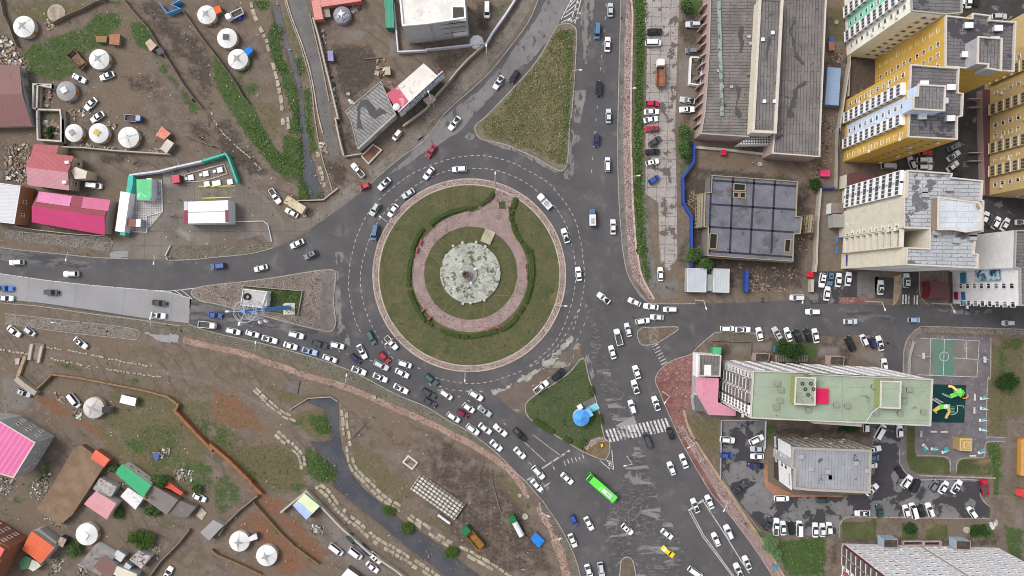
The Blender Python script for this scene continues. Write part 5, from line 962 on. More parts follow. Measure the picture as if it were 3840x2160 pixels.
for t in(.56,.83):
 for z,hh in((3.2,3.6),(7.6,2.0),(10.6,2.0)):board_on(x,A,Bq,n,t,5.6,z-hh/2,z+hh/2,mWhW if z<4 else mGreyW,'shutter_panel',.06);board_on(x,A,Bq,n,t,5.2,z+hh/2-.5,z+hh/2-.1,mGlass,'window',.14)
q=W(A2.pt(350,145),13);MB().box((q.x,q.y,13.1),(3.4,3.4,.2),plain('hatch_dark',K(70,66,64))).build('roof_hatch',x.root);MB().box((q.x,q.y,13.04),(4.2,4.2,.12),mWhW).build('hatch_frame',x.root)
x=flatbox('green_container','long green container roof beside the pale house','shed',2.8,A1(1855,-40,1950,-40,1965,300,1875,300),plain('green_wall',K(60,110,90)),ribbed('green_sheet_roof',K(62,142,114),0,.4,.9))
mCont=plain('container_red',K(190,110,106));mContR=ribbed('container_roof',K(210,136,128),80,.9,.82)
for P,lab in((A1(1160,-40,1600,-60,1605,10,1165,75),'long faded red shipping container at the top edge'),(A1(1065,5,1155,-5,1195,205,1100,215),'shorter faded red shipping container by the lane')):flatbox('shipping_container',lab,'container',2.6,P,mCont,mContR,group='faded red shipping containers')
# gray tar-patched roof house with billboards
x=flatbox('tar_roofed_shop','grey roofed shop with a winding dark tar patch','shop',4,A1(1432,1212,1820,885,1985,1240)+B1(1570,318,1490,0),plain('shop_wall',K(156,156,150)),mRfI,par=(.25,mParaG))
pt=A1(1545,1449,1570,1300,1560,1180,1600,1090,1680,1080,1740,1150,1770,1200,1800,1170,1840,1190,1890,1235,1830,1240,1760,1290,1700,1250,1650,1160,1600,1170,1590,1290,1640,1420)+B1(1640,130,1590,160,1560,60)
r=[W(p,4.02)for p in ragged(pt,1.5,5,40)];MB().poly([(p.x,p.y,4.03)for p in r],mTar).build('tar_patch',x.root)
A,Bq,n=edge(x,B1.pt(1570,318),A1.pt(1985,1240));fb,c,d=board_on(x,A,Bq,n,.5,(Bq-A).length*.98,3.4,4.6,mSignW,'fascia_sign',.12)
ey=Vector((0,0,1));ez=n;ex=ey.cross(ez);Mt=Matrix((ex,ey,ez)).transposed().to_4x4();Mt.translation=c+n*.06+Vector((0,0,4.0))
for t in(.12,.25,.36,.64,.76,.88):window(x,A+(Bq-A)*t+n*.05+Vector((0,0,1.8)),n,1.9,1.4,mFrame)
mb=MB();r=flat(B1(1615,395,1740,270,1830,330,1690,478),0);Q=r+r[:2];mb.wall(Q,.35,.7,mPara);mb.poly([(p.x,p.y,.1)for p in r],mat('rusty_earth',K(146,104,90),K(120,88,76),.5,layers=[('noise',K(80,60,52),.9,.62,.68)]));mb.thing('brick_planter','walled bed of rusty brick rubble below the tar roofed shop','planter')
x=flatbox('red_white_shop','shop with one pink and one rusty white roof half behind the billboard','shop',4.4,A1(1880,1020,2000,935,2285,688,2318,715)+A2(130,835)+A1(2138,1130,2010,1215),plain('dull_wall',K(160,150,140)),ribbed('rusty_white_roof',K(220,214,206),37,1.0,.94,K(190,170,150)))
patch(x,A1(1880,1020,2000,935,2138,1122,2008,1213),4.45,ribbed('pink_roof',K(190,84,106),37,.9,.92,K(206,150,156)))
MB().lathe(W(A1.pt(1990,1165),5)-Vector((0,0,.5)),[(.2,0),(.3,.3),(1.0,.5),(1.1,.8),(.5,1.2)],mWhW,12).build('dish',x.root)
def billboard(name,label,pa,pb,z0,z1,lines,sz):
 A,Bq=W(pa),W(pb);A.z=Bq.z=0;x,y,z=frame_on(A,Bq);c=(A+Bq)/2;root=empty(name,c,label,'billboard');L=(Bq-A).length;rz=math.atan2(x.y,x.x)
 MB().box(c+Vector((0,0,(z0+z1)/2)),(L,.25,z1-z0),mSignW,rz).build('panel',root)
 for t in(.08,.35,.65,.92):MB().bar(A+(Bq-A)*t-z*.25,A+(Bq-A)*t-z*.25+Vector((0,0,z1)),.2,mGreyW).build('post',root)
 ink=plain('sign_ink',K(40,42,52))
 for i,(tx,s,kx)in enumerate(lines):
  M=Matrix((x,y,z)).transposed().to_4x4();M.translation=c+z*.15+Vector((0,0,z1-(i+.5)*(z1-z0)/len(lines)));lettering(tx,s,ink,M,root,kx)
 return root
billboard('billboard','long pale blue billboard with three lines of dark lettering',(1509,445),(1670,297),2,7.6,(('ТАНЫ РЕКЛАМНЫ',1.7,1.25),('ОРОН ЗАЙ',1.5,1.4),('8044-8609, 8077-0600',1.25,1.25)),1)
bpy.data.objects['red_white_shop']['label']='shop with pink and rusty white roof halves behind the long billboard'
flatbox('ticket_hut','small hut with pinkish roof against the wall below the billboard','hut',2.2,A2(-40,1080,55,1020,95,1065,10,1135),mWhW,plain('pinkish_sheet',K(190,168,162)))
# bottom left
pinkR=ribbed('pink_ribbed_roof',K(204,104,150),34,1.5,1.25);
x=bld('pink_roofed_house','grey three storey house with a ribbed pink roof','building',8,D0(-260,760,0,805,390,1040,150,1430,-300,1290),plain('plastered_grey',K(166,166,166),layers=[('noise',K(140,140,140),.5,.6,.72)]),pinkR,par=(.12,mPara));wins(x,D0.pt(0,805),D0.pt(390,1040),(.2,.47,.72),1.8);wins(x,D0.pt(0,805),D0.pt(390,1040),(.28,.55,.82),4.6);wins(x,D0.pt(390,1040),D0.pt(150,1430),(.2,.45,.7),1.8);wins(x,D0.pt(390,1040),D0.pt(150,1430),(.3,.55,.8),4.8)
x=flatbox('earth_roofed_shed','very long low shed with a flat brown earth roof','shed',2.0,E0(800,55,885,28,1000,110,1130,258,905,600,780,790,640,900,400,720,560,480,700,240),plain('mud_wall',K(120,96,80)),mat('earth_roof',K(136,114,94),K(120,98,80),.3,fine=.4,layers=[('noise',K(168,148,128),1.1,.66,.74)]))
x=gable('orange_shed','small salmon orange roofed shed at the corner of the earth roof',E0(1040,75,1195,185,1130,268,985,170),2.4,.3,mBrick,ribbed('salmon_roof',K(222,106,80),36,.5,.9),cat='shed')
x=gable('green_roofed_house','house with a bright green roof and white window wall',E0(1330,232,1650,462,1562,605,1255,332),3.6,.9,plain('white_house_wall',K(214,208,200)),ribbed('bright_green_roof',K(62,170,116),36,.4,.92),cat='house',chim=E0.pt(1590,600));wins(x,E0.pt(1330,232),E0.pt(1650,462),(.2,.45,.7,.88),2,1.2,1.2)
x=flatbox('spotted_shed','lean-to with a white roof dotted with dark weights','shed',2.4,E0(1392,488,1560,602,1470,728,1308,582),mGreyW,mat('spotted_sheet',K(224,222,222),K(206,204,204),.4,layers=[('noise',K(60,58,60),1.3,.62,.66)]))
x=flatbox('weathered_barn','weathered grey plank roofed barn joined to the green roofed house','barn',2.9,E0(1655,458,1935,622,1810,785,1560,608),plain('plank_wall',K(130,116,104)),ribbed('grey_plank_roof',K(124,116,112),-54,.7,.82,K(98,90,86)))
x=flatbox('weathered_barn','smaller plank roofed barn at the right end of the grey barn','barn',2.3,E0(1940,625,2128,700,2040,808,1960,815,1825,760),MT['plank_wall'],ribbed('plank_roof_dull',K(112,104,100),-54,.6,.8,K(150,136,122)))
x=flatbox('orange_tarp_shed','low open shed under an orange red tarpaulin','shed',1.8,E0(1812,410,1990,545,1960,575,1850,505,1765,480),plain('plank_dark',K(140,110,88)),plain('orange_tarp',K(206,84,62)))
x=gable('pink_roofed_cottage','cottage with a pale pink roof and a white right wall',E0(1040,530,1268,662,1162,838,912,668),3.2,.6,plain('white_cottage_wall',K(206,200,196)),ribbed('pale_rose_roof',K(206,146,152),-58,.5,.93),cat='house');
x=flatbox('cluttered_lean_to','grey cluttered lean-to behind the pale pink cottage','shed',2.3,E0(1085,382,1270,478,1205,590,1080,560,1010,500),mGreyW,mat('cluttered_roof',K(176,172,168),K(140,136,132),.8,layers=[('noise',K(90,86,82),1.0,.58,.64),('noise',K(206,176,170),.8,.66,.72)]))
x=bld('brick_building','red brick three storey building at the lower left corner','building',9,E0(-120,1080,0,1128,48,1158,0,1250,-140,1330),mBrick,plain('coral_roof',K(226,110,100)));
r=[W(p)for p in E0(-260,760,0,838,312,1030,60,1449,-300,1500)];MB().prism([(p.x,p.y)for p in ccw(r)],0,7.8,mBrick,mBrick).build('lower_block',x.root)
A,Bq=W(E0.pt(0,838)),W(E0.pt(312,1030));n=Vector(((Bq-A).y,-(Bq-A).x,0)).normalized();n=n if n.y>0 else-n
for t in(.1,.4,.7):
 for z in(1.8,4.2,6.4):window(x,A+(Bq-A)*t+n*.06+Vector((0,0,z)),n,1.3,1.3,mFrame)
x=gable('orange_roofed_house','house with a vivid orange roof at the lower left',E0(345,960,595,1140,445,1318,240,1160),3.6,.3,mGreyW,ribbed('vivid_orange_roof',K(214,100,64),36,1.4,.96),cat='house')
MB().prism([(p.x,p.y)for p in ccw([W(p,2.4)for p in E0(360,955,432,938,612,1080,600,1140)])],0,2.4,mGreyW,plain('concrete_lean_roof',K(142,136,130))).build('rear_extension',x.root)
flatbox('green_shed','small shed with a dull green roof below the orange roof','shed',2.2,E0(205,1300,282,1228,345,1258,300,1370,230,1380),mBrown,plain('dull_green_roof',K(76,120,86)));flatbox('white_shed','small whitish shed beside the dull green roof','shed',2.0,E0(300,1365,345,1268,415,1300,445,1340,360,1400),mGreyW,plain('whitish_roof',K(206,204,190)))
flatbox('grey_plank_shed','grey flat shed at the bottom beside the brown roof','shed',2.6,E0(1035,1108,1245,1235,1200,1300,1090,1449,860,1320),mWhW,mat('grey_yard_roof',K(142,136,132),K(120,114,110),.5,layers=[('noise',K(84,78,74),.8,.6,.68)]))
flatbox('brown_roofed_shed','shed with a dull brown roof at the bottom edge','shed',3.0,E0(1130,1222,1265,1330,1195,1500,1010,1345),mGreyW,plain('dull_brown_roof',K(120,92,88)));flatbox('cream_roofed_shed','cream flat roof beside the dull brown roof at the bottom','shed',2.8,E0(1262,1335,1490,1430,1440,1540,1195,1410),mGreyW,plain('cream_sheet',K(212,202,186)))
flatbox('junk_roofed_shed','shed with white junk piled on its roof at the bottom','shed',2.4,E0(1500,1170,1645,1240,1530,1370,1405,1270),mGreyW,mat('junk_roof',K(186,178,176),K(150,140,140),1.0,layers=[('noise',K(80,74,72),1.3,.52,.58)]));flatbox('whitish_shed','tiny pale grey shed between the brown and junk covered roofs','shed',2.2,E0(1275,1165,1365,1220,1310,1300,1225,1240),mGreyW,plain('pale_grey_sheet',K(196,196,196)))
flatbox('pale_shed','small pale blue grey shed beside the cream roof','shed',2.2,E0(1370,1300,1430,1345,1390,1400,1340,1355),mGreyW,plain('blue_grey_sheet',K(186,194,204)));flatbox('mixed_shed','small brown and white topped shed right of the orange roof','shed',2.0,E0(660,1020,725,1050,680,1140,612,1100),mBrown,mat('mixed_roof',K(180,160,150),K(120,92,84),.6))
x=flatbox('two_tone_shed','shed with a half cream, half pale blue roof by the river wall','shed',2.8,E1(990,553,1158,690,1010,838,862,682),plain('mint_side',K(150,180,166)),mat('cream_green_roof',K(214,222,184),K(202,212,172),.5))
patch(x,E1(930,636,1070,772,1010,838,862,682),2.85,mat('pale_blue_roof',K(168,188,222),K(154,174,208),.5,layers=[('noise',K(110,112,120),.5,.66,.7)]))
flatbox('grey_container','grey ribbed container roof in the lower left yard','container',2.3,E0(2175,975,2318,840,2430,900,2270,1065),mGreyW,ribbed('grey_container_roof',K(156,152,150),45,.6,.8))
flatbox('white_cabin','white topped cabin at the bottom edge below the parked vans','cabin',2.6,E1(1460,1365,1580,1449,1540,1560,1390,1449),plain('cabin_wall',K(120,108,100)),mWhW)
# traffic police hut, kiosk, tower
x=flatbox('white_hut','white flat roofed hut with a black tyre on its roof','hut',3.6,C1(325,530,588,562,530,738,298,708),mWhW,plain('hut_roof',K(184,178,176)),par=(.3,mWhW));MB().prism([(p.x,p.y)for p in ccw([W(p,3.2)for p in C1(548,558,586,562,578,712,528,735)])],0,3.2,mWhW,mWhW).build('front',x.root)
c=W(C1.pt(368,617),3.8);MB().torus((c.x,c.y,3.85),.85,.32,MT['tyre_rubber']).thing('old_tyre','black tyre lying on the white hut roof','tyre')
q=MB();base,top=W(C1.pt(825,733)),Vector((0,0,34));bx=Vector((base.x,base.y,.16));mTow=plain('tower_blue',K(86,152,218),.45)
tw=empty('telecom_tower',bx,'tall tapering blue telecom mast with two ringed platforms','tower');q.tube(bx,bx+Vector((0,0,34)),.72,.42,mTow,20).build('pole',tw);MB().box(bx+Vector((.1,-.4,.1)),(3.6,3.6,.3),mPara).build('base',tw)
mSteel=plain('galvanised_steel',K(176,178,186),.5)
for z,r in((27,2.6),(32.6,2.9)):
 mb=MB()
 for dz in(0,.9):mb.torus((bx.x,bx.y,z+dz),r,.09,mSteel,32,6)
 mb.torus((bx.x,bx.y,z),r*.72,.07,mSteel,32,6)
 for k in range(6):a=R(60*k);mb.bar(bx+Vector((0,0,z)),bx+Vector((r*math.cos(a),r*math.sin(a),z)),.1,mSteel)
 for k in range(12):a=R(30*k);mb.bar(bx+Vector((r*math.cos(a),r*math.sin(a),z)),bx+Vector((r*math.cos(a),r*math.sin(a),z+.9)),.06,mSteel)
 mb.build('platform',tw)
for k,(z,rr,a)in enumerate(((33.4,4.2,180),(27.5,3.6,-60),(27.5,4.4,-40),(33.2,3.4,-110))):
 a=R(a);p=bx+Vector((rr*math.cos(a),rr*math.sin(a),z));MB().bar(bx+Vector((0,0,z)),p,.1,mSteel).box(p,(.9,.45,1.6),mWhW,a).build('antenna',tw)
ks=empty('round_kiosk',W(D2.pt(1680,765)),'round kiosk with a segmented bright blue roof on the lawn','kiosk');kc=W(D2.pt(1668,752));kc.z=.16
def roofseg():return mat('blue_seg_roof',K(72,142,214),K(92,164,230),.8,fine=.1)
MB().lathe(kc,[(2.35,0),(2.35,3.0)],mat('kiosk_mural',K(150,196,218),K(206,206,196),.7,layers=[('noise',K(110,120,110),.8,.6,.7)]),24).build('wall',ks);mb=MB().lathe(kc+Vector((0,0,3.0)),[(2.5,0),(2.5,.12),(.05,1.1)],roofseg(),24)
for k in range(16):a=2*math.pi*k/16;mb.bar(kc+Vector((2.45*math.cos(a),2.45*math.sin(a),3.16)),kc+Vector((.1*math.cos(a),.1*math.sin(a),4.12)),.08,mTow)
mb.build('roof',ks);mb=MB();d=R(30);q1=kc+Vector((2.4*math.cos(d),2.4*math.sin(d),1.4));mb.box(q1,(2.6,2.4,2.8),plain('light_blue',K(126,184,228)),d);mb.build('porch',ks);MB().box(kc+Vector((4.8*math.cos(R(32)),4.8*math.sin(R(32)),.12)),(3.4,2.0,.24),plain('aqua_step',K(130,200,216)),R(28)).build('step',ks)
MB().box(kc+Vector((-.2,3.0,.9)),(1.6,1.2,1.8),mWhW,d).build('freezer',ks)
# monument
mo=empty('monument',W((1755,1029))+Vector((0,0,.75)),'small bronze figure group on a spiral stone base at the middle of the plaza','monument');c=mo.location;mBrz=plain('bronze',K(104,84,74),.5)
MB().lathe(c,[(2.9,0),(2.9,.35),(2.6,.35)],plain('base_stone',K(150,148,146)),40).build('base',mo);MB().lathe(c+Vector((-.6,-.2,.35)),[(1.9,0),(1.9,.5),(1.5,.5),(1.4,1.2)],plain('plinth_stone',K(160,158,154)),30).build('plinth',mo)
mb=MB();rnd=random.Random(4)
for k in range(7):
 a=k*.9;p=c+Vector((-.6+.75*math.cos(a),-.1+.75*math.sin(a),1.5));hh=rnd.uniform(1.2,2.4)
 mb.lathe(p,[(.34,0),(.38,.3*hh),(.28,.55*hh),(.36,.72*hh),(.12,.84*hh),(.17,.92*hh),(.1,hh)],mBrz,10)
 mb.bar(p+Vector((0,0,hh*.7)),p+Vector((math.cos(a)*.7,math.sin(a)*.7,hh*.9)),.14,mBrz)
mb.build('figures_sculpture',mo)
for p,lab in(((1731,1021),'white globe lamp left of the monument'),((1784,1010),'white globe lamp above right of the monument'),((1768,1062),'white globe lamp below the monument')):
 g=empty('globe_lamp',W(p)+Vector((0,0,.75)),lab,'lamp','globe lamps round the monument');MB().tube(g.location,g.location+Vector((0,0,.8)),.12,.1,mGreyW,8).build('post',g);bm=bmesh.new();bmesh.ops.create_icosphere(bm,subdivisions=2,radius=.42,matrix=Matrix.Translation((0,0,1.15)));me=bpy.data.meshes.new('globe');bm.to_mesh(me);bm.free();me.materials.append(mWhW);link(bpy.data.objects.new('globe',me),g)
# lamps on the rim of the plaza
for k,p in enumerate((B2.pt(290,1370),B2.pt(392,1335),B2.pt(540,1328),B2.pt(640,1375),C2.pt(215,172),C2.pt(780,322),C2.pt(628,655),C2.pt(478,685),C2.pt(395,690))):
 mb=MB();q=W(p);q.z=.75;mb.tube(q,q+Vector((0,0,.5)),.3,.3,mGreyW,10).torus((q.x,q.y,1.28),.3,.08,mWhW,12,6)
 mb.thing('rim_lamp',('small ring topped lamp on the upper rim of the plaza','small ring topped lamp on the upper rim of the plaza','small ring topped lamp on the upper rim of the plaza','small ring topped lamp on the upper rim of the plaza','lone ring topped lamp on the left rim of the plaza','lone ring topped lamp on the right rim of the plaza','ring topped lamp on the lower rim of the plaza','ring topped lamp on the lower rim of the plaza','ring topped lamp on the lower rim of the plaza')[k],'lamp','low lamps on the plaza rim')
# ------------------------------------------------------------------ yurts
mFelt=mat('white_canvas',K(230,230,228),K(216,215,211),.35,fine=.08,layers=[('noise',K(186,182,174),.9,.64,.76)]);mFeltS=plain('canvas_side',K(196,194,188),layers=[('noise',K(168,162,152),.9,.6,.7)]);mFeltG=mat('grey_canvas',K(158,158,158),K(144,144,146),.4,fine=.1);mRope=plain('rope',K(176,164,140));mDoor=plain('orange_door',K(176,112,62));mCrown=plain('crown_flap',K(160,158,160))
def yurt(p,rpx,label,m=mFelt,crown=mCrown,door=-20,star=True,tip=0):
 c=W(p,2.0);c.z=0;r=rpx/2.8975*S*.985;root=empty('yurt',c,label,'yurt','white canvas yurts in the yards');tip+=(rpx*37)%90
 MB().lathe(c,[(r*1.0,0),(r*1.02,1.0),(r*.99,1.7)],mFeltS if m is mFelt else m,36,False).build('wall',root)
 MB().lathe(c,[(r*1.03,1.62),(r*1.02,1.72),(r*.6,2.25),(r*.22,2.7),(.02,2.74)],m,36).build('roof',root)
 mb=MB()
 for z in(.5,.95,1.4):mb.torus((c.x,c.y,z),r*1.03,.05,mRope,36,5)
 mb.build('rope',root)
 mb=MB();s=r*.27
 if star:
  for k in range(4):
   a=R(90*k+45+tip);b_=R(90*k+tip);mb.add([c+Vector((0,0,2.80)),c+Vector((s*.8*math.cos(a),s*.8*math.sin(a),2.70)),c+Vector((s*1.9*math.cos(b_+R(90)),s*1.9*math.sin(b_+R(90)),2.62)),c+Vector((s*.8*math.cos(a+R(90)),s*.8*math.sin(a+R(90)),2.70))],[(0,1,2,3)],crown)
   mb.bar(c+Vector((s*1.8*math.cos(b_+R(90)),s*1.8*math.sin(b_+R(90)),2.62)),c+Vector((r*.98*math.cos(b_+R(90)),r*.98*math.sin(b_+R(90)),1.78)),.05,mRope)
 else:mb.box(c+Vector((0,0,2.78)),(s*2.2,s*2.2,.1),crown,R(tip))
 mb.build('crown_cover',root);mb=MB()
 a=R(door);mb.box(c+Vector((r*1.03*math.cos(a),r*1.03*math.sin(a),.8)),(.14,1.0,1.5),mDoor,a);mb.build('door',root)
 mb=MB();mb.tube(c+Vector((s*.5,s*.3,2.6)),c+Vector((s*.5,s*.3,3.4)),.07,.07,mGreyW,8).build('stovepipe',root);return root
mYellowFlap=plain('yellow_flap',K(206,176,96))
YU=[(A0.pt(252,285),115,'plain white yurt at the upper left corner of the yards',mFelt,mCrown,-30,True,20),(A0.pt(1072,640),108,'white yurt with a grey star flap in the green yard',mFelt,mCrown,-15,True,5),(A0.pt(712,985),105,'grey canvas yurt beside the white walled ruin',mFeltG,mFelt,-10,False,15),
(B0.pt(795,138),95,'small white yurt, leftmost of three in a row by the wall',mFelt,mCrown,-30,False,30),(B0.pt(1065,140),106,'white yurt with a yellow square flap on its crown',mFelt,mYellowFlap,-30,False,3),(B0.pt(1390,185),112,'white yurt with a pale star flap, right end of three',mFelt,plain('pale_flap',K(200,200,204)),-20,True,12),
(A1.pt(-78,155),100,'white yurt with grey triangle flap beside the orange box',mFelt,mCrown,-60,True,40),(A1.pt(145,410),106,'white yurt with a small dark crown hole below the white pickup',mFelt,plain('dark_flap',K(90,90,90)),-50,False,35),(A1.pt(262,638),108,'white yurt with a dark star flap touching the blue box',mFelt,plain('dark_star',K(150,150,152)),-45,True,10),
(A1.pt(1395,155),92,'grey and white yurt draped with a lettered banner',plain('banner_grey',K(134,136,150)),mFelt,-50,True,25),(D0.pt(1010,668),112,'dusty white yurt beside the black shed in the earth yard',plain('dusty_canvas',K(198,190,186)),mCrown,-5,True,60),(E0.pt(935,1000),118,'white yurt with a square white crown near the pale pink cottage',mFelt,plain('white_flap',K(240,240,240)),5,False,8),
(E1.pt(278,1078),108,'white yurt with a small white box at its side',mFelt,mCrown,10,True,50),(E1.pt(575,1232),112,'white yurt with a grey star flap at the bottom on red earth',mFelt,mCrown,-10,True,15)]
for y in YU:
 rt=yurt(*y)
 if 'banner' in y[2]:
  c=Vector(rt.location);k=plain('banner_ink',K(236,236,240))
  for i,(tx,dx,dy,sz)in enumerate((('ЧР',-1.0,-1.0,1.3),('ITAVI',.9,-1.2,1.35))):
   nrm=Vector((dx,dy,2.0)).normalized();ex=Vector((.82,.57,0));ex=(ex-nrm*ex.dot(nrm)).normalized();ey=nrm.cross(ex);M=Matrix((ex,ey,nrm)).transposed().to_4x4();M.translation=c+Vector((dx,dy,2.45));lettering(tx,sz,k,M,rt)
MB().lathe(W(A0.pt(615,145)),[(2.8,0),(2.8,.15),(2.4,.18)],mat('bare_base',K(170,158,140),K(140,126,110),.6),30).thing('bare_platform','bare round yurt platform with pale speckled floor','platform')
for P,lab,col,h in((A1(-5,85,65,55,92,125,30,155),'small bright orange box beside a white yurt',K(232,104,52),1.8),(A1(320,545,400,500,432,548,375,605),'bright blue box shed touching a white yurt',K(36,128,216),2.0),(E1(372,1035,465,985,482,1045,395,1075),'small white roofed box beside a white yurt',K(226,226,230),1.8),(D0(1110,655,1208,660,1195,722,1105,715),'black tarpaulin porch of the dusty white yurt',K(60,62,66),2.0),(D0(1322,522,1482,560,1465,648,1297,608),'white tarpaulin roof on posts below the timber fence',K(236,236,236),2.0),(A0(1040,395,1160,392,1155,460,1045,455),'rusty brown topped hand cart shed in the green yard',K(150,122,84),1.6),(A0(1190,375,1305,372,1295,490,1185,480),'shed roofed with orange and grey planks in the green yard',K(168,118,92),1.7),
(A0(1575,465,1630,420,1705,490,1635,560),'plank topped shed by the right fence of the green yard',K(196,170,150),1.8),(A0(1690,540,1750,510,1785,565,1720,600),'dark grey hut behind the plank topped shed',K(92,90,98),1.5),(B0(1755,70,1855,145,1785,215,1690,165),'salmon pink box shed with scribbled marks',K(216,140,122),2.2),(B0(1815,205,1890,250,1810,362,1738,312),'rusty white box shed below the salmon pink shed',K(206,196,184),2.2),(A1(1240,555,1300,550,1305,665,1245,660),'lilac topped box against the lane wall',K(150,146,186),1.6),(A1(1862,725,1920,725,1925,810,1865,812),'beige box shed behind the tar roofed shop',K(196,178,156),1.8),(A1(1175,85,1255,75,1275,180,1195,190),'pale canvas covered cart beside the red container',K(160,154,144),1.5),
(D0(163,1300-1300+130,215,124,205,192,165,195),'pinkish notice board lying in the earth yard',K(196,170,176),.8),(D1(810,370,940,370,912,512,790,490),'grey concrete chamber cover with one round hole',K(112,104,104),.35),(E2(1128,1045,1190,978,1285,1070,1215,1142),'bright blue tarpaulin covered stack beside the tanker',K(40,126,220),1.4),(E2(1890,20,1915,10,1920,40,1895,50),'small yellow box on the tip of the lawn',K(236,186,40),1.0),(E4(1885,405,1970,440,1940,580,1860,560),'',K(200,40,60),0),(E0(835,760,880,705,955,745,885,825),'',K(110,106,102),0),(A3(865,915,905,915,908,965,870,970),'',K(150,200,214),0),(B3(1960,545,2065,545,2065,612,1965,612),'white box with a bright pink lid by the yard wall',K(226,60,116),1.8),(B3(885,325,940,325,938,378,885,378),'small bright red box below the long hall',K(214,36,66),1.6),(C3(1815,350,1880,350,1878,405,1815,400),'small red roofed box at the corner of the site wall',K(214,26,56),1.8),(E4(2235,500,2330,500,2330,595,2235,570),'red box at the right edge below the playground',K(206,66,66),2.0),(A4(205,405,250,405,248,445,205,445),'small bright blue box beside the brick stack',K(52,116,206),1.2),(A4(195,450,255,450,262,545,200,550),'stack of red bricks on pallets by the blue shed',K(176,120,104),1.2)):
 if not h:continue
 m=mat('paint_'+str(len(bpy.data.materials)),col,tuple(x*.8 for x in col[:3])+(1,),.7,layers=[('noise',K(96,84,74),.8,.68,.74)]);mb=MB();r=ccw([W(p,h)for p in P]);c=sum(r,Vector())/len(r)
 mb.prism([(p.x,p.y)for p in[c+(p-c)*.94 for p in r]],0,h-.12,plain('box_side',K(120,112,104)));mb.prism([(p.x,p.y)for p in r],h-.12,h,m);mb.thing('storage_box' if h>1.1 else 'low_box',lab,'box')
x=flatbox('play_pavilion','square wooden pavilion with a stepped straw coloured roof','pavilion',3.2,D4(1622,995,1758,998,1752,1136,1618,1130),plain('wooden_posts',K(176,150,104)),plain('straw_roof',K(206,184,134)))
for k in range(1,5):
 t=k*.11;P=D4(1622,995,1758,998,1752,1136,1618,1130);cx=sum(p[0]for p in P)/4;cy=sum(p[1]for p in P)/4;r=ccw([W((cx+(p[0]-cx)*(1-2*t),cy+(p[1]-cy)*(1-2*t)),3.2)for p in P]);MB().prism([(p.x,p.y)for p in r],3.2+(k-1)*.28,3.2+k*.28,plain('straw_step',K(176,152,100))if k%2 and 'straw_step' not in bpy.data.materials else bpy.data.materials['straw_step' if k%2 else 'straw_roof']).build('roof_tier',x.root)
x=bld('orange_pavilion','orange roofed play house cut off by the right edge','play house',1.5,D4(2290,1010,2500,960,2500,1430,2280,1400),plain('orange_side',K(200,140,60)),plain('orange_flat_roof',K(194,148,88)))
# ------------------------------------------------------------------ walls and fences
def fence(name,label,P,h,w,m,mtop=None,cat='fence',group=None):
 Q=[W(p)for p in P];return MB().wall(Q,w,h,m,mtop).thing(name,label,cat,group)
mPlank=plain('grey_planks',K(128,116,104),layers=[('noise',K(92,82,74),1.2,.55,.65)]);mConc=plain('concrete_wall',K(176,168,156),layers=[('noise',K(140,132,120),.6,.6,.7)]);mTeal=plain('teal_fence',K(66,176,160),.6);mBlueF=plain('blue_fence',K(46,74,156),.6);mRust=plain('rusty_fence',K(146,96,62),layers=[('noise',K(112,76,52),.9,.5,.65)]);mWhF=plain('white_fence',K(206,206,216))
mWood=plain('timber_fence',K(138,112,82),layers=[('noise',K(104,84,64),1.0,.5,.65)])
fence('plank_fence','grey plank fence along the dirt road right of the green yard',A0(1360,0,1480,150,1640,330,1750,520,1880,710,2000,910,2110,1060,2215,1185),1.6,.12,mPlank)
fence('plank_fence','thin plank fence right of the dirt road at the top',A0(1990,110,2100,260,2200,410,2318,560)+A1(60,640,180,800,280,950,330,1050,400,1130),1.5,.12,mPlank)
fence('plank_fence','plank fence at the top left from the white yurt to the gate',A0(590,270,760,180,930,110,1060,40,1180,0),1.5,.14,mPlank);fence('plank_fence','plank fence down the left side past the white yurt',A0(30,-20,70,180,130,300,180,440,215,520),1.4,.12,mPlank)
fence('blue_fence','bright blue fence at the top beside the dirt road',A0(1770,60,1850,170,1990,120)+A1(-420,80,-330,30),2.0,.22,plain('sky_blue_fence',K(90,162,216)))
fence('yard_wall','long grey wall between the three yurts and the paved yard',B0(630,300,930,310,1300,345,1870,380),1.6,.35,mConc,cat='wall');fence('plank_fence','short plank fence by the motorcycles',B0(2010,165,2180,235,2318,290)+B1(0,280,70,300,180,390),1.2,.15,mPlank)
fence('white_fence','white metal fence behind the fuel tanks',B0(1450,612,1560,595,1760,570,1960,520,2220,462),2.2,.5,mWhF);fence('teal_fence','teal metal fence at the top corner of the fuel station',B0(2222,462,2318,432)+B1(0,432,165,382,200,440,290,690),2.2,.5,mTeal)
fence('teal_fence','teal metal fence beside the long white shed',B0(1470,620,1460,720,1410,960,1380,1260),2.4,1.6,mTeal);
fence('lane_wall','grey wall between the lane and the earth yard',A1(1100,215,1160,420,1230,720,1290,960,1370,1300)+B1(1340,0,1380,200,1430,400),1.8,.45,mConc,cat='wall');fence('lane_wall','short wall at the lower end of the tar roofed shop yard',B1(1430,405,1620,375),1.4,.3,mConc,cat='wall')
fence('roadside_wall','pale wall from the tar roofed shop up along the cobbled verge',B1(2068,78,2318,-110)+A2(100,1060,240,905,330,790,460,650,620,510),1.6,.4,mConc,cat='wall');fence('roadside_wall','white wall along the cobbled verge at the top',A2(635,515,720,370,850,190,960,20,1000,-50),1.8,.5,mWhF,cat='wall');fence('compound_wall','white wall around the pale house',A1(1955,-40,1990,300,2015,580,2318,565)+A2(0,555,300,525,630,490),1.6,.4,mWhF,cat='wall')
fence('yard_fence','thin wall below the crimson roofed house',B0(170,1155,400,1195,800,1240,1200,1265),1.4,.2,mConc)
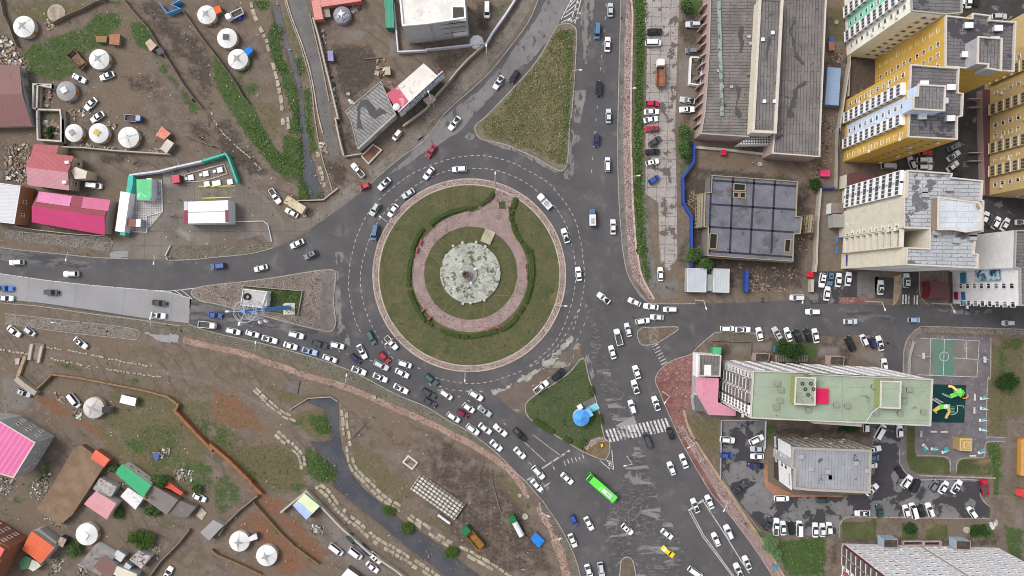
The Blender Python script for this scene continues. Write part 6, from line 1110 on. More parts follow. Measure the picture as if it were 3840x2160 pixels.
fence('footbridge','concrete footbridge slab over the dry channel',C0(420,1120,395,1300),.35,4.0,mat('footbridge_deck',K(136,124,110),K(116,104,92),.5),cat='bridge');fence('bridge_parapet','left parapet of the footbridge',C0(365,1130,335,1300),.9,.9,mConc,cat='parapet');fence('bridge_parapet','right parapet of the footbridge',C0(475,1150,435,1330),.9,.8,mConc,cat='parapet')
fence('gate_wall','long slab wall from the footbridge to the grey yard',C0(290,1260,225,1440)+D0(210,340),.8,1.0,mPathTan,cat='wall');fence('gate_wall','pale leaning wall beside the silver car yard',D0(215,335,300,410,430,500),1.8,1.6,plain('pale_leaning_wall',K(166,156,142)),cat='wall')
fence('timber_fence','timber fence on top of the red earth bank',D0(580,292,900,335,1240,400,1600,470,1840,535,1960,620,1930,690),1.6,.5,mWood);fence('rusty_fence','long rusty orange sheet fence running down the olive slope',D0(1930,690,2318,1100)+D1(0,1060,200,1230,420,1449)+E1(420,420,540,535),1.8,.95,mRust)
fence('plank_fence','plank fence from the rusty fence down to the grey container',E1(500,560,300,720,150,870,80,990),1.5,.4,mPlank);fence('plank_fence','plank fence dividing the red earth yards',E1(450,630,600,800,740,960,900,1110,1170,1310),1.5,.25,mWood);fence('plank_fence','zigzag plank fence at the bottom left on dark soil',E1(0,1150,70,1210,200,1260,380,1340,540,1420),1.4,.3,mWood);fence('plank_fence','plank fence left of the big bush yard',E0(2080,930,1960,1080,1760,1280,1640,1449),1.4,.3,mPlank);fence('plank_fence','plank fence at the corner post of the timber bank',D0(590,300,520,370,420,465),1.4,.4,mWood)
fence('river_wall','grey concrete wall of the car yard beside the river',E1(750,740,1030,510,1170,660,1400,900,1700,1170,2000,1370,2130,1480),1.8,.55,mConc,cat='wall')
fence('blue_fence','dark blue site fence winding beside the slab parking strip',B3(570,265,570,400,560,480,450,640,455,760,455,900,500,990,545,1060,545,1449)+C3(540,300),2.2,.5,mBlueF);fence('blue_fence','short dark blue fence beside the smaller guard hut',C3(1135,335,1130,565),2.4,.9,mBlueF);fence('blue_fence','short dark blue fence at the right of the building site',B3(1955,745,2090,745),2.0,.5,mBlueF)
fence('site_wall','grey block wall on the right of the building site',B3(1935,750,1905,1100,1890,1449)+C3(1890,240,1875,350),2,.6,mConc,cat='wall');fence('site_wall','grey block wall between the hall and the yellow block',B3(2130,100,2110,740)+A3(2130,1449,2250,700),2,.45,mConc,cat='wall');fence('site_wall','grey wall end piece beside the parked cars',C3(1845,430,1840,565),2,.9,mConc,cat='wall')
fence('courtyard_wall','thin wall left of the dark courtyard',A4(405,590,385,1060),1.6,.3,mConc,cat='wall');fence('hall_wall','low paved wall below the long hall',B3(590,300,950,330,1330,375),.8,.8,mConc,cat='wall');fence('lot_fence','thin metal fence along the lower left of the car park',D3(880,795,870,1300,870,1449)+E3(870,340,1000,560,1100,700,1300,950),1.0,.1,mGreyW);fence('lot_fence','thin metal fence at the top and right of the car park',D3(880,795,1360,800,1350,1100),1.0,.1,mWhF)
fence('roadside_rail','pale guard rail by the planted strip of the fuel station',C1(0,-195,400,-200,550,-205,600,-160,640,20),.5,.2,mWhF,cat='rail');fence('roadside_rail','pale guard rail at the mouth of the fuel station',C0(1860,60,1805,170,1830,220),.6,.2,mWhF,cat='rail');fence('pump_bay_edge','upper yellow edged kerb of the fuel pump bay',B0(2160,722,2318,720)+B1(0,720,240,717),.2,.25,plain('yellow_paint',K(206,196,80)),cat='kerb');fence('pump_bay_edge','lower yellow edged kerb of the fuel pump bay',B0(2200,850,2318,847)+B1(0,847,200,838),.2,.25,MT['yellow_paint'],cat='kerb')
fence('tank_kerb','raised kerb loop round the buried fuel tanks',B0(2010,595,2318,510)+B1(0,510,120,482,155,585,0,635)+B0(2200,665,2030,675,2010,600),.3,.25,mKerbPale,cat='kerb');fence('hut_wall','low wall round the weedy yard of the white hut',C1(320,495,640,525,975,553,950,690,925,825),.9,.22,mKerb,cat='wall');fence('court_fence','wire fence left of the sports court',D4(1108,-60,1064,100,1056,290),1.2,.12,mGreyW)
fence('tile_kerb','white kerb round the tiled kiosk yard',B0(1760,650,1770,1000,1600,1045,1600,1220,1440,1215),.3,.2,mWhF,cat='kerb');fence('garden_fence','low fence round the earth garden above the green roofed block',C3(770,1090,1000,1100,1200,1105,1195,1250),.8,.12,mPlank);fence('ditch_wall','low retaining wall above the pool',B1(920,880,1060,875,1200,870,1360,745),.8,.3,mConc,cat='wall');fence('culvert_wall','thin headwall round the river pool',D1(830,685,1030,560,1275,545,1350,590),.5,.2,mConc,cat='wall')
for k,(p,lab)in enumerate(((B0.pt(2082,628),'white tank lid, middle size, left in the kerb loop'),(B0.pt(2243,585),'white tank lid in the middle of the kerb loop'),(B1.pt(78,545),'white tank lid at the right end of the kerb loop'),(B0.pt(2255,697),'white tank lid just below the kerb loop'),(B1.pt(42,690),'largest white tank lid by the yellow kerb'),(B1.pt(188,675),'white tank lid next to the teal fence end'),(B0.pt(2030,641),'tiny white lid at the left end of the kerb loop'),(B0.pt(2190,598),'tiny white lid left of the middle tank lid'),(B1.pt(20,560),'tiny white lid left of the right tank lid'))):
 c=W(p);s=1.55 if k<4 or k==5 else(2.4 if k==4 else .75);MB().box(c+Vector((0,0,.25)),(s,s*(.62 if k==4 else .95),.5),plain('lid_white',K(236,236,238)),R(12)).box(c+Vector((0,0,.53)),(s+.12,s*(.62 if k==4 else .95)+.12,.07),MT['lid_white'],R(12)).thing('tank_lid',lab,'lid','white lids of the fuel tanks')

# ------------------------------------------------------------------ vehicles
def paintmat():
 t=NT('car_paint');oi=t.new('ShaderNodeObjectInfo');t.b.inputs['Coat Weight'].default_value=.3;return t.done(oi.outputs['Color'],.35,None,0,.4)
mPaint=paintmat();mCarGl=NT('car_glass').done(K(40,44,50),.1,None,0,.6);mTyre=NT('tyre').done(K(28,28,30),.8);mTrim=NT('dark_trim').done(K(46,46,50),.6);mBed=mat('load_bed',K(92,88,86),K(72,68,66),2.0);mLamp=NT('headlamp').done(K(210,214,220),.2)
CC_={'white':K(236,236,238),'silver':K(196,202,208),'grey':K(120,124,130),'dark grey':K(70,74,80),'black':K(34,36,40),'blue':K(52,86,156),'bright blue':K(36,112,206),'navy':K(40,50,92),'red':K(182,34,60),'maroon':K(134,34,62),'dark green':K(52,76,72),'yellow':K(240,214,40),'pale blue':K(158,182,214),'steel blue':K(84,116,150),'teal':K(70,104,106),'green':K(30,110,62),'lime green':K(96,216,74)}
def plan(L,W_,f=1.0,nf=.32,nb=.2): # rounded outline of a body, front at +x
 x,y=L/2*f,W_/2*f
 return[(-x,-y*.72),(-x+nb,-y*.96),(-x*.5,-y),(x*.45,-y),(x-nf,-y*.94),(x-nf*.3,-y*.74),(x,-y*.4),(x,y*.4),(x-nf*.3,y*.74),(x-nf,y*.94),(x*.45,y),(-x*.5,y),(-x+nb,y*.96),(-x,y*.72)]
def loft(mb,rings,m,cap=True):
 n=len(rings[0]);vs=[v for r in rings for v in r];fs=[(k*n+i,k*n+(i+1)%n,(k+1)*n+(i+1)%n,(k+1)*n+i)for k in range(len(rings)-1)for i in range(n)]
 if cap:fs.append(tuple((len(rings)-1)*n+i for i in range(n)))
 return mb.add(vs,fs,m)
CARS={'sedan':(4.6,1.78,.86,1.42,-1.75,1.0,-1.0,.3),'hatchback':(4.15,1.72,.9,1.5,-1.92,1.0,-1.45,.3),'wagon':(4.6,1.76,.9,1.5,-2.15,1.05,-1.75,.35),'suv':(4.75,1.88,1.02,1.76,-2.2,1.0,-1.85,.35),'minivan':(5.0,1.84,1.02,1.95,-2.4,1.75,-2.2,1.15),'pickup':(5.3,1.86,1.0,1.75,-.55,1.1,-.35,.5)}
def wheels(root,L,W_,r=.33,xs=None):
 me=MB().tube((0,-.12,0),(0,.12,0),r,r,mTyre,14).mesh('wheel')
 for x in xs or(L*.31,-L*.3):
  for s in(-1,1):o=bpy.data.objects.new('wheel',me);o.location=(x,s*(W_/2-.14),r);link(o,root)
def carproto(kind):
 L,Wd,zb,zr,x0,x1,r0,r1=CARS[kind];root=bpy.data.objects.new(kind.rstrip('12'),None);COL.objects.link(root);mb=MB()
 z=lambda P,zz:[(p[0],p[1],zz)for p in P]
 loft(mb,[z(plan(L,Wd,.97),.22),z(plan(L,Wd),.5),z(plan(L,Wd,.985),zb-.12),z(plan(L,Wd,.93),zb)],mPaint)
 hb,ht=Wd/2*.9,Wd/2*.74
 base=[(x0,-hb),(x1,-hb),(x1,hb),(x0,hb)];top=[(r0,-ht),(r1,-ht),(r1,ht),(r0,ht)]
 loft(mb,[z(base,zb-.02),z(top,zr-.04),z([(a*.985 if i in(1,2)else a*.99,b*.95)for i,(a,b)in enumerate(top)],zr)],mPaint)
 if kind=='pickup':
  bx0,bx1=-L/2*.95,x0-.08;mb.box(((bx0+bx1)/2,0,zb+.012),(bx1-bx0,Wd*.74,.02),mBed)
  for s in(-1,1):mb.box(((bx0+bx1)/2,s*Wd*.41,zb+.14),(bx1-bx0,.12,.3),mPaint)
  mb.box((bx0,0,zb+.14),(.1,Wd*.82,.3),mPaint)
 for s in(-1,1):mb.box((x1-.25,s*(Wd/2+.08),zb+.02),(.16,.2,.14),mPaint)
 body=mb.build('body',root)
 if kind in('sedan2','suv1'):MB().box((r1-.75,0,zr+.008),(.55,.85,.02),mCarGl).build('sunroof',root)
 if kind=='suv':
  rk=MB()
  for s in(-1,1):rk.box(((r0+r1)/2,s*ht*.85,zr+.05),((r1-r0)*.85,.06,.07),mTrim)
  rk.build('roof_rail',root)
 def pane(nm,a,b,c,d,k=.07,off=.02):
  a,b,c,d=map(Vector,(a,b,c,d));m=(a+b+c+d)/4;n=(b-a).cross(d-a).normalized()
  q=[m+(p-m)*(1-k)+n*off for p in(a,b,c,d)];MB().add(q+[p-n*.015 for p in q],[(0,1,2,3),(0,4,5,1),(1,5,6,2),(2,6,7,3),(3,7,4,0)],mCarGl).build(nm,root)
 B4_=[Vector((p[0],p[1],zb))for p in base];T4=[Vector((p[0],p[1],zr-.03))for p in top]
 pane('windscreen',B4_[1],B4_[2],T4[2],T4[1]);pane('rear_window',B4_[3],B4_[0],T4[0],T4[3]);pane('side_window',B4_[0],B4_[1],T4[1],T4[0]);pane('side_window',B4_[2],B4_[3],T4[3],T4[2])
 for s in(-1,1):MB().box((L/2-.13,s*Wd*.33,.64),(.22,.34,.16),mLamp).build('headlight',root)
 wheels(root,L,Wd);return root
def boxtruck(kind,L,Wd,cabL,cabz,load,zl):
 root=bpy.data.objects.new(kind,None);COL.objects.link(root);cx=L/2-cabL/2;mb=MB();z=lambda P,zz:[(p[0]+cx,p[1],zz)for p in P]
 loft(mb,[z(plan(cabL,Wd,.98,.2,.1),.45),z(plan(cabL,Wd,1,.2,.1),1.2),z(plan(cabL,Wd,.93,.22,.1),cabz-.1),z(plan(cabL,Wd,.86,.22,.1),cabz)],mPaint);mb.build('cab',root)
 MB().add([(L/2-.02,-Wd*.36,1.3),(L/2-.02,Wd*.36,1.3),(L/2-.32,Wd*.33,cabz-.12),(L/2-.32,-Wd*.33,cabz-.12)],[(0,1,2,3)],mCarGl).build('windscreen',root)
 l=L-cabL-.15;lx=-L/2+l/2;mb=MB();MB().box((0,0,.62),(L*.95,Wd*.5,.2),mTrim).build('chassis',root)
 if load=='box':mb.box((lx,0,.75+(zl-.75)/2),(l,Wd,zl-.75),mSignW).box((lx-l*.1,0,zl+.01),(l*.5,Wd*.6,.03),mGreyW)
 elif load in('bed','rust','sand'):
  mm={'bed':mBed,'rust':mat('rusty_load',K(150,112,98),K(120,88,78),.8,layers=[('noise',K(176,112,60),.5,.56,.62)]),'sand':mat('ochre_bed',K(166,122,60),K(120,84,52),.7)}[load]
  mb.box((lx,0,.9),(l,Wd,.14),mm)
  for s in(-1,1):mb.box((lx,s*Wd/2,.9+(zl-.9)/2),(l,.12,zl-.83),mm if load!='bed' else mPaint)
  for s in(-1,1):mb.box((lx+s*l/2,0,.9+(zl-.9)/2),(.12,Wd-.14,zl-.83),mm if load!='bed' else mPaint)
 elif load=='tank':mb.tube((lx-l/2,0,1.65),(lx+l/2,0,1.65),.95,.95,mSignW,20).box((lx,0,.95),(l,1.2,.3),mTrim)
 elif load=='ring':
  mb.box((lx,0,.95),(l,Wd,.3),mSignW);mb.torus((lx+.1,0,1.3),Wd*.42,.12,mWhW,30,8).torus((lx+.1,0,1.25),Wd*.3,.07,mGreyW,24,6).bar((lx+.1-Wd*.4,0,1.28),(lx+.1+Wd*.4,0,1.28),.1,mGreyW).bar((lx+.1,-Wd*.4,1.28),(lx+.1,Wd*.4,1.28),.1,mGreyW)
 mb.build('load_bed' if load in('bed','rust','sand')else{'box':'cargo_box','tank':'tank','ring':'coil_frame'}[load],root);wheels(root,L,Wd,.42,(L/2-cabL*.55,-L*.22,-L*.36));return root
CARS['sedan1']=(4.4,1.72,.88,1.48,-1.75,.95,-1.2,.2);CARS['sedan2']=(4.8,1.83,.84,1.4,-1.95,.9,-.9,.1);CARS['hatchback1']=(3.75,1.68,.92,1.56,-1.78,1.1,-1.5,.45);CARS['wagon1']=(4.45,1.72,.92,1.56,-2.1,1.2,-1.85,.5);CARS['suv1']=(4.4,1.82,1.0,1.7,-2.05,.9,-1.6,.2)
PROTO={k:(lambda k=k:carproto(k))for k in CARS}
PROTO.update({'truck':lambda:boxtruck('truck',5.4,1.9,1.7,2.1,'bed',1.35),'box truck':lambda:boxtruck('box_truck',5.3,1.95,1.7,2.1,'box',2.3),'dump truck':lambda:boxtruck('dump_truck',8.2,2.5,2.2,2.7,'rust',2.0),'tipper truck':lambda:boxtruck('tipper_truck',8.0,2.5,2.2,2.8,'sand',2.1),'tanker':lambda:boxtruck('tanker',7.4,2.3,2.2,2.7,'tank',2.5),'coil truck':lambda:boxtruck('coil_truck',5.6,2.1,2.1,2.0,'ring',1.4)})
_used={};VR=random.Random(3)
def vehicle(p,ang,kind,colour,label,group=None,zoff=.03,size=1.0,cat=None):
 base_kind=kind;alt=[k for k in CARS if k.rstrip('12')==kind];kind=VR.choice(alt)if alt else kind
 if kind not in _used:_used[kind]=PROTO[kind]();o=_used[kind]
 else:o=copy_tree(_used[kind])
 zt={'sedan':1.2,'hatchback':1.3,'wagon':1.3,'suv':1.5,'minivan':1.7,'pickup':1.4}.get(base_kind,1.9)
 q=W(p,zt);o.location=(q.x,q.y,zoff);o.rotation_euler=(0,0,R(ang));o.scale=(size,)*3
 for k in('group',):
  if k in o:del o[k]
 tag(o,label,cat or{'sedan':'car','hatchback':'car','wagon':'car','suv':'car','minivan':'van','pickup':'pickup truck'}.get(base_kind,'truck'),group)
 o.scale=[size*k for k in(VR.uniform(.95,1.05),VR.uniform(.96,1.03),VR.uniform(.95,1.06))];f=VR.uniform(.82,1.04);cc=CC_[colour];cc=(cc[0]*f*VR.uniform(.97,1.02),cc[1]*f,cc[2]*f*VR.uniform(.96,1.03),1)
 for c in o.children:c.color=cc
 return o
ORD=['first','second','third','fourth','fifth','sixth','seventh','eighth','ninth','tenth','eleventh','twelfth']
def row(group,phrase,items):
 """vehicles in a row: each (sheet, x, y, heading, kind, colour); numbered from the end the phrase names"""
 for i,it in enumerate(items):
  vehicle(it[0].pt(it[1],it[2]),it[3],it[4],it[5],f'{it[5]} {it[4]}, {ORD[i]} {phrase}',group)
g='cars queuing towards the roundabout on the lower left'
row(g,'from the left in the kerbside queue',[(C1,207,992,-13,'wagon','white'),(C1,418,1020,-16,'sedan','white'),(C1,603,1082,-16,'sedan','white'),(C1,832,1152,-16,'sedan','white'),(C1,1040,1210,-16,'sedan','pale blue'),(C1,1260,1290,-20,'sedan','white'),(D1,1577,263,-22,'sedan','white'),(D1,1810,338,-24,'sedan','white'),(D1,2035,460,-27,'sedan','white')])
row(g,'from the left in the queue lane nearest the paved island',[(C1,893,1035,-14,'suv','white'),(C1,1150,1135,-17,'pickup','dark green'),(C1,1340,1148,-14,'wagon','white'),(C1,1540,1293,-40,'hatchback','navy'),(C1,1820,1365,-27,'suv','silver'),(D1,2048,290,-28,'sedan','white')])
for a in[((C1.pt(1613,1215)),-62,'sedan','white','white sedan cutting across the queue behind the navy hatchback'),(C1.pt(1855,1275),-47,'hatchback','red','red hatchback in the roundabout queue beside a silver suv'),(C1.pt(2080,1352),-18,'wagon','white','white wagon right of the red hatchback in the queue'),(C1.pt(1712,1062),-63,'wagon','teal','dark teal wagon coming round the roundabout behind a white pickup'),(C1.pt(1930,1118),-48,'pickup','white','white double cab pickup under the lamp at the lower left roundabout kerb')]:vehicle(*a,g)
g='cars leaving the roundabout at the bottom'
row(g,'from the left in the kerbside lane below the roundabout',[(D2,30,605,-30,'sedan','dark grey'),(D2,290,770,-34,'wagon','white'),(D2,500,905,-37,'suv','white'),(D2,755,1078,-41,'sedan','white'),(E2,1198,470,-48,'sedan','white')])
row(g,'from the left in the middle lane below the roundabout',[(D2,20,510,-32,'suv','dark grey'),(D2,387,730,-33,'hatchback','maroon'),(D2,635,893,-38,'sedan','white'),(D2,1012,1160,-45,'sedan','white'),(D2,1215,1375,-48,'suv','white')])
row(g,'from the left in the inner lane below the roundabout',[(D2,45,360,-40,'suv','teal'),(D2,212,525,-36,'wagon','white'),(D2,455,668,-35,'hatchback','white'),(D2,800,912,-40,'sedan','white')])
for a in[(D2.pt(535,535),-32,'suv','white','white suv alone on the right of the traffic below the roundabout'),(D2.pt(630,703),-36,'sedan','silver','silver sedan right of the maroon hatchback below the roundabout'),(D2.pt(1010,960),-45,'pickup','black','black pickup beside the white lane lines of the lower road'),(E2.pt(1527,395),-42,'sedan','white','white sedan just left of the lime green bus'),
(E2.pt(1600,848),-65,'hatchback','blue','deep blue hatchback near the kerb at the bottom'),(E2.pt(1765,885),-62,'sedan','white','white sedan right of the deep blue hatchback'),(E2.pt(2185,950),-42,'suv','white','white suv with roof bars in the middle of the wide lower road'),(E2.pt(1588,1070),-67,'sedan','white','white sedan hugging the grass kerb at the bottom'),(E2.pt(1765,1410),-72,'sedan','white','white sedan cut by the bottom edge left of the median end'),(E2.pt(1900,1395),-80,'suv','silver','silver suv cut by the bottom edge beside the median end')]:vehicle(*a,g)
g='cars driving up the lower right road'
for a in[(C2.pt(2190,978),105,'sedan','white','white sedan right of the flat bed truck entering the crossing'),(C2.pt(2085,1055),105,'truck','white','white truck with a flat grey bed entering the crossing'),(C2.pt(2020,1222),106,'sedan','white','white sedan behind the flat bed truck'),(D2.pt(2285,280),108,'sedan','white','upper of two white sedans in file above the zebra crossing'),(D2.pt(2270,440),108,'sedan','white','lower of two white sedans in file above the zebra crossing'),(D2.pt(2235,660),108,'wagon','white','white wagon just above the big zebra crossing'),
(D3.pt(178,620),110,'sedan','white','white sedan beside the red brick pavement above the zebra'),(D3.pt(335,945),113,'hatchback','black','black hatchback stopping on the right end of the zebra crossing'),(D3.pt(85,1020),113,'minivan','dark grey','dark grey van stopping below the zebra crossing'),(E3.pt(345,285),112,'sedan','white','left of two white sedans side by side below the zebra'),(E3.pt(480,205),112,'sedan','white','right of two white sedans side by side below the zebra'),(E3.pt(605,690),113,'sedan','white','white sedan straddling the left stop line'),(E3.pt(760,650),114,'sedan','white','white sedan at the kerb side stop line'),(E3.pt(970,980),114,'suv','white','white suv with a roof rack in the kerb lane'),(E3.pt(830,1058),114,'sedan','white','white sedan beside the double line, left of the suv'),(E3.pt(1168,1312),114,'sedan','white','white sedan in the kerb lane near the bottom edge'),(E3.pt(1075,1395),115,'sedan','white','white sedan by the double line cut by the bottom edge'),
(E3.pt(297,1000),-38,'sedan','white','white sedan on the cracked asphalt above the yellow taxi'),(E3.pt(610,1425),-35,'minivan','white','white van at the bottom edge below the yellow taxi'),(E3.pt(308,1192),-38,'sedan','yellow','bright yellow taxi on the cracked asphalt')]:vehicle(*a,g)
g='cars going round the roundabout'
for a in[(B2.pt(355,530),183,'wagon','white','white wagon at the top of the roundabout'),(B2.pt(20,575),232,'sedan','white','white sedan in the upper left outer lane of the roundabout'),(B1.pt(2115,797),212,'sedan','silver','pale silver sedan on the inner lane at the upper left'),(B1.pt(1853,692),225,'sedan','white','white sedan in front of the little red car'),(B1.pt(1748,965),240,'suv','silver','silver suv with roof rails on the upper left arc'),(B1.pt(1948,982),235,'sedan','white','white sedan close to the brick kerb at the upper left'),(B1.pt(1748,1215),258,'minivan','steel blue','steel blue van at the left of the roundabout'),(B1.pt(905,1343),205,'sedan','white','white sedan leaving the roundabout to the left'),(B2.pt(1508,1255),108,'sedan','white','white sedan on the inner lane at the right of the island'),(C2.pt(1652,368),98,'sedan','white','white sedan between the two dashed lines right of the plaza'),(C2.pt(1925,632),142,'sedan','white','white sedan alone in the middle of the right junction'),(B2.pt(1282,880),132,'coil truck','white','white truck carrying a big ring at the upper right of the island'),(C1.pt(1050,160),205,'suv','grey','dark grey suv heading left out of the roundabout')]:vehicle(*a,g)
vehicle(B1.pt(1640,720),200,'hatchback','red','little red car with a white roof beside the cobbled apron',None,.03,.92)
g='cars on the upper roads'
for a in[(A2.pt(780,890),237,'sedan','white','white sedan beside the black sedan on the worn road'),(A2.pt(950,825),237,'sedan','black','black sedan by the corner of the triangular grass island'),(A2.pt(300,1335),232,'sedan','white','white sedan lower down the worn road'),(B2.pt(45,335),235,'sedan','red','red sedan entering the roundabout at the upper left'),(A2.pt(1998,100),90,'sedan','silver','silver sedan at the top of the right hand road'),(A2.pt(1968,475),88,'sedan','white','white sedan behind the steel grey van on the right hand road'),(A2.pt(1978,1255),90,'sedan','silver','silver sedan lower down in the right lane of the upper road'),(A2.pt(1858,325),267,'minivan','steel blue','steel blue van coming down the right hand road'),(A2.pt(1875,955),268,'suv','black','black suv coming down the right hand road'),(B2.pt(1848,218),265,'hatchback','navy','navy hatchback coming down the right hand road'),(B2.pt(1968,480),90,'wagon','white','white wagon with dark roof edges beside the brick pavement'),(B2.pt(1803,1055),92,'box truck','steel blue','blue cab truck with a white cargo box'),(B2.pt(2028,1160),91,'sedan','white','white sedan right of the blue cab truck')]:vehicle(*a,g)
g='cars on the left hand road'
for a in[(C0.pt(165,243),182,'wagon','white','white wagon at the far left of the dark carriageway'),(C0.pt(755,367),181,'suv','white','white suv with a round roof mark on the dark carriageway'),(C1.pt(45,283),187,'wagon','blue','deep blue wagon on the dark carriageway'),(C1.pt(510,305),195,'sedan','white','white sedan between the deep blue wagon and the dark suv'),(C0.pt(50,527),-2,'sedan','bright blue','bright blue sedan at the left edge'),(C0.pt(50,633),-3,'sedan','white','white sedan at the left edge below the bright blue one'),(C0.pt(545,570),-2,'wagon','black','black wagon on the pale concrete carriageway'),(C0.pt(1720,685),-6,'sedan','black','black sedan near the hatched tip of the paved island'),(C0.pt(1708,820),-6,'sedan','white','white sedan below the black sedan on pale concrete'),(C1.pt(10,818),-8,'sedan','blue','blue sedan above the grey bedded truck'),(C0.pt(2240,925),-6,'truck','white','white truck with a grey covered bed at the queue end')]:vehicle(*a,g)
g='cars on the right hand road'
for a in[(C3.pt(-58,675),155,'sedan','white','leftmost white sedan leaving the right hand road'),(C3.pt(123,725),172,'sedan','white','white sedan, middle one of three leaving the right hand road'),(C3.pt(330,755),180,'wagon','white','white wagon, last of three leaving the right hand road'),(C3.pt(188,840),176,'sedan','white','white sedan right above the small bare island'),(C3.pt(33,882),8,'wagon','white','white wagon nosed against the sedan above the bare island'),(C3.pt(1715,628),180,'wagon','white','white wagon parked at the kerb by the building site'),(C3.pt(1888,780),180,'wagon','white','white wagon in the middle of the right hand road'),(C4.pt(440,887),0,'sedan','silver','silver sedan on the right hand road above the sports court parking'),(C4.pt(1135,870),0,'hatchback','pale blue','pale blue hatchback on the right hand road'),(C4.pt(2158,903),180,'hatchback','silver','silver hatchback at the far right of the road'),(C4.pt(1055,440),90,'suv','silver','silver suv standing in the side lane'),(C4.pt(770,515),89,'sedan','white','white sedan in the small yard below the cream block'),(C4.pt(187,582),83,'sedan','white','white sedan behind the four cars of the parking bay')]:vehicle(*a,g)
row('cars in the bay below the cream block','from the left in the bay below the cream block',[(C4,138,437,-98,'suv','white'),(C4,222,415,-95,'suv','steel blue'),(C4,310,435,84,'sedan','white'),(C4,418,423,84,'sedan','white')])
row('cars along the kerb above the green roofed block','from the left along the kerb above the green roofed block',[(C3,955,965,0,'wagon','white'),(C3,1125,975,0,'sedan','white'),(C3,1305,1025,102,'sedan','white'),(C3,1500,1020,118,'suv','silver'),(C3,1617,1030,108,'sedan','white'),(C3,1722,1045,112,'suv','black'),(C3,1830,1035,108,'sedan','black'),(C3,1915,1042,102,'sedan','white'),(C4,445,1130,114,'suv','black'),(C4,590,1090,113,'hatchback','white'),(C4,685,1115,108,'hatchback','navy'),(C4,762,1125,105,'sedan','white')])
vehicle(C4.pt(812,1365),95,'sedan','white','white sedan half hidden behind the green roofed block')
row('cars in the left part of the patched car park','from the top in the right column of the patched car park',[(D3,1275,1015,25,'suv','white'),(D3,1285,1115,180,'sedan','silver'),(D3,1280,1195,180,'sedan','white'),(D3,1270,1300,180,'sedan','navy')])
for a in[(D3.pt(958,1018),-6,'suv','white','white suv alone at the left of the patched car park'),(D3.pt(947,1185),0,'hatchback','blue','blue hatchback alone at the left of the patched car park'),(E3.pt(1080,500),35,'sedan','dark grey','dark grey sedan slanting against the car park fence'),(E3.pt(1548,612),0,'wagon','white','white wagon parked below the orange footway'),(E3.pt(2000,632),0,'wagon','dark green','dark green wagon parked below the grey roofed office')]:vehicle(*a,'cars round the grey roofed office')
row('cars in the row at the lower kerb of the car park','from the left in the row above the weedy lawn',[(E3,1400,890,62,'suv','dark grey'),(E3,1487,920,85,'pickup','white'),(E3,1563,935,93,'sedan','white'),(E3,1655,935,93,'sedan','black'),(E3,1745,945,90,'minivan','white'),(E3,1912,955,91,'sedan','white'),(E3,1990,955,91,'sedan','white'),(E3,2065,940,92,'hatchback','white')])
row('cars parked right of the grey roofed office','from the top along the right wall of the grey roofed office',[(D4,690,1120,10,'sedan','white'),(D4,685,1212,0,'hatchback','steel blue'),(D4,672,1295,0,'hatchback','white'),(E4,675,515,40,'sedan','white')])
for a in[(D4.pt(775,935),60,'minivan','white','big white van with roof hatches below the green roofed block'),(D4.pt(980,925),91,'hatchback','white','white hatchback beside the big white van'),(E4.pt(573,772),180,'sedan','white','white sedan above the brown garden bed'),(E4.pt(762,750),95,'suv','dark green','dark green suv at the corner of the brown garden bed'),(E4.pt(1765,765),125,'hatchback','white','white hatchback alone at the right end of the lot'),(D4.pt(612,870),90,'hatchback','white','white hatchback half hidden under the green roof edge')]:vehicle(*a,'cars in the right part of the patched car park')
row('cars along the upper kerb of the right lot','from the left along the upper kerb of the right lot',[(E4,985,335,-55,'wagon','black'),(E4,1060,430,55,'suv','white'),(E4,1155,475,62,'suv','black'),(E4,1350,470,56,'hatchback','grey'),(E4,1455,490,58,'sedan','white'),(E4,1598,485,57,'sedan','white')])
row('cars along the lower kerb of the right lot','from the left in the tight row on the lower kerb',[(E4,1050,750,105,'hatchback','white'),(E4,1135,750,105,'minivan','white'),(E4,1215,745,106,'sedan','black'),(E4,1310,740,110,'suv','white')])
vehicle(E4.pt(1910,490),100,'truck','red','red truck with a white striped bed at the right of the lot',None,.03,.95)
row('cars in the slab parking strip','from the top along the left edge of the slab parking strip',[(A3,165,335,2,'suv','black'),(A3,150,455,0,'minivan','white'),(A3,135,1120,0,'hatchback','red'),(A3,130,1210,2,'sedan','white'),(A3,122,1295,9,'sedan','white'),(A3,135,1395,181,'suv','red'),(B3,165,228,35,'sedan','dark grey'),(B3,142,342,5,'suv','black'),(B3,140,455,14,'suv','white'),(B3,155,645,32,'hatchback','blue')])
row('cars against the long hall','from the top among the cars nosed to the long hall',[(A3,585,255,180,'suv','silver'),(A3,560,545,180,'hatchback','grey'),(A3,520,1085,170,'sedan','silver'),(A3,515,1185,2,'sedan','white')])
vehicle(C3.pt(225,370),92,'sedan','white','white sedan alone at the lower end of the slab strip');vehicle(A3.pt(225,790),91,'dump truck','white','white cab dump truck with a rusty load on the slab strip')
row('cars beside the yellow block','from the top in the right column beside the yellow block',[(B4,1575,285,24,'suv','grey'),(B4,1565,385,35,'sedan','silver'),(B4,1555,500,38,'sedan','white'),(B4,1585,590,10,'suv','black')])
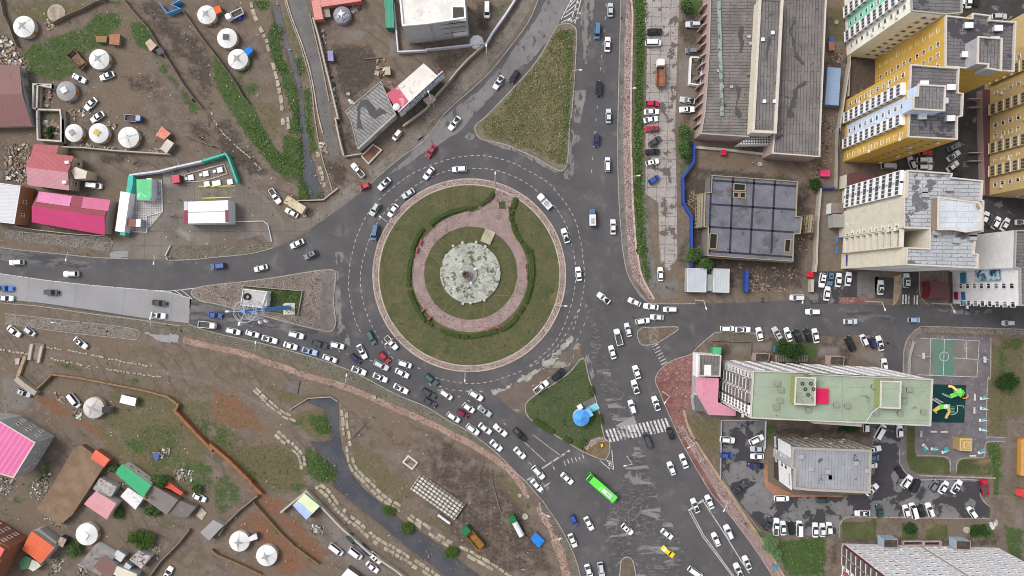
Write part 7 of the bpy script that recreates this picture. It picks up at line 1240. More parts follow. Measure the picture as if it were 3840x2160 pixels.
for a in[(B4.pt(1255,430),0,'suv','white','white suv, upper of a pair below the yellow block'),(B4.pt(1255,510),0,'suv','white','white suv with a roof rack, lower of a pair below the yellow block'),(B4.pt(1110,465),110,'wagon','silver','silver wagon left of the pair below the yellow block'),(B4.pt(1255,355),0,'sedan','red','red sedan peeping out below the yellow block'),(B4.pt(870,495),0,'minivan','silver','silver van at the foot of the yellow block'),(A4.pt(2065,170),0,'wagon','silver','silver wagon in the dark yard behind the yellow block'),(A4.pt(1650,5),85,'sedan','white','white sedan at the top edge, left of a pair'),(A4.pt(1728,5),88,'sedan','white','white sedan at the top edge, right of a pair'),(A4.pt(1810,-20),88,'sedan','black','black sedan at the top edge right of the white pair')]:vehicle(*a,'cars in the yards behind the apartment blocks')
row('cars right of the silvery roofed block','from the left right of the silvery roofed block',[(B4,1905,1065,65,'sedan','white'),(B4,1965,1095,52,'suv','dark grey'),(B4,2030,1115,60,'hatchback','white'),(B4,2125,1132,60,'sedan','white'),(B4,2318,1110,0,'sedan','silver')])
g='vehicles parked in the yards on the left'
for a in[(A0.pt(848,845),-27,'sedan','white','white sedan slanting above the grey yurt'),(A0.pt(1152,820),200,'sedan','silver','silver sedan just below the yurt in the green yard'),(A0.pt(975,1125),225,'sedan','white','white sedan standing right of the grey yurt'),(A0.pt(1048,1268),214,'sedan','white','white sedan above the yurt with the yellow flap'),(A0.pt(1440,1280),-4,'truck','blue','blue cab truck with a loaded bed in the upper left yard'),(A1.pt(220,150),207,'truck','white','white pickup truck beside a blue tarpaulin heap'),(A2.pt(655,95),269,'minivan','white','white van parked right of the pale house'),(B0.pt(1003,708),-6,'minivan','white','white delivery van beside the red roofed house'),(B1.pt(1565,542),132,'pickup','white','white pickup parked by the end of the lane'),(B1.pt(663,825),-57,'pickup','white','white pickup with a dark bed at the weedy bank'),(B1.pt(845,1005),151,'sedan','white','white sedan beside the rusty container body'),(B1.pt(1993,157),232,'hatchback','white','white hatchback in front of the tar roofed shop'),(C0.pt(140,993),-37,'sedan','white','white sedan, left of two on the earth by the channel'),(C0.pt(312,995),-38,'hatchback','silver','silver hatchback, right of two on the earth by the channel'),(C0.pt(865,1120),-38,'sedan','white','white sedan alone on the earth below the cobbled strip'),(D0.pt(245,505),-24,'suv','silver','silver suv on the grey yard above the pink roofed house'),(D0.pt(785,590),-52,'minivan','white','white van next to the dusty white yurt'),(E0.pt(2160,600),-26,'sedan','white','white car with a blue tarpaulin windscreen by the orange tarp'),(E0.pt(1815,1425),60,'sedan','white','white sedan cut by the bottom edge at the left'),(D2.pt(1432,305),43,'suv','black','black suv with a white disc parked on the mud'),(D2.pt(1245,440),38,'pickup','white','small white pickup parked on the mud by the lawn kerb')]:vehicle(*a,g)
row('cars along the river wall','from the top along the river wall',[(E1,1512,1065,-45,'suv','dark green'),(E1,1650,1175,-45,'sedan','navy'),(E1,1760,1262,-42,'suv','white')])
for a in[(E1.pt(1325,1172),-38,'minivan','white','white van, leftmost in the grey yard by the river'),(E1.pt(1537,1215),-38,'minivan','white','white van with roof hatches in the grey yard by the river'),(E1.pt(1725,1360),-40,'sedan','white','white sedan lowest in the grey yard by the river')]:vehicle(*a,'cars along the river wall')
vehicle(E2.pt(975,905),118,'tanker','green','tanker truck with a green cab and white tank',None,.03,.95);vehicle(E2.pt(500,1030),131,'tipper truck','green','tipper truck with a green cab and ochre tipper body',None,.03,1.0)
# the bus
bus=bpy.data.objects.new('city_bus',None);COL.objects.link(bus);L,Wd,hh=11.2,2.5,3.0;mb=MB();z=lambda P,zz:[(p[0],p[1],zz)for p in P]
loft(mb,[z(plan(L,Wd,.99,.25,.2),.35),z(plan(L,Wd,1,.25,.2),.9),z(plan(L,Wd,.99,.25,.2),hh-.2),z(plan(L,Wd,.955,.25,.2),hh)],mPaint);mb.build('body',bus)
for s in(-1,1):MB().box((-.2,s*(Wd/2-.005),1.85),(L*.82,.05,.95),mCarGl).build('side_window',bus)
MB().box((L/2-.02,0,1.75),(.1,Wd*.72,1.4),mCarGl).build('windscreen',bus);MB().box((L/2-.75,0,hh+.02),(1.0,Wd*.84,.05),plain('bus_dark',K(52,96,52))).build('roof_front',bus);mb=MB().box((-2.1,.05,hh+.14),(3.6,1.15,.28),mSignW)
mb.build('roof_unit',bus)
for i in range(5):MB().tube((-1.9-.42*i,.05,hh+.28),(-1.9-.42*i,.05,hh+.31),.15,.15,mTrim,8).build('fan',bus)
MB().box((.45,.2,hh+.05),(.5,1.1,.1),plain('vent_pale',K(170,232,190))).build('roof_vent',bus);wheels(bus,L,Wd,.48,(3.4,-2.9))
q=W(E2.pt(1905,500),3);bus.location=(q.x,q.y,.03);bus.rotation_euler=(0,0,R(139));tag(bus,'lime green city bus with a white roof unit crossing the lower junction','bus')
for c in bus.children:c.color=CC_['lime green']

def openbox(name,label,cat,p,L,Wd,h,ang,m,mi=None):
 c=W(p,h);c.z=0;rz=R(ang);Mr=Matrix.Rotation(rz,3,'Z');mb=MB();mb.box(c+Vector((0,0,h*.4)),(L,Wd,.15),mi or m,rz)
 for s in(-1,1):mb.box(c+Mr@Vector((0,s*Wd/2,0))+Vector((0,0,h*.7)),(L,.15,h*.6),m,rz).box(c+Mr@Vector((s*L/2,0,0))+Vector((0,0,h*.7)),(.15,Wd-.16,h*.6),m,rz)
 for sx in(-.35,.35):mb.tube(c+Mr@Vector((L*sx,-Wd/2+.1,.4)),c+Mr@Vector((L*sx,Wd/2-.1,.4)),.4,.4,mTyre,12)
 return mb.thing(name,label,cat)
mRustT=mat('rusty_trailer',K(140,112,92),K(112,88,74),.8,layers=[('noise',K(86,70,62),.8,.55,.62)])
openbox('open_trailer','rusty open trailer left of the yurt in the green yard','trailer',A0.pt(832,645),6.2,2.8,1.4,-48,mRustT)
x=W(B1.pt(885,920),2.4);mb=MB();mb.box((x.x,x.y,1.5),(6.6,2.6,1.9),mat('flaking_box',K(206,196,170),K(176,160,130),.6,layers=[('noise',K(124,92,64),.7,.56,.64)]),R(-32));Mr=Matrix.Rotation(R(-32),3,'Z')
for sx in(-2,2):
 for s in(-1,1):mb.tube(Vector((x.x,x.y,.45))+Mr@Vector((sx,s*1.1,0)),Vector((x.x,x.y,.45))+Mr@Vector((sx,s*1.3,0)),.45,.45,mTyre,12)
mb.thing('container_body','flaking cream container body on wheels by the weedy bank','container')
# stack of lattice panels in the lower yard
x=W(N.pt(1640,1865),1.2);mb=MB();rz=R(-35);mb.box((x.x,x.y,.55),(16.6,5.6,1.1),mat('panel_stack',K(208,204,194),K(178,174,164),.6,rot=35,layers=[('brick',K(64,58,54),1.3,1.1,.2,0),('noise',K(112,104,96),.8,.58,.64)]),rz)
mb.thing('concrete_panel','large flat stack of latticed concrete panels in the earth yard','panel stack');a,b_=W(N.pt(1645,1932),.5),W(N.pt(1687,1963),.5);MB().tube(a,b_,.38,.38,mWhW,14).tube(a-(b_-a)*.05,a,.55,.55,mWhW,14).thing('white_pipe','white pipe lying below the stack of concrete panels','pipe')
for P,w,lab in((E2(705,410,800,750),.5,'long dark steel beam lying on the earth yard'),(D1(1490,1005,1640,840),.6,'dark plank lying by the right river bank'),(B3(790,1449,760,1449),.1,None),(A1(1640,640,1830,625),.35,'pale beam lying behind the tar roofed shop')):
 if lab:MB().bar(W(P[0],.15),W(P[1],.15),w,plain('old_steel',K(104,92,88)),.3).thing('steel_beam',lab,'beam')
# concrete rings and wells
for p,r,lab in((D1.pt(1750,550),.62,'round concrete well ring at the edge of the pink path'),(E2.pt(1012,572),.55,'left of two round well covers by the broken path'),(E2.pt(1100,582),.5,'right of two round well covers by the broken path'),(E2.pt(1070,800),.9,'large concrete well ring near the tanker'),(B3.pt(1302,480),.7,'concrete ring on the brown earth below the long hall'),(B1.pt(998,1040),.5,'round barrel top beside the container body'),(A4.pt(275,245),.6,'pale concrete ring right of the long hall'),(E4.pt(1690,945),1.0,'concrete fountain ring between two garden beds'),(B0.pt(715,278),.5,'old tyre by the wall of the three yurts'),(A0.pt(2107,1090),.5,'pale tyre ring beside the right fence of the green yard'),(D4.pt(300,115),.7,'ring beside the hall')):
 if lab=='ring beside the hall':continue
 c=W(p);MB().lathe(c,[(r,0),(r,.4),(r*.62,.4),(r*.6,.15)],mConc if 'tyre' not in lab else MT['tyre_rubber'],18).thing('well_ring',lab,'ring')
c=W(D1.pt(2140,1255));MB().box(c+Vector((0,0,.2)),(4.0,3.0,.4),mPara,R(-38)).box(c+Vector((0,0,.42)),(3.0,2.0,.08),mat('ash_fill',K(130,120,110),K(60,56,54),1.0),R(-38)).thing('ash_box','pale square ash box beside a burnt patch','box')

# ------------------------------------------------------------------ street lamps and poles
mPole=plain('lamp_pole',K(186,180,172),.6)
def lamp(p,arm,label,L=2.0,h=8.5):
 c=W(p);c.z=.03;r=empty('street_lamp',c,label,'street lamp','street lamps along the roads');a=R(arm);d=Vector((math.cos(a),math.sin(a),0))
 MB().tube(c,c+Vector((0,0,h)),.17,.12,mPole,8).tube(c,c+Vector((0,0,.5)),.24,.24,mPole,8).build('pole',r);MB().tube(c+Vector((0,0,h-.05)),c+d*L+Vector((0,0,h+.35)),.1,.09,mPole,6).build('arm',r);MB().box(c+d*(L+.3)+Vector((0,0,h+.36)),(.85,.34,.16),mWhW,a).build('lamp_head',r)
for a in[(A2.pt(1560,865),0,'street lamp on the right edge of the triangular grass island'),(A2.pt(2120,1060),5,'street lamp on the upper brick pavement'),(B2.pt(2165,665),5,'street lamp on the lower brick pavement'),(B2.pt(750,712),88,'street lamp at the pink path entrance of the island'),(B1.pt(1940,1133),143,'street lamp at the upper left kerb of the central island'),(C0.pt(940,150),-97,'street lamp at the far left above the dark carriageway'),(C0.pt(1850,185),-96,'street lamp at the mouth of the fuel station'),(C1.pt(570,1165),82,'street lamp on the weedy verge beside the kerbside queue'),(D1.pt(1510,345),78,'street lamp on the verge near the end of the queue'),(C0.pt(1805,917),90,'street lamp below the pale concrete carriageway'),(C0.pt(870,890),172,'street lamp on the cobbles at the far left'),(C2.pt(1405,708),0,'street lamp at the right kerb of the central island'),(D2.pt(440,245),-92,'street lamp at the bottom kerb of the central island'),(C1.pt(2000,1050),-142,'street lamp at the lower left kerb of the central island'),(C3.pt(605,655),-76,'street lamp at the start of the right hand road'),(C4.pt(605,668),-74,'street lamp beside the rounded brown median'),(C4.pt(1320,690),-70,'street lamp right of the side lane'),(C3.pt(1640,590),-100,'street lamp behind the wagon parked by the site'),(E3.pt(850,560),-120,'street lamp on the pavement beside the stop line'),(D3.pt(250,490),-130,'street lamp on the red brick pavement'),(E2.pt(1230,660),-20,'street lamp on the broken path near the bus'),(E2.pt(1350,950),20,'street lamp beside the bright blue stack'),(D2.pt(2180,1195),190,'dark signal mast at the tip of the lawn island'),(D3.pt(515,985),205,'signal mast on the pavement below the zebra'),(A2.pt(85,1165),110,'leaning lamp on the cobbled verge below the billboard'),(A2.pt(660,690),90,'lamp on the cobbled verge beside the white wall')]:lamp(*a)
# ------------------------------------------------------------------ plants
def leafmat(name,a,b,c=None):
 t=NT(name);g_=t.new('ShaderNodeNewGeometry');r=g_.outputs['Random Per Island']
 col=t.mix(t.ramp(r,0,1),a,b)
 if c:col=t.mix(t.ramp(r,.82,.86),col,c)
 return t.done(col,.8,None,0,.15)
mLeaf=leafmat('tree_leaves',K(54,80,42),K(88,112,62),K(108,128,78));mLeafD=leafmat('dark_leaves',K(34,58,28),K(58,84,42));mLush=leafmat('lush_weeds',K(58,84,40),K(86,112,56),K(112,130,76));mStraw=leafmat('dry_blades',K(102,98,70),K(134,126,94),K(162,150,118));mOlive=leafmat('olive_blades',K(76,84,54),K(100,102,70),K(124,116,86));mHedge=leafmat('hedge_leaves',K(64,84,38),K(90,108,54));mBark=plain('bark',K(92,78,64))
def quads(c,n,size,rng,m,name,tilt=.9):
 """many small leaf faces at the centres c"""
 k=len(c);nn=rng.normal(size=(k,3));nn[:,2]=np.abs(nn[:,2])+tilt;nn/=np.linalg.norm(nn,axis=1)[:,None]
 a=np.cross(nn,rng.normal(size=(k,3)));a/=np.linalg.norm(a,axis=1)[:,None]+1e-9;b=np.cross(nn,a);s=size*rng.uniform(.6,1.3,(k,1))
 V=np.stack([c-a*s*.5-b*s*.15,c-b*s*.38,c+a*s*.5,c+b*s*.38],1).reshape(-1,3)
 me=bpy.data.meshes.new(name);me.vertices.add(4*k);me.vertices.foreach_set('co',V.ravel());me.loops.add(4*k);me.loops.foreach_set('vertex_index',np.arange(4*k,dtype=np.int32));me.polygons.add(k);me.polygons.foreach_set('loop_start',np.arange(0,4*k,4,dtype=np.int32));me.update(calc_edges=True);me.materials.append(m);return me
def cover(name,label,polys,dens,size,hgt,m,seed=0,z0=.0,clump=.5,spill=.45):
 rng=np.random.default_rng(100+seed);out=[]
 for P in polys:
  q=[(W(p).x,W(p).y)for p in P];xs=[p[0]for p in q];ys=[p[1]for p in q];A=(max(xs)-min(xs))*(max(ys)-min(ys));n=int(A*dens)
  x,y=rng.uniform(min(xs),max(xs),n),rng.uniform(min(ys),max(ys),n);k=inpoly(q,x,y)
  f=.5+.25*(np.sin(x*.9+seed)+np.sin(y*1.1+x*.35+seed*2))+.25*np.sin(x*2.3-y*1.9);k&=rng.uniform(size=n)<(1-clump)+clump*f
  x,y,f=x[k],y[k],f[k];x=x+rng.normal(size=len(x))*spill;y=y+rng.normal(size=len(y))*spill;out.append(np.stack([x,y,z0+rng.uniform(.03,1,len(x))*hgt*(.35+.65*np.clip(f,0,1))],-1))
 c=np.concatenate(out);return tag(link(bpy.data.objects.new(name,quads(c,0,size,rng,m,name))),label,kind='stuff')
cover('dry_grass','dry straw coloured grass on the triangular island',[gI1],12,.42,.45,mStraw,1,.17,.8);cover('grass','green grass tufts on the triangular island',[A2(1400,380,1480,330,1580,340,1590,420,1575,900,1535,1449,1490,1449,1510,800,1520,500,1440,400,1300,560),B2(1520,0,1500,480,1440,470,1480,200,1490,0),A2(800,1160,900,1060,1110,800,1120,840,930,1060)],16,.42,.6,mLush,2,.17,.4)
cover('grass','olive grass over the triangular island',[gI1],5,.45,.35,mOlive,3,.17,.7)
cover('weeds','lush green weeds along the stream and ditch',[A1(580,400,660,250,760,300,720,480,760,640,830,800,900,950,930,1200,950,1449,830,1449,860,1250,800,1050,740,850,640,640),B1(280,0,490,0,640,240,760,420,760,180,950,180,980,600,900,640,770,610,690,560,560,440,480,300,370,170),B1(1000,0,1060,0,1120,300,1060,400,1030,200),B1(920,640,980,640,1050,800,1060,870,920,860),B1(1070,780,1180,770,1200,820,1150,860,1070,860),A1(440,0,600,0,600,90,500,110),A1(870,620,960,620,1000,760,930,830),A1(980,950,1060,950,1080,1449,1010,1449),D1(1020,760,1240,760,1280,940,1130,940),D1(1000,1060,1150,1180,1330,1330,1330,1449,1100,1449,1000,1300),E1(1130,180,1330,300,1330,390,1250,440,1130,420,1010,330)],14,.42,.7,mLush,4,-.15,.6)
cover('weeds','green weeds in the upper left yards',[A0(300,520,480,420,880,300,1060,130,1300,120,1330,250,1150,500,950,540,900,740,640,860,330,780),A0(1400,230,1600,250,1700,430,1620,560,1500,520,1430,380),A0(1640,620,1800,720,1900,870,2090,1090,2150,1180,2080,1260,1950,1000,1740,780),A1(0,600,180,820,330,1000,480,1260,520,1449,360,1449,200,1200,80,1000,20,880)],3.4,.36,.3,mLush,5,0,.95,1.2)
cover('undergrowth','green strip of bushes beside the brick pavement',[A2(2280,-60,2318,-60,2318,1449,2262,1449)+[],A3(-20,-60,60,-60,50,400,25,1000,15,1449,-30,1449),B2(2250,0,2318,0,2318,1449,2300,1449,2262,900),B3(-15,0,18,0,25,700,65,1449,-10,1449),C3(0,0,60,0,75,230,105,440,70,440,20,300)],30,.42,1.0,mLush,6,0,.3)
cover('weeds','weeds on the lawn below the car park',[E3(1650,1050,2020,1050,2000,1449,1620,1449,1500,1250,1440,1120),E4(0,1020,170,1030,140,1449,0,1449),E4(1985,20,2050,0,2040,560,1995,560),D4(1910,1060,2050,1050,2050,1449,1985,1449),E3(1030,570,1100,690,1200,900,1330,1000,1440,1140,1340,1120,1140,790)],9,.4,.5,mLush,7,0,.7)
cover('weeds','weedy cover behind the white hut',[C1(600,540,960,565,945,690,915,810,760,785,600,760)],14,.4,.45,mLush,8,.17,.6);cover('grass','sparse olive grass on the slopes at the lower left',[D1(0,810,200,880,330,1100,640,1100,950,1230,960,1340,700,1449,430,1449,200,1230,0,1040),E1(0,40,350,400,520,500,800,560,1000,480,1000,330,950,200,880,100,640,0),D0(1650,820,1990,880,2000,1000,1800,1240,1600,1160,1400,1000,1500,900),D0(2050,700,2318,800,2318,1050,2150,900),D0(560,160,760,180,900,250,900,290,620,220)],3.0,.36,.3,mOlive,9,0,.9,1.5)
ringP=circle(CC,335,60);ringP=ringP+[ringP[0]]+list(reversed(circle(CC,236,60)+[circle(CC,236,60)[0]]))
cover('grass','patchy grass tufts on the turf ring of the roundabout',[ringP],5,.34,.14,mOlive,12,.24,.95,.3);cover('grass','dry grass tufts on the turf ring of the roundabout',[ringP],1.6,.3,.14,mStraw,13,.24,.95,.3);cover('grass','short grass on the triangular lawn',[D2(1690,170,1740,330,1840,650,1890,960,1780,1000,1660,1080,1390,930,1170,790,1100,670,1190,540)],5,.34,.16,mLush,14,.16,.9,.3)
def tree(name,label,p,r,h,trunk=True,m=None,n=None,seed=0,elong=(1,1),group=None):
 rng=np.random.default_rng(seed+500);c=W(p,h*.7);c.z=0;m=m or mLeaf;root=empty(name,c,label,'tree' if trunk else 'bush',group)
 if trunk:
  mb=MB().tube(c,c+Vector((0,0,h*.45)),.2,.13,mBark,8)
  for k in range(6):a=1.05*k+seed;mb.tube(c+Vector((0,0,h*(.3+.03*k))),c+Vector((math.cos(a)*r*.6,math.sin(a)*r*.6,h*rng.uniform(.55,.85))),.09,.04,mBark,6)
  mb.build('trunk',root)
 else:
  mb=MB()
  for k in range(7):a=.9*k;mb.tube(c,c+Vector((math.cos(a)*r*.5*elong[0],math.sin(a)*r*.5*elong[1],h*.6)),.05,.02,mBark,5)
  mb.build('stem',root)
 k=int(9+r*5);ang=rng.uniform(0,6.28,k);rad=r*np.sqrt(rng.uniform(.02,1,k))*.82;cz=h*rng.uniform(.5 if trunk else .3,.92,k)*(1-.35*(rad/r)**2)
 C=np.stack([rad*np.cos(ang)*elong[0],rad*np.sin(ang)*elong[1],cz],-1);per=n or 170
 pts=np.concatenate([q+rng.normal(size=(per,3))*np.array([r*.17,r*.17,h*.07])*rng.uniform(.55,1.45)for q in C]);pts[:,2]=np.maximum(pts[:,2],.1)
 link(bpy.data.objects.new('crown',quads(pts,0,.34,rng,m,'crown',.5)),root);return root
for a in[(B3.pt(490,160),2.0,4.5,1),(B3.pt(480,330),2.1,4.6,2)]:tree('tree',('upper' if a[3]==1 else 'lower')+' of two trees beside the top of the blue site fence',a[0],a[1],a[2],seed=a[3],elong=(.9,1.4))
tree('tree','leafy tree at the lower left corner of the unfinished building',C3.pt(590,160),2.3,5,seed=3);tree('tree','second leafy tree below the unfinished building, nearer the larger hut',C3.pt(720,240),2.2,4.6,seed=4);tree('tree','dark leafy tree above the green roofed block behind parked cars',C3.pt(1640,1190),3.6,6,m=mLeafD,seed=5,elong=(1.1,.85));tree('tree','round dark tree on the grass right of the playground',D4.pt(2170,380),2.9,5,m=mLeafD,seed=6);tree('shrub','dark shrub row below the green roofed block',D4.pt(440,890),2.0,3,False,mLeafD,seed=7,elong=(2.0,.6));tree('shrub','big round olive bush in the yard of the white yurt',E0.pt(1525,1060),3.8,2.4,False,leafmat('olive_bush',K(58,86,38),K(86,106,52)),seed=8,elong=(1.2,.8))
tree('shrub','bush between the yurt and the grey flat shed',E0.pt(810,1170),2.2,2.4,False,seed=9);tree('tree','bush tree behind the orange tarpaulin shed',E0.pt(1720,420),2.4,3.4,seed=10,elong=(1.2,.8));tree('shrub','bush under the left end of the green roof',E0.pt(1230,290),1.4,2,False,seed=11);tree('shrub','bush at the feet of the spotted white lean-to',E0.pt(1640,745),1.9,1.8,False,seed=12,elong=(1.4,.8));tree('shrub','green bush beside the white car with blue tarpaulin',E0.pt(2140,500),1.3,1.8,False,seed=13);tree('shrub','bush curling round the pale pink cottage',E0.pt(1290,770),1.5,1.6,False,seed=14,elong=(.8,1.3));tree('tree','small tree at the right end of the site wall',B3.pt(1915,690),1.9,4,m=mLeafD,seed=15)
tree('shrub','pale willow shrub at the corner of the weedy lawn',E3.pt(1420,1090),2.6,2.8,False,leafmat('willow',K(84,112,76),K(116,140,100)),seed=16,elong=(.9,1.3));tree('shrub','lower pale willow shrub by the brick pavement',E3.pt(1500,1230),1.6,2.2,False,MT['willow'],seed=17);tree('tree','tree at the top beside the slab parking strip',A3.pt(510,50),1.9,4,seed=18);tree('shrub','dark bush on the garden bed at the right',E4.pt(1850,960),2.3,1.6,False,mLeafD,seed=19,elong=(1.4,.8));tree('shrub','dark green bush on the small square garden bed',E4.pt(1090,940),1.7,1.2,False,mLeafD,seed=20);tree('shrub','bush on the water below the right bank',E1.pt(1910,740),1.9,1.2,False,MT['olive_bush'],seed=21,elong=(1.2,.8));tree('shrub','round bush standing in the river',E1.pt(2100,930),1.9,1.3,False,MT['olive_bush'],seed=22);tree('shrub','bush at the river edge near the tipper truck',E2.pt(270,1200),2.2,1.4,False,MT['olive_bush'],seed=23,elong=(1.2,.8));tree('shrub','dark bush in the ruin of the white walls',B0.pt(540,130),1.4,1.6,False,mLeafD,seed=24,elong=(.9,1.4));tree('tree','tree at the lower left corner of the long hall',A3.pt(480,1400),1.4,3.5,seed=25)
# hedges of the island
def hedge(label,P,w=1.2,h=.75,group='clipped hedges round the pink walk'):
 rng=np.random.default_rng(len(label)+int(P[0][0]));Q=[W(p)for p in smooth_line(P,3)];z=.26;mb=MB();Ls,Rs=offset(Q,w/2),offset(Q,-w/2);n=len(Q);prof=[(1,0),(1.02,.7),(.8,1.0)]
 for q in Q:q.z=z
 o=MB().wall([Vector((q.x,q.y,z))for q in Q],w*.92,h*.94,plain('hedge_core',K(50,70,28)))
 root=empty('hedge',(Q[0]+Q[-1])/2,label,'hedge',group);root.location.z=z;o.build('branches',root)
 pts=[]
 for i in range(n-1):
  L=(Q[i+1]-Q[i]).length;k=int(L*60);t=rng.uniform(size=k);u=rng.uniform(-1,1,k);side=rng.uniform(size=k)<.35
  d=(Q[i+1]-Q[i]).normalized();nx_,ny_=-d.y,d.x;u=np.where(side,np.sign(u),u);zz=np.where(side,rng.uniform(.1,1,k),1.0)*h
  pts.append(np.stack([Q[i].x+d.x*L*t+nx_*u*w/2,Q[i].y+d.y*L*t+ny_*u*w/2,z+zz],-1))
 pts=np.concatenate(pts)-np.array(root.location);link(bpy.data.objects.new('foliage',quads(pts,0,.26,rng,mHedge,'foliage',.7)),root)
for lab,P in[('long curved hedge at the upper left of the walk',B2(40,1140,140,1060,300,990,430,965)),('short hedge end left of the pink path',B2(455,965,505,962)),('tiny hedge block left of the pink path',B2(520,958,550,945)),('hedge block below the left bench of the path',B2(580,930,630,890)),('hedge block beside the left bench of the path',B2(645,885,680,860)),('hedge at the mouth of the path on its left',B2(690,850,722,790)),('hedge at the mouth of the path on its right',B2(968,845,955,900,935,960)),('hedge block below the right bench of the path',B2(925,985,912,1030)),('tiny hedge block below the right bench',B2(912,1050,925,1100)),('curved hedge on the upper right of the walk',B2(935,1120,965,1230,1030,1325)),('very long hedge along the right of the walk',B2(1050,1350,1100,1430)+C2(1120,110,1145,280,1140,420,1110,560,1070,690)),('hedge block at the lower right, first below the long hedge',C2(1050,715,1000,790)),('hedge block at the lower right, second below the long hedge',C2(985,810,945,870)),('slanting hedge at the lower right of the walk',C2(930,885,870,940,800,970)),('hedge along the bottom right of the walk',C2(765,980,620,1020,470,1045)),('hedge block at the very bottom of the walk',C2(450,1045,378,1045)),('short hedge at the bottom left of the walk',C2(360,1038,300,1030)),('slanting hedge at the bottom left of the walk',C2(295,1028,220,1005,150,975)),('round hedge tip at the lower left of the walk',C2(60,925,15,885)),('hedge curving down the lower left of the walk',C1(2300,880,2210,740,2150,600,2140,545)),('tiny hedge on the left of the walk',C1(2122,500,2122,460)),('short hedge on the left of the walk, lower of two',C1(2125,440,2125,335)),('short hedge on the left of the walk, upper of two',C1(2130,325,2145,210)),('tiny hedge block at the upper left of the walk',C1(2160,195,2165,160)),('slanting hedge at the upper left of the walk',C1(2165,140,2180,60)+B1(2240,1230,2290,1180))]:hedge(lab,P)
for lab,P in[('clipped hedge on the lower left edge of the triangular lawn',D2(1160,795,1260,860,1370,925)),('clipped hedge block near the tip of the triangular lawn',D2(1490,985,1560,1030)),('pair of clipped bushes at the tip of the lawn',D2(1650,1080,1730,1020)),('clipped hedge on the right edge of the lawn below the kiosk',D2(1860,730,1880,830)),('clipped hedge on the right edge of the lawn above the kiosk',D2(1770,430,1795,520))]:hedge(lab,P,1.6,.8,'clipped hedges on the triangular lawn')
# benches
mBench=plain('red_bench',K(160,84,82))
def bench(p,ang,label):
 c=W(p);c.z=.26;r=empty('bench',c,label,'bench','red benches on the pink walk',R(ang));
 for nm,cc,d in(('seat',(0,0,.45),(1.8,.5,.08)),('backrest',(0,.27,.75),(1.8,.07,.5)),('leg',(-.7,0,.2),(.1,.45,.42)),('leg',(.7,0,.2),(.1,.45,.42))):link(bpy.data.objects.new(nm,MB().box(cc,d,mBench).mesh(nm)),r)
for a in[(B2.pt(702,862),50,'red bench on the left of the path mouth'),(B2.pt(897,967),100,'red bench on the right of the path mouth'),(C2.pt(1086,290),95,'upper red bench on the right of the walk'),(C2.pt(1094,405),90,'lower red bench on the right of the walk'),(C2.pt(760,942),160,'red bench at the bottom right of the walk'),(C2.pt(648,978),170,'red bench at the bottom of the walk'),(C2.pt(35,845),228,'red bench at the lower left of the walk'),(C1.pt(2280,760),215,'red bench at the left of the walk below the hedge bend'),(C1.pt(2215,110),255,'red bench at the upper left of the walk'),(B1.pt(2255,1330),250,'upper red bench at the left of the walk')]:bench(*a)
# playground pieces
def tubeline(P,r,m,mb=None):
 mb=mb or MB()
 for a,b in zip(P,P[1:]):mb.tube(a,b,r,r,m,10)
 return mb
mLime=plain('lime_plastic',K(112,224,84),.4);mOr=plain('orange_yellow_slide',K(232,206,110),.4);mSea=plain('pale_green_frame',K(170,214,190),.5)
pl=empty('play_tower',W(D4.pt(1600,540)),'lime green play tower with a bent yellow tube slide at the top of the mat','play equipment');f3=lambda s,*a:[Vector((W(s.pt(a[i],a[i+1]),a[i+2]).x,W(s.pt(a[i],a[i+1]),a[i+2]).y,a[i+2]))for i in range(0,len(a),3)]
tubeline(f3(D4,1495,430,.5,1540,435,1.0,1580,470,1.7,1610,490,2.2),.42,mOr).build('slide',pl);c=W(D4.pt(1645,505),3);MB().box((c.x,c.y,1.1),(2.0,2.0,.15),mGreyW,R(30)).lathe((c.x,c.y,2.4),[(1.5,0),(.05,.9)],mLime,4).bar((c.x-.8,c.y-.8,0),(c.x-.8,c.y-.8,2.5),.14,mSea).bar((c.x+.8,c.y+.8,0),(c.x+.8,c.y+.8,2.5),.14,mSea).bar((c.x+.8,c.y-.8,0),(c.x+.8,c.y-.8,2.5),.14,mSea).bar((c.x-.8,c.y+.8,0),(c.x-.8,c.y+.8,2.5),.14,mSea).build('tower',pl);c=W(D4.pt(1560,530),2);MB().box((c.x,c.y,1.6),(1.9,1.3,.12),mLime,R(20)).bar((c.x,c.y,0),(c.x,c.y,1.6),.2,mSea).build('deck',pl);tubeline(f3(D4,1650,560,.7,1690,560,.7,1712,535,.7,1700,515,.7),.2,plain('orange_rail',K(232,150,90))).build('rail',pl)
pl=empty('play_tower',W(D4.pt(1470,655)),'lime green play frame with several short yellow slides at the lower left of the mat','play equipment');tubeline(f3(D4,1500,670,2.0,1505,710,1.6,1480,750,.9,1470,775,.5),.4,mOr).build('slide',pl)
for k in range(3):tubeline(f3(D4,1400,645+k*14,1.6,1360-k*6,670+k*16,.9,1330+k*18,695+k*12,.4),.28,mOr).build('slide',pl)
c=W(D4.pt(1470,655),2);MB().box((c.x,c.y,1.5),(3.2,1.4,.15),mLime,R(3)).bar((c.x,c.y,0),(c.x,c.y,1.5),.3,mSea).lathe((c.x+.4,c.y,1.6),[(.8,0),(.5,.5),(.05,.8)],mWhW,16).build('deck',pl)
pl=empty('climbing_frame',W(D4.pt(1590,680)),'pale green climbing arch beside the play frame','play equipment');tubeline(f3(D4,1520,735,.1,1560,735,.8,1590,715,1.2,1598,680,1.2,1590,640,1.2,1660,645,.8,1668,670,.1),.1,mSea).build('arch',pl);mb=MB()
for k in range(5):a=W(D4.pt(1545,655+k*16),1);mb.bar((a.x-.6,a.y,.9),(a.x+.6,a.y,.9),.09,mSea)
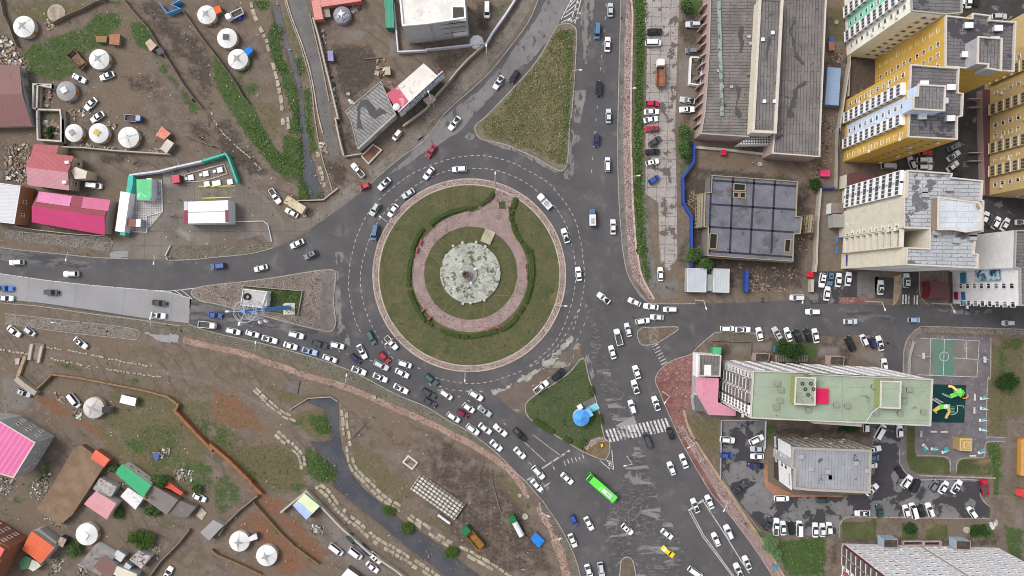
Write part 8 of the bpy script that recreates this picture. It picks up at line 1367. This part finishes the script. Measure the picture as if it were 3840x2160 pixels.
mb.build('rung',pl);pl=empty('rope_ladder',W(D4.pt(1480,520)),'small ladder leaning on the upper play tower','play equipment');mb=MB();a,b_=f3(D4,1430,505,.1,1525,545,1.5);mb.bar(a,b_,.08,mSea).bar(a+Vector((.2,-.5,0)),b_+Vector((.2,-.5,0)),.08,mSea)
for k in range(7):q=a.lerp(b_,k/6.5);mb.bar(q,q+Vector((.2,-.5,0)),.07,mSea)
mb.build('frame',pl)
pl=empty('balance_bars',W(D4.pt(1370,590)),'dark grey paired ramps on the play mat','play equipment');mb=MB();a,b_=f3(D4,1325,570,.2,1410,625,.9);mb.bar(a,b_,.5,mGreyW,.12);a,b_=f3(D4,1350,560,.2,1440,610,.9);mb.bar(a,b_,.4,mGreyW,.12);mb.build('ramp',pl)
mAqua=plain('turquoise_disc',K(34,170,166),.5)
def fitness(p,ang,label):
 c=W(p);c.z=.03;r=empty('exercise_machine',c,label,'exercise machine','outdoor exercise machines of the playground',R(ang))
 for nm,mb in(('disc',MB().lathe((0,0,.02),[(.72,0),(.72,.06),(.3,.1)],mAqua,20)),('post',MB().tube((0,0,0),(0,0,1.9),.09,.08,mGreyW,8)),('arm',MB().bar((0,0,1.4),(-1.6,.25,1.0),.12,mWhW).bar((0,0,1.2),(-1.5,-.3,.8),.12,mWhW)),('seat',MB().box((-1.7,0,.6),(.5,.9,.12),mWhW).bar((-1.7,0,0),(-1.7,0,.6),.1,mGreyW))):link(bpy.data.objects.new(nm,mb.mesh(nm)),r)
for a in[(D4.pt(1893,555),5,'topmost turquoise exercise machine on the right side'),(D4.pt(1893,675),-10,'second turquoise exercise machine from the top on the right side'),(D4.pt(1882,795),0,'third turquoise exercise machine from the top on the right side'),(D4.pt(1882,908),-15,'fourth turquoise exercise machine from the top on the right side'),(D4.pt(1870,1132),15,'turquoise exercise machine right of the straw roofed pavilion'),(D4.pt(1248,1107),-50,'leftmost of three turquoise exercise machines in a row'),(D4.pt(1360,1110),-5,'middle one of three turquoise exercise machines in a row'),(D4.pt(1472,1117),25,'rightmost of three turquoise exercise machines in a row')]:fitness(*a)
for p,ang,lab in[(D4.pt(1330,920),2,'left pale bench slab below the play mat'),(D4.pt(1440,922),2,'right pale bench slab below the play mat'),(D4.pt(1773,548),90,'upper pale bench slab right of the play mat'),(D4.pt(1768,690),90,'lower pale bench slab right of the play mat'),(D4.pt(1752,1182),2,'pinkish bench slab below the pavilion'),(D4.pt(1193,945),88,'pale bench slab left of the playground'),(B4.pt(280,1300),88,'bright blue bench, upper of two by the cream block'),(B4.pt(273,1415),88,'bright blue bench, lower of two by the cream block'),(C3.pt(1455,1180),88,'blue bench left of the dark leafy tree')]:
 c=W(p);r=empty('bench',c,lab,'bench',None,R(ang));m=plain('bench_blue',K(56,132,206))if 'blue' in lab and 'bench_blue' not in bpy.data.materials else(MT['bench_blue']if 'blue' in lab else mPara)
 for nm,cc,d in(('seat',(0,0,.45),(2.0,.55,.09)),('leg',(-.75,0,.2),(.12,.5,.42)),('leg',(.75,0,.2),(.12,.5,.42))):link(bpy.data.objects.new(nm,MB().box(cc,d,m).mesh(nm)),r)
for p,lab in((D4.pt(1195,95),'basketball hoop at the left end of the sports court'),(D4.pt(1858,135),'basketball hoop at the right end of the sports court')):
 c=W(p,2);c.z=.05;r=empty('basketball_hoop',c,lab,'basketball hoop');s=1 if p[0]<3560 else-1;MB().tube(c-Vector((s*1.2,0,0)),c+Vector((-s*1.2,0,3.2)),.1,.1,mGreyW,8).bar(c+Vector((-s*1.2,0,3.1)),c+Vector((0,0,3.2)),.1,mGreyW).build('pole',r);MB().box(c+Vector((0,0,3.3)),(.08,1.8,1.1),mSignW).build('backboard',r);MB().torus((c.x+s*.35,c.y,3.05),.25,.03,plain('hoop_red',K(196,70,50)),14,5).build('hoop',r)
# ------------------------------------------------------------------ people
def person_meshes():
 V=[(0,0,.95),(0,0,1.15),(0,0,1.38),(0,0,1.5),(.02,0,1.58),(.02,0,1.72),(0,.17,1.4),(.02,.24,1.14),(.14,.25,.9),(.18,.25,.8),(0,-.17,1.4),(-.02,-.24,1.14),(.06,-.25,.9),(.1,-.25,.8),(0,.09,.9),(.1,.1,.5),(.06,.1,.09),(.2,.1,.05),(0,-.09,.9),(-.02,-.1,.5),(-.16,-.1,.1),(-.03,-.1,.05)]
 E=[(0,1),(1,2),(2,3),(3,4),(4,5),(2,6),(6,7),(7,8),(8,9),(2,10),(10,11),(11,12),(12,13),(0,14),(14,15),(15,16),(16,17),(0,18),(18,19),(19,20),(20,21)]
 Rr=[.14,.13,.15,.06,.085,.095,.075,.055,.04,.045,.075,.055,.04,.045,.095,.065,.045,.045,.095,.065,.045,.045]
 me=bpy.data.meshes.new('body');me.from_pydata(V,E,[]);o=bpy.data.objects.new('tmp',me);COL.objects.link(o);sk=o.modifiers.new('s','SKIN');o.modifiers.new('u','SUBSURF').levels=1
 for i,v in enumerate(me.skin_vertices[0].data):v.radius=(Rr[i],Rr[i]);v.use_root=i==0
 bpy.context.view_layer.update();out=bpy.data.meshes.new_from_object(o.evaluated_get(bpy.context.evaluated_depsgraph_get()));bpy.data.objects.remove(o)
 mSk=plain('skin',K(190,146,120));mTr=plain('trousers',K(44,46,56));mSh=NT('jacket');oi=mSh.new('ShaderNodeObjectInfo');mSh=mSh.done(oi.outputs['Color'],.8)
 for m in(mSk,mTr,mSh):out.materials.append(m)
 for p in out.polygons:p.material_index=1 if p.center.z<.96 and abs(p.center.y)<.2 else(2 if p.center.z<1.49 and p.center.z>.86 else 0);p.use_smooth=True
 hb=MB().lathe((0,0,0),[(.102,1.66),(.108,1.72),(.085,1.79),(.02,1.825)],plain('dark_hair',K(30,26,26)),12).mesh('hair',smooth=True);return out,hb
pm,hm=person_meshes()
PEOPLE=[(B0.pt(1462,482),40,'black','person in black, left of two in the paved yard'),(B0.pt(1482,465),200,'black','person in black, right of two in the paved yard'),(B0.pt(1885,1032),70,'white','person in a white top walking on the forecourt, right one'),(B0.pt(1868,1048),70,'grey','person in grey walking on the forecourt, left one'),(B0.pt(2175,190),120,'black','person in dark clothes by the short plank fence'),(B0.pt(2200,210),300,'red','person in a red top by the short plank fence'),(C3.pt(290,513),10,'black','person in black on the grey paving below the slab strip'),(C3.pt(340,518),190,'grey','person in grey on the grey paving below the slab strip'),(C3.pt(1332,632),0,'black','person in dark clothes on the path by the site, upper one'),(C3.pt(1328,664),0,'navy','person in navy on the path by the site, lower one'),(C3.pt(153,1055),80,'black','person standing on the small bare island'),(D1.pt(893,250),20,'white','person in a white top on the pink path at the lower left'),(C4.pt(835,1118),200,'black','person in black nearest the parked cars by the court'),(C4.pt(905,1158),20,'grey','person in grey, right one of those by the court'),(D3.pt(362,298),60,'black','person in black on the red brick pavement'),(D3.pt(605,1012),300,'black','person in black on the tan kerb by the dry verge'),(D3.pt(480,962),120,'black','person in dark clothes at the pavement below the zebra'),(A2.pt(2118,200),270,'black','person in black at the top of the brick pavement'),(A2.pt(133,770),300,'red','person in red behind the end of the billboard'),(C2.pt(2237,838),40,'dark grey','person crossing the road left of the white wagon'),(C0.pt(1170,995),30,'black','person in black on the cobbles at the far left'),(C1.pt(95,622),90,'black','person in black on the paved island left of the hut'),(C1.pt(1127,740),90,'black','person in black on the paved island right of the hut'),(B3.pt(1222,465),90,'white','person in white on the brown earth of the site'),(E3.pt(1150,880),300,'black','person in black on the brick pavement at the lower right'),(D1.pt(1278,432),200,'black','person in black on the earth below the pink path'),(E1.pt(2097,590),200,'black','person in black on the earth above the right river bank'),(D2.pt(1958,990),30,'black','person waiting at the left end of the zebra'),(B2.pt(895,1027),0,'white','person in white by the right bench of the path'),(C2.pt(1094,345),0,'black','person in black between the two right hand benches')]
for p,ang,colr,lab in PEOPLE:
 c=W(p,.9);r=empty('person',(c.x,c.y,.06 if not('bench' in lab)else .27),lab,'person',None,R(ang));b=link(bpy.data.objects.new('body',pm),r);b.color=CC_[colr];link(bpy.data.objects.new('hair',hm),r)
# ------------------------------------------------------------------ litter, rubble and stones
def scatter(name,label,polys,n,smin,smax,mats,seed,z=0.0):
 rng=random.Random(seed);mb=MB()
 for P in polys:
  q=[(W(p).x,W(p).y)for p in P];xs=[p[0]for p in q];ys=[p[1]for p in q];k=0;tries=0
  while k<n and tries<n*12:
   tries+=1;x,y=rng.uniform(min(xs),max(xs)),rng.uniform(min(ys),max(ys))
   if not bool(inpoly(q,np.array([x]),np.array([y]))[0]):continue
   s=smin+(smax-smin)*rng.random()**3;L=s*rng.uniform(1,2.4);mb.box((x,y,z+s*.25),(L,s,s*.55),rng.choice(mats),rng.uniform(0,3.1));k+=1
 return tag(mb.build(name),label,kind='stuff')
mS1,mS2,mS3,mS4,mS5=plain('stone_pale',K(172,165,154)),plain('stone_mid',K(132,121,110)),plain('scrap_dark',K(62,58,56)),plain('brick_bits',K(138,94,80)),plain('scrap_white',K(206,206,206));mS6=plain('scrap_wood',K(148,128,104));mS7=plain('scrap_blue',K(70,100,170))
JUNK=[mS1,mS2,mS2,mS3,mS3,mS5,mS6,mS6,mS4]
scatter('rubble','heaps of scrap and rubble in the left yards',[B0(60,280,340,260,320,700,60,660),A0(0,380,70,380,260,640,300,900,240,700,0,700),A0(420,920,560,960,540,1160,420,1160),B0(480,0,640,0,640,190,490,190)],420,.12,.7,JUNK,1)
scatter('rubble','scattered junk beside the yurts and sheds',[A0(700,1180,940,1200,900,1320,740,1320),B0(880,240,1050,290,1030,310,880,290),B0(1110,280,1420,310,1420,335,1110,325),B0(1600,330,1740,300,1740,360,1600,360),A0(520,210,600,280,540,340,480,260),B0(1160,0,1290,60,1250,110,1150,60),D0(580,480,720,560,700,620,600,560),D0(800,680,900,720,880,790,800,760),E0(1300,430,1380,420,1340,520,1280,480)],80,.1,.5,JUNK,2)
scatter('rubble','rubble heaps between the houses at the lower left',[E0(360,420,560,300,480,620,330,600),E0(1900,280,2100,300,2080,430,1880,400),E0(1660,100,1860,40,1840,160,1680,170),E0(440,740,700,830,640,920,500,850),E0(560,1260,700,1260,660,1380,560,1420),E0(860,1310,1000,1330,960,1449,850,1449),E0(0,380,180,390,90,570,0,560),E1(1070,880,1200,920,1190,1000,1070,960),E0(1550,1180,1760,1100,1720,1260,1640,1260)],220,.1,.42,[mS1,mS2,mS2,mS3,mS3,mS5,mS6],3)
scatter('rubble','building timber and rubble round the unfinished building',[B3(1780,480,1960,440,1990,620,1950,720),B3(1960,200,2090,190,2080,480,1940,470),A4(130,1270,260,1270,250,1449,130,1449),C3(1150,360,1280,380,1280,560,1180,560),C3(1280,470,1650,540,1640,570,1270,560),B3(1700,1050,1860,1000,1870,1449,1720,1449),B3(560,760,640,800,600,1000,500,900),C3(980,250,1750,300,1700,450,1250,440),A4(150,460,380,500,330,690,180,700)],170,.08,.45,[mS6,mS2,mS2,mS4,mS3,mS6],4)
scatter('rubble','loose boards and machine parts along the lane wall',[A1(1170,320,1215,320,1240,700,1210,560),A1(1250,760,1290,760,1330,1050,1290,1050),A1(1300,1060,1360,1060,1370,1200,1330,1200),A1(1770,650,1870,650,1860,900,1760,830),B1(1310,0,1350,0,1430,330,1390,330),B1(1150,220,1230,240,1240,370,1170,330),A1(1500,60,1590,60,1580,140,1500,140),A1(1880,880,1930,880,1980,1000,1900,980)],60,.15,.7,JUNK,5)
ALL=N(0,0,1290,0,1230,560,1350,700,1010,900,800,1000,0,870);ALL2=N(0,1330,800,1330,1600,1560,1980,1840,2090,2160,0,2160)
scatter('gravel','small loose stones and litter over the earth yards',[ALL,ALL2],1500,.08,.32,[mS1,mS1,mS2,mS2,mS3,mS6],6,.0)
scatter('rubble','broken white slabs by the tar roofed shop',[A1(1450,970,1530,1130,1480,1130,1440,980),E4(1950,850,2020,850,2020,910,1960,910),E4(200,470,560,480,560,520,200,515),A2(470,420,630,430,620,490,470,490)],12,.5,1.0,[mS5,mS1],7)
q=W(A1.pt(290,195));MB().lathe(q,[(1.1,0),(.9,.5),(.3,.9),(.05,1.0)],plain('royal_tarp',K(54,60,170)),9).thing('tarpaulin_heap','royal blue tarpaulin heap beside the white pickup truck','tarpaulin');q=W(A2.pt(545,460));MB().lathe(q,[(2.3,0),(2.0,.8),(1.0,1.4),(.1,1.6)],mWhW,9).thing('tarpaulin_heap','white plastic covered heap at the corner of the pale house','tarpaulin')
for P,col,lab in((D0(1670,1150,1740,1160,1720,1240,1675,1220),K(90,104,160),'blue grey sheet lying on the red earth'),(D0(825,770,880,730,895,750,840,785),K(180,226,214),'mint coloured board lying below the dusty yurt'),(E3(1440,1340,1490,1310,1508,1350,1460,1378),K(60,140,166),'blue and white striped stand on the brick pavement'),(E0(2130,790,2190,700,2250,760,2200,840),K(190,176,160),'pale slatted pallet near the white car with blue tarpaulin')):
 m=mat('board_'+str(len(bpy.data.materials)),col,None,.8);r=flat(P,0);MB().prism([(p.x,p.y)for p in ccw(r)],0,.25,m).thing('loose_board',lab,'board')
# ------------------------------------------------------------------ sky, sun, camera
w=bpy.data.worlds.new('World');SC.world=w;w.use_nodes=True;t=w.node_tree;bg=t.nodes['Background'];sky=t.nodes.new('ShaderNodeTexSky');sky.sky_type='NISHITA';sky.sun_disc=False
SUN_EL,SUN_AZ=R(50),R(300) # azimuth counted from +y clockwise
sky.sun_elevation=SUN_EL;sky.sun_rotation=SUN_AZ;sky.air_density=1.0;sky.dust_density=3.0;sky.ozone_density=.5
hs=t.nodes.new('ShaderNodeHueSaturation');hs.inputs['Saturation'].default_value=.25;t.links.new(sky.outputs[0],hs.inputs['Color']);t.links.new(hs.outputs[0],bg.inputs['Color']);bg.inputs['Strength'].default_value=.14
sl=bpy.data.lights.new('sun','SUN');sl.energy=1.3;sl.angle=R(24);sl.color=(1,.97,.93);so=bpy.data.objects.new('sun',sl);COL.objects.link(so)
d=Vector((math.sin(SUN_AZ)*math.cos(SUN_EL),math.cos(SUN_AZ)*math.cos(SUN_EL),math.sin(SUN_EL)));so.rotation_euler=d.to_track_quat('Z','Y').to_euler();so.location=d*300
cd=bpy.data.cameras.new('drone_camera');cam=bpy.data.objects.new('drone_camera',cd);COL.objects.link(cam);cam.location=(0,0,H);cam.rotation_euler=(0,0,0);cd.sensor_width=36;cd.lens=36*H/(3840*S);cd.clip_start=.5;cd.clip_end=9000;SC.camera=cam
SC.view_settings.view_transform='Standard';SC.view_settings.look='None';SC.view_settings.exposure=0.45;SC.view_settings.gamma=1
SC.cycles.filter_width=1.0;SC.cycles.max_bounces=6;SC.cycles.diffuse_bounces=3
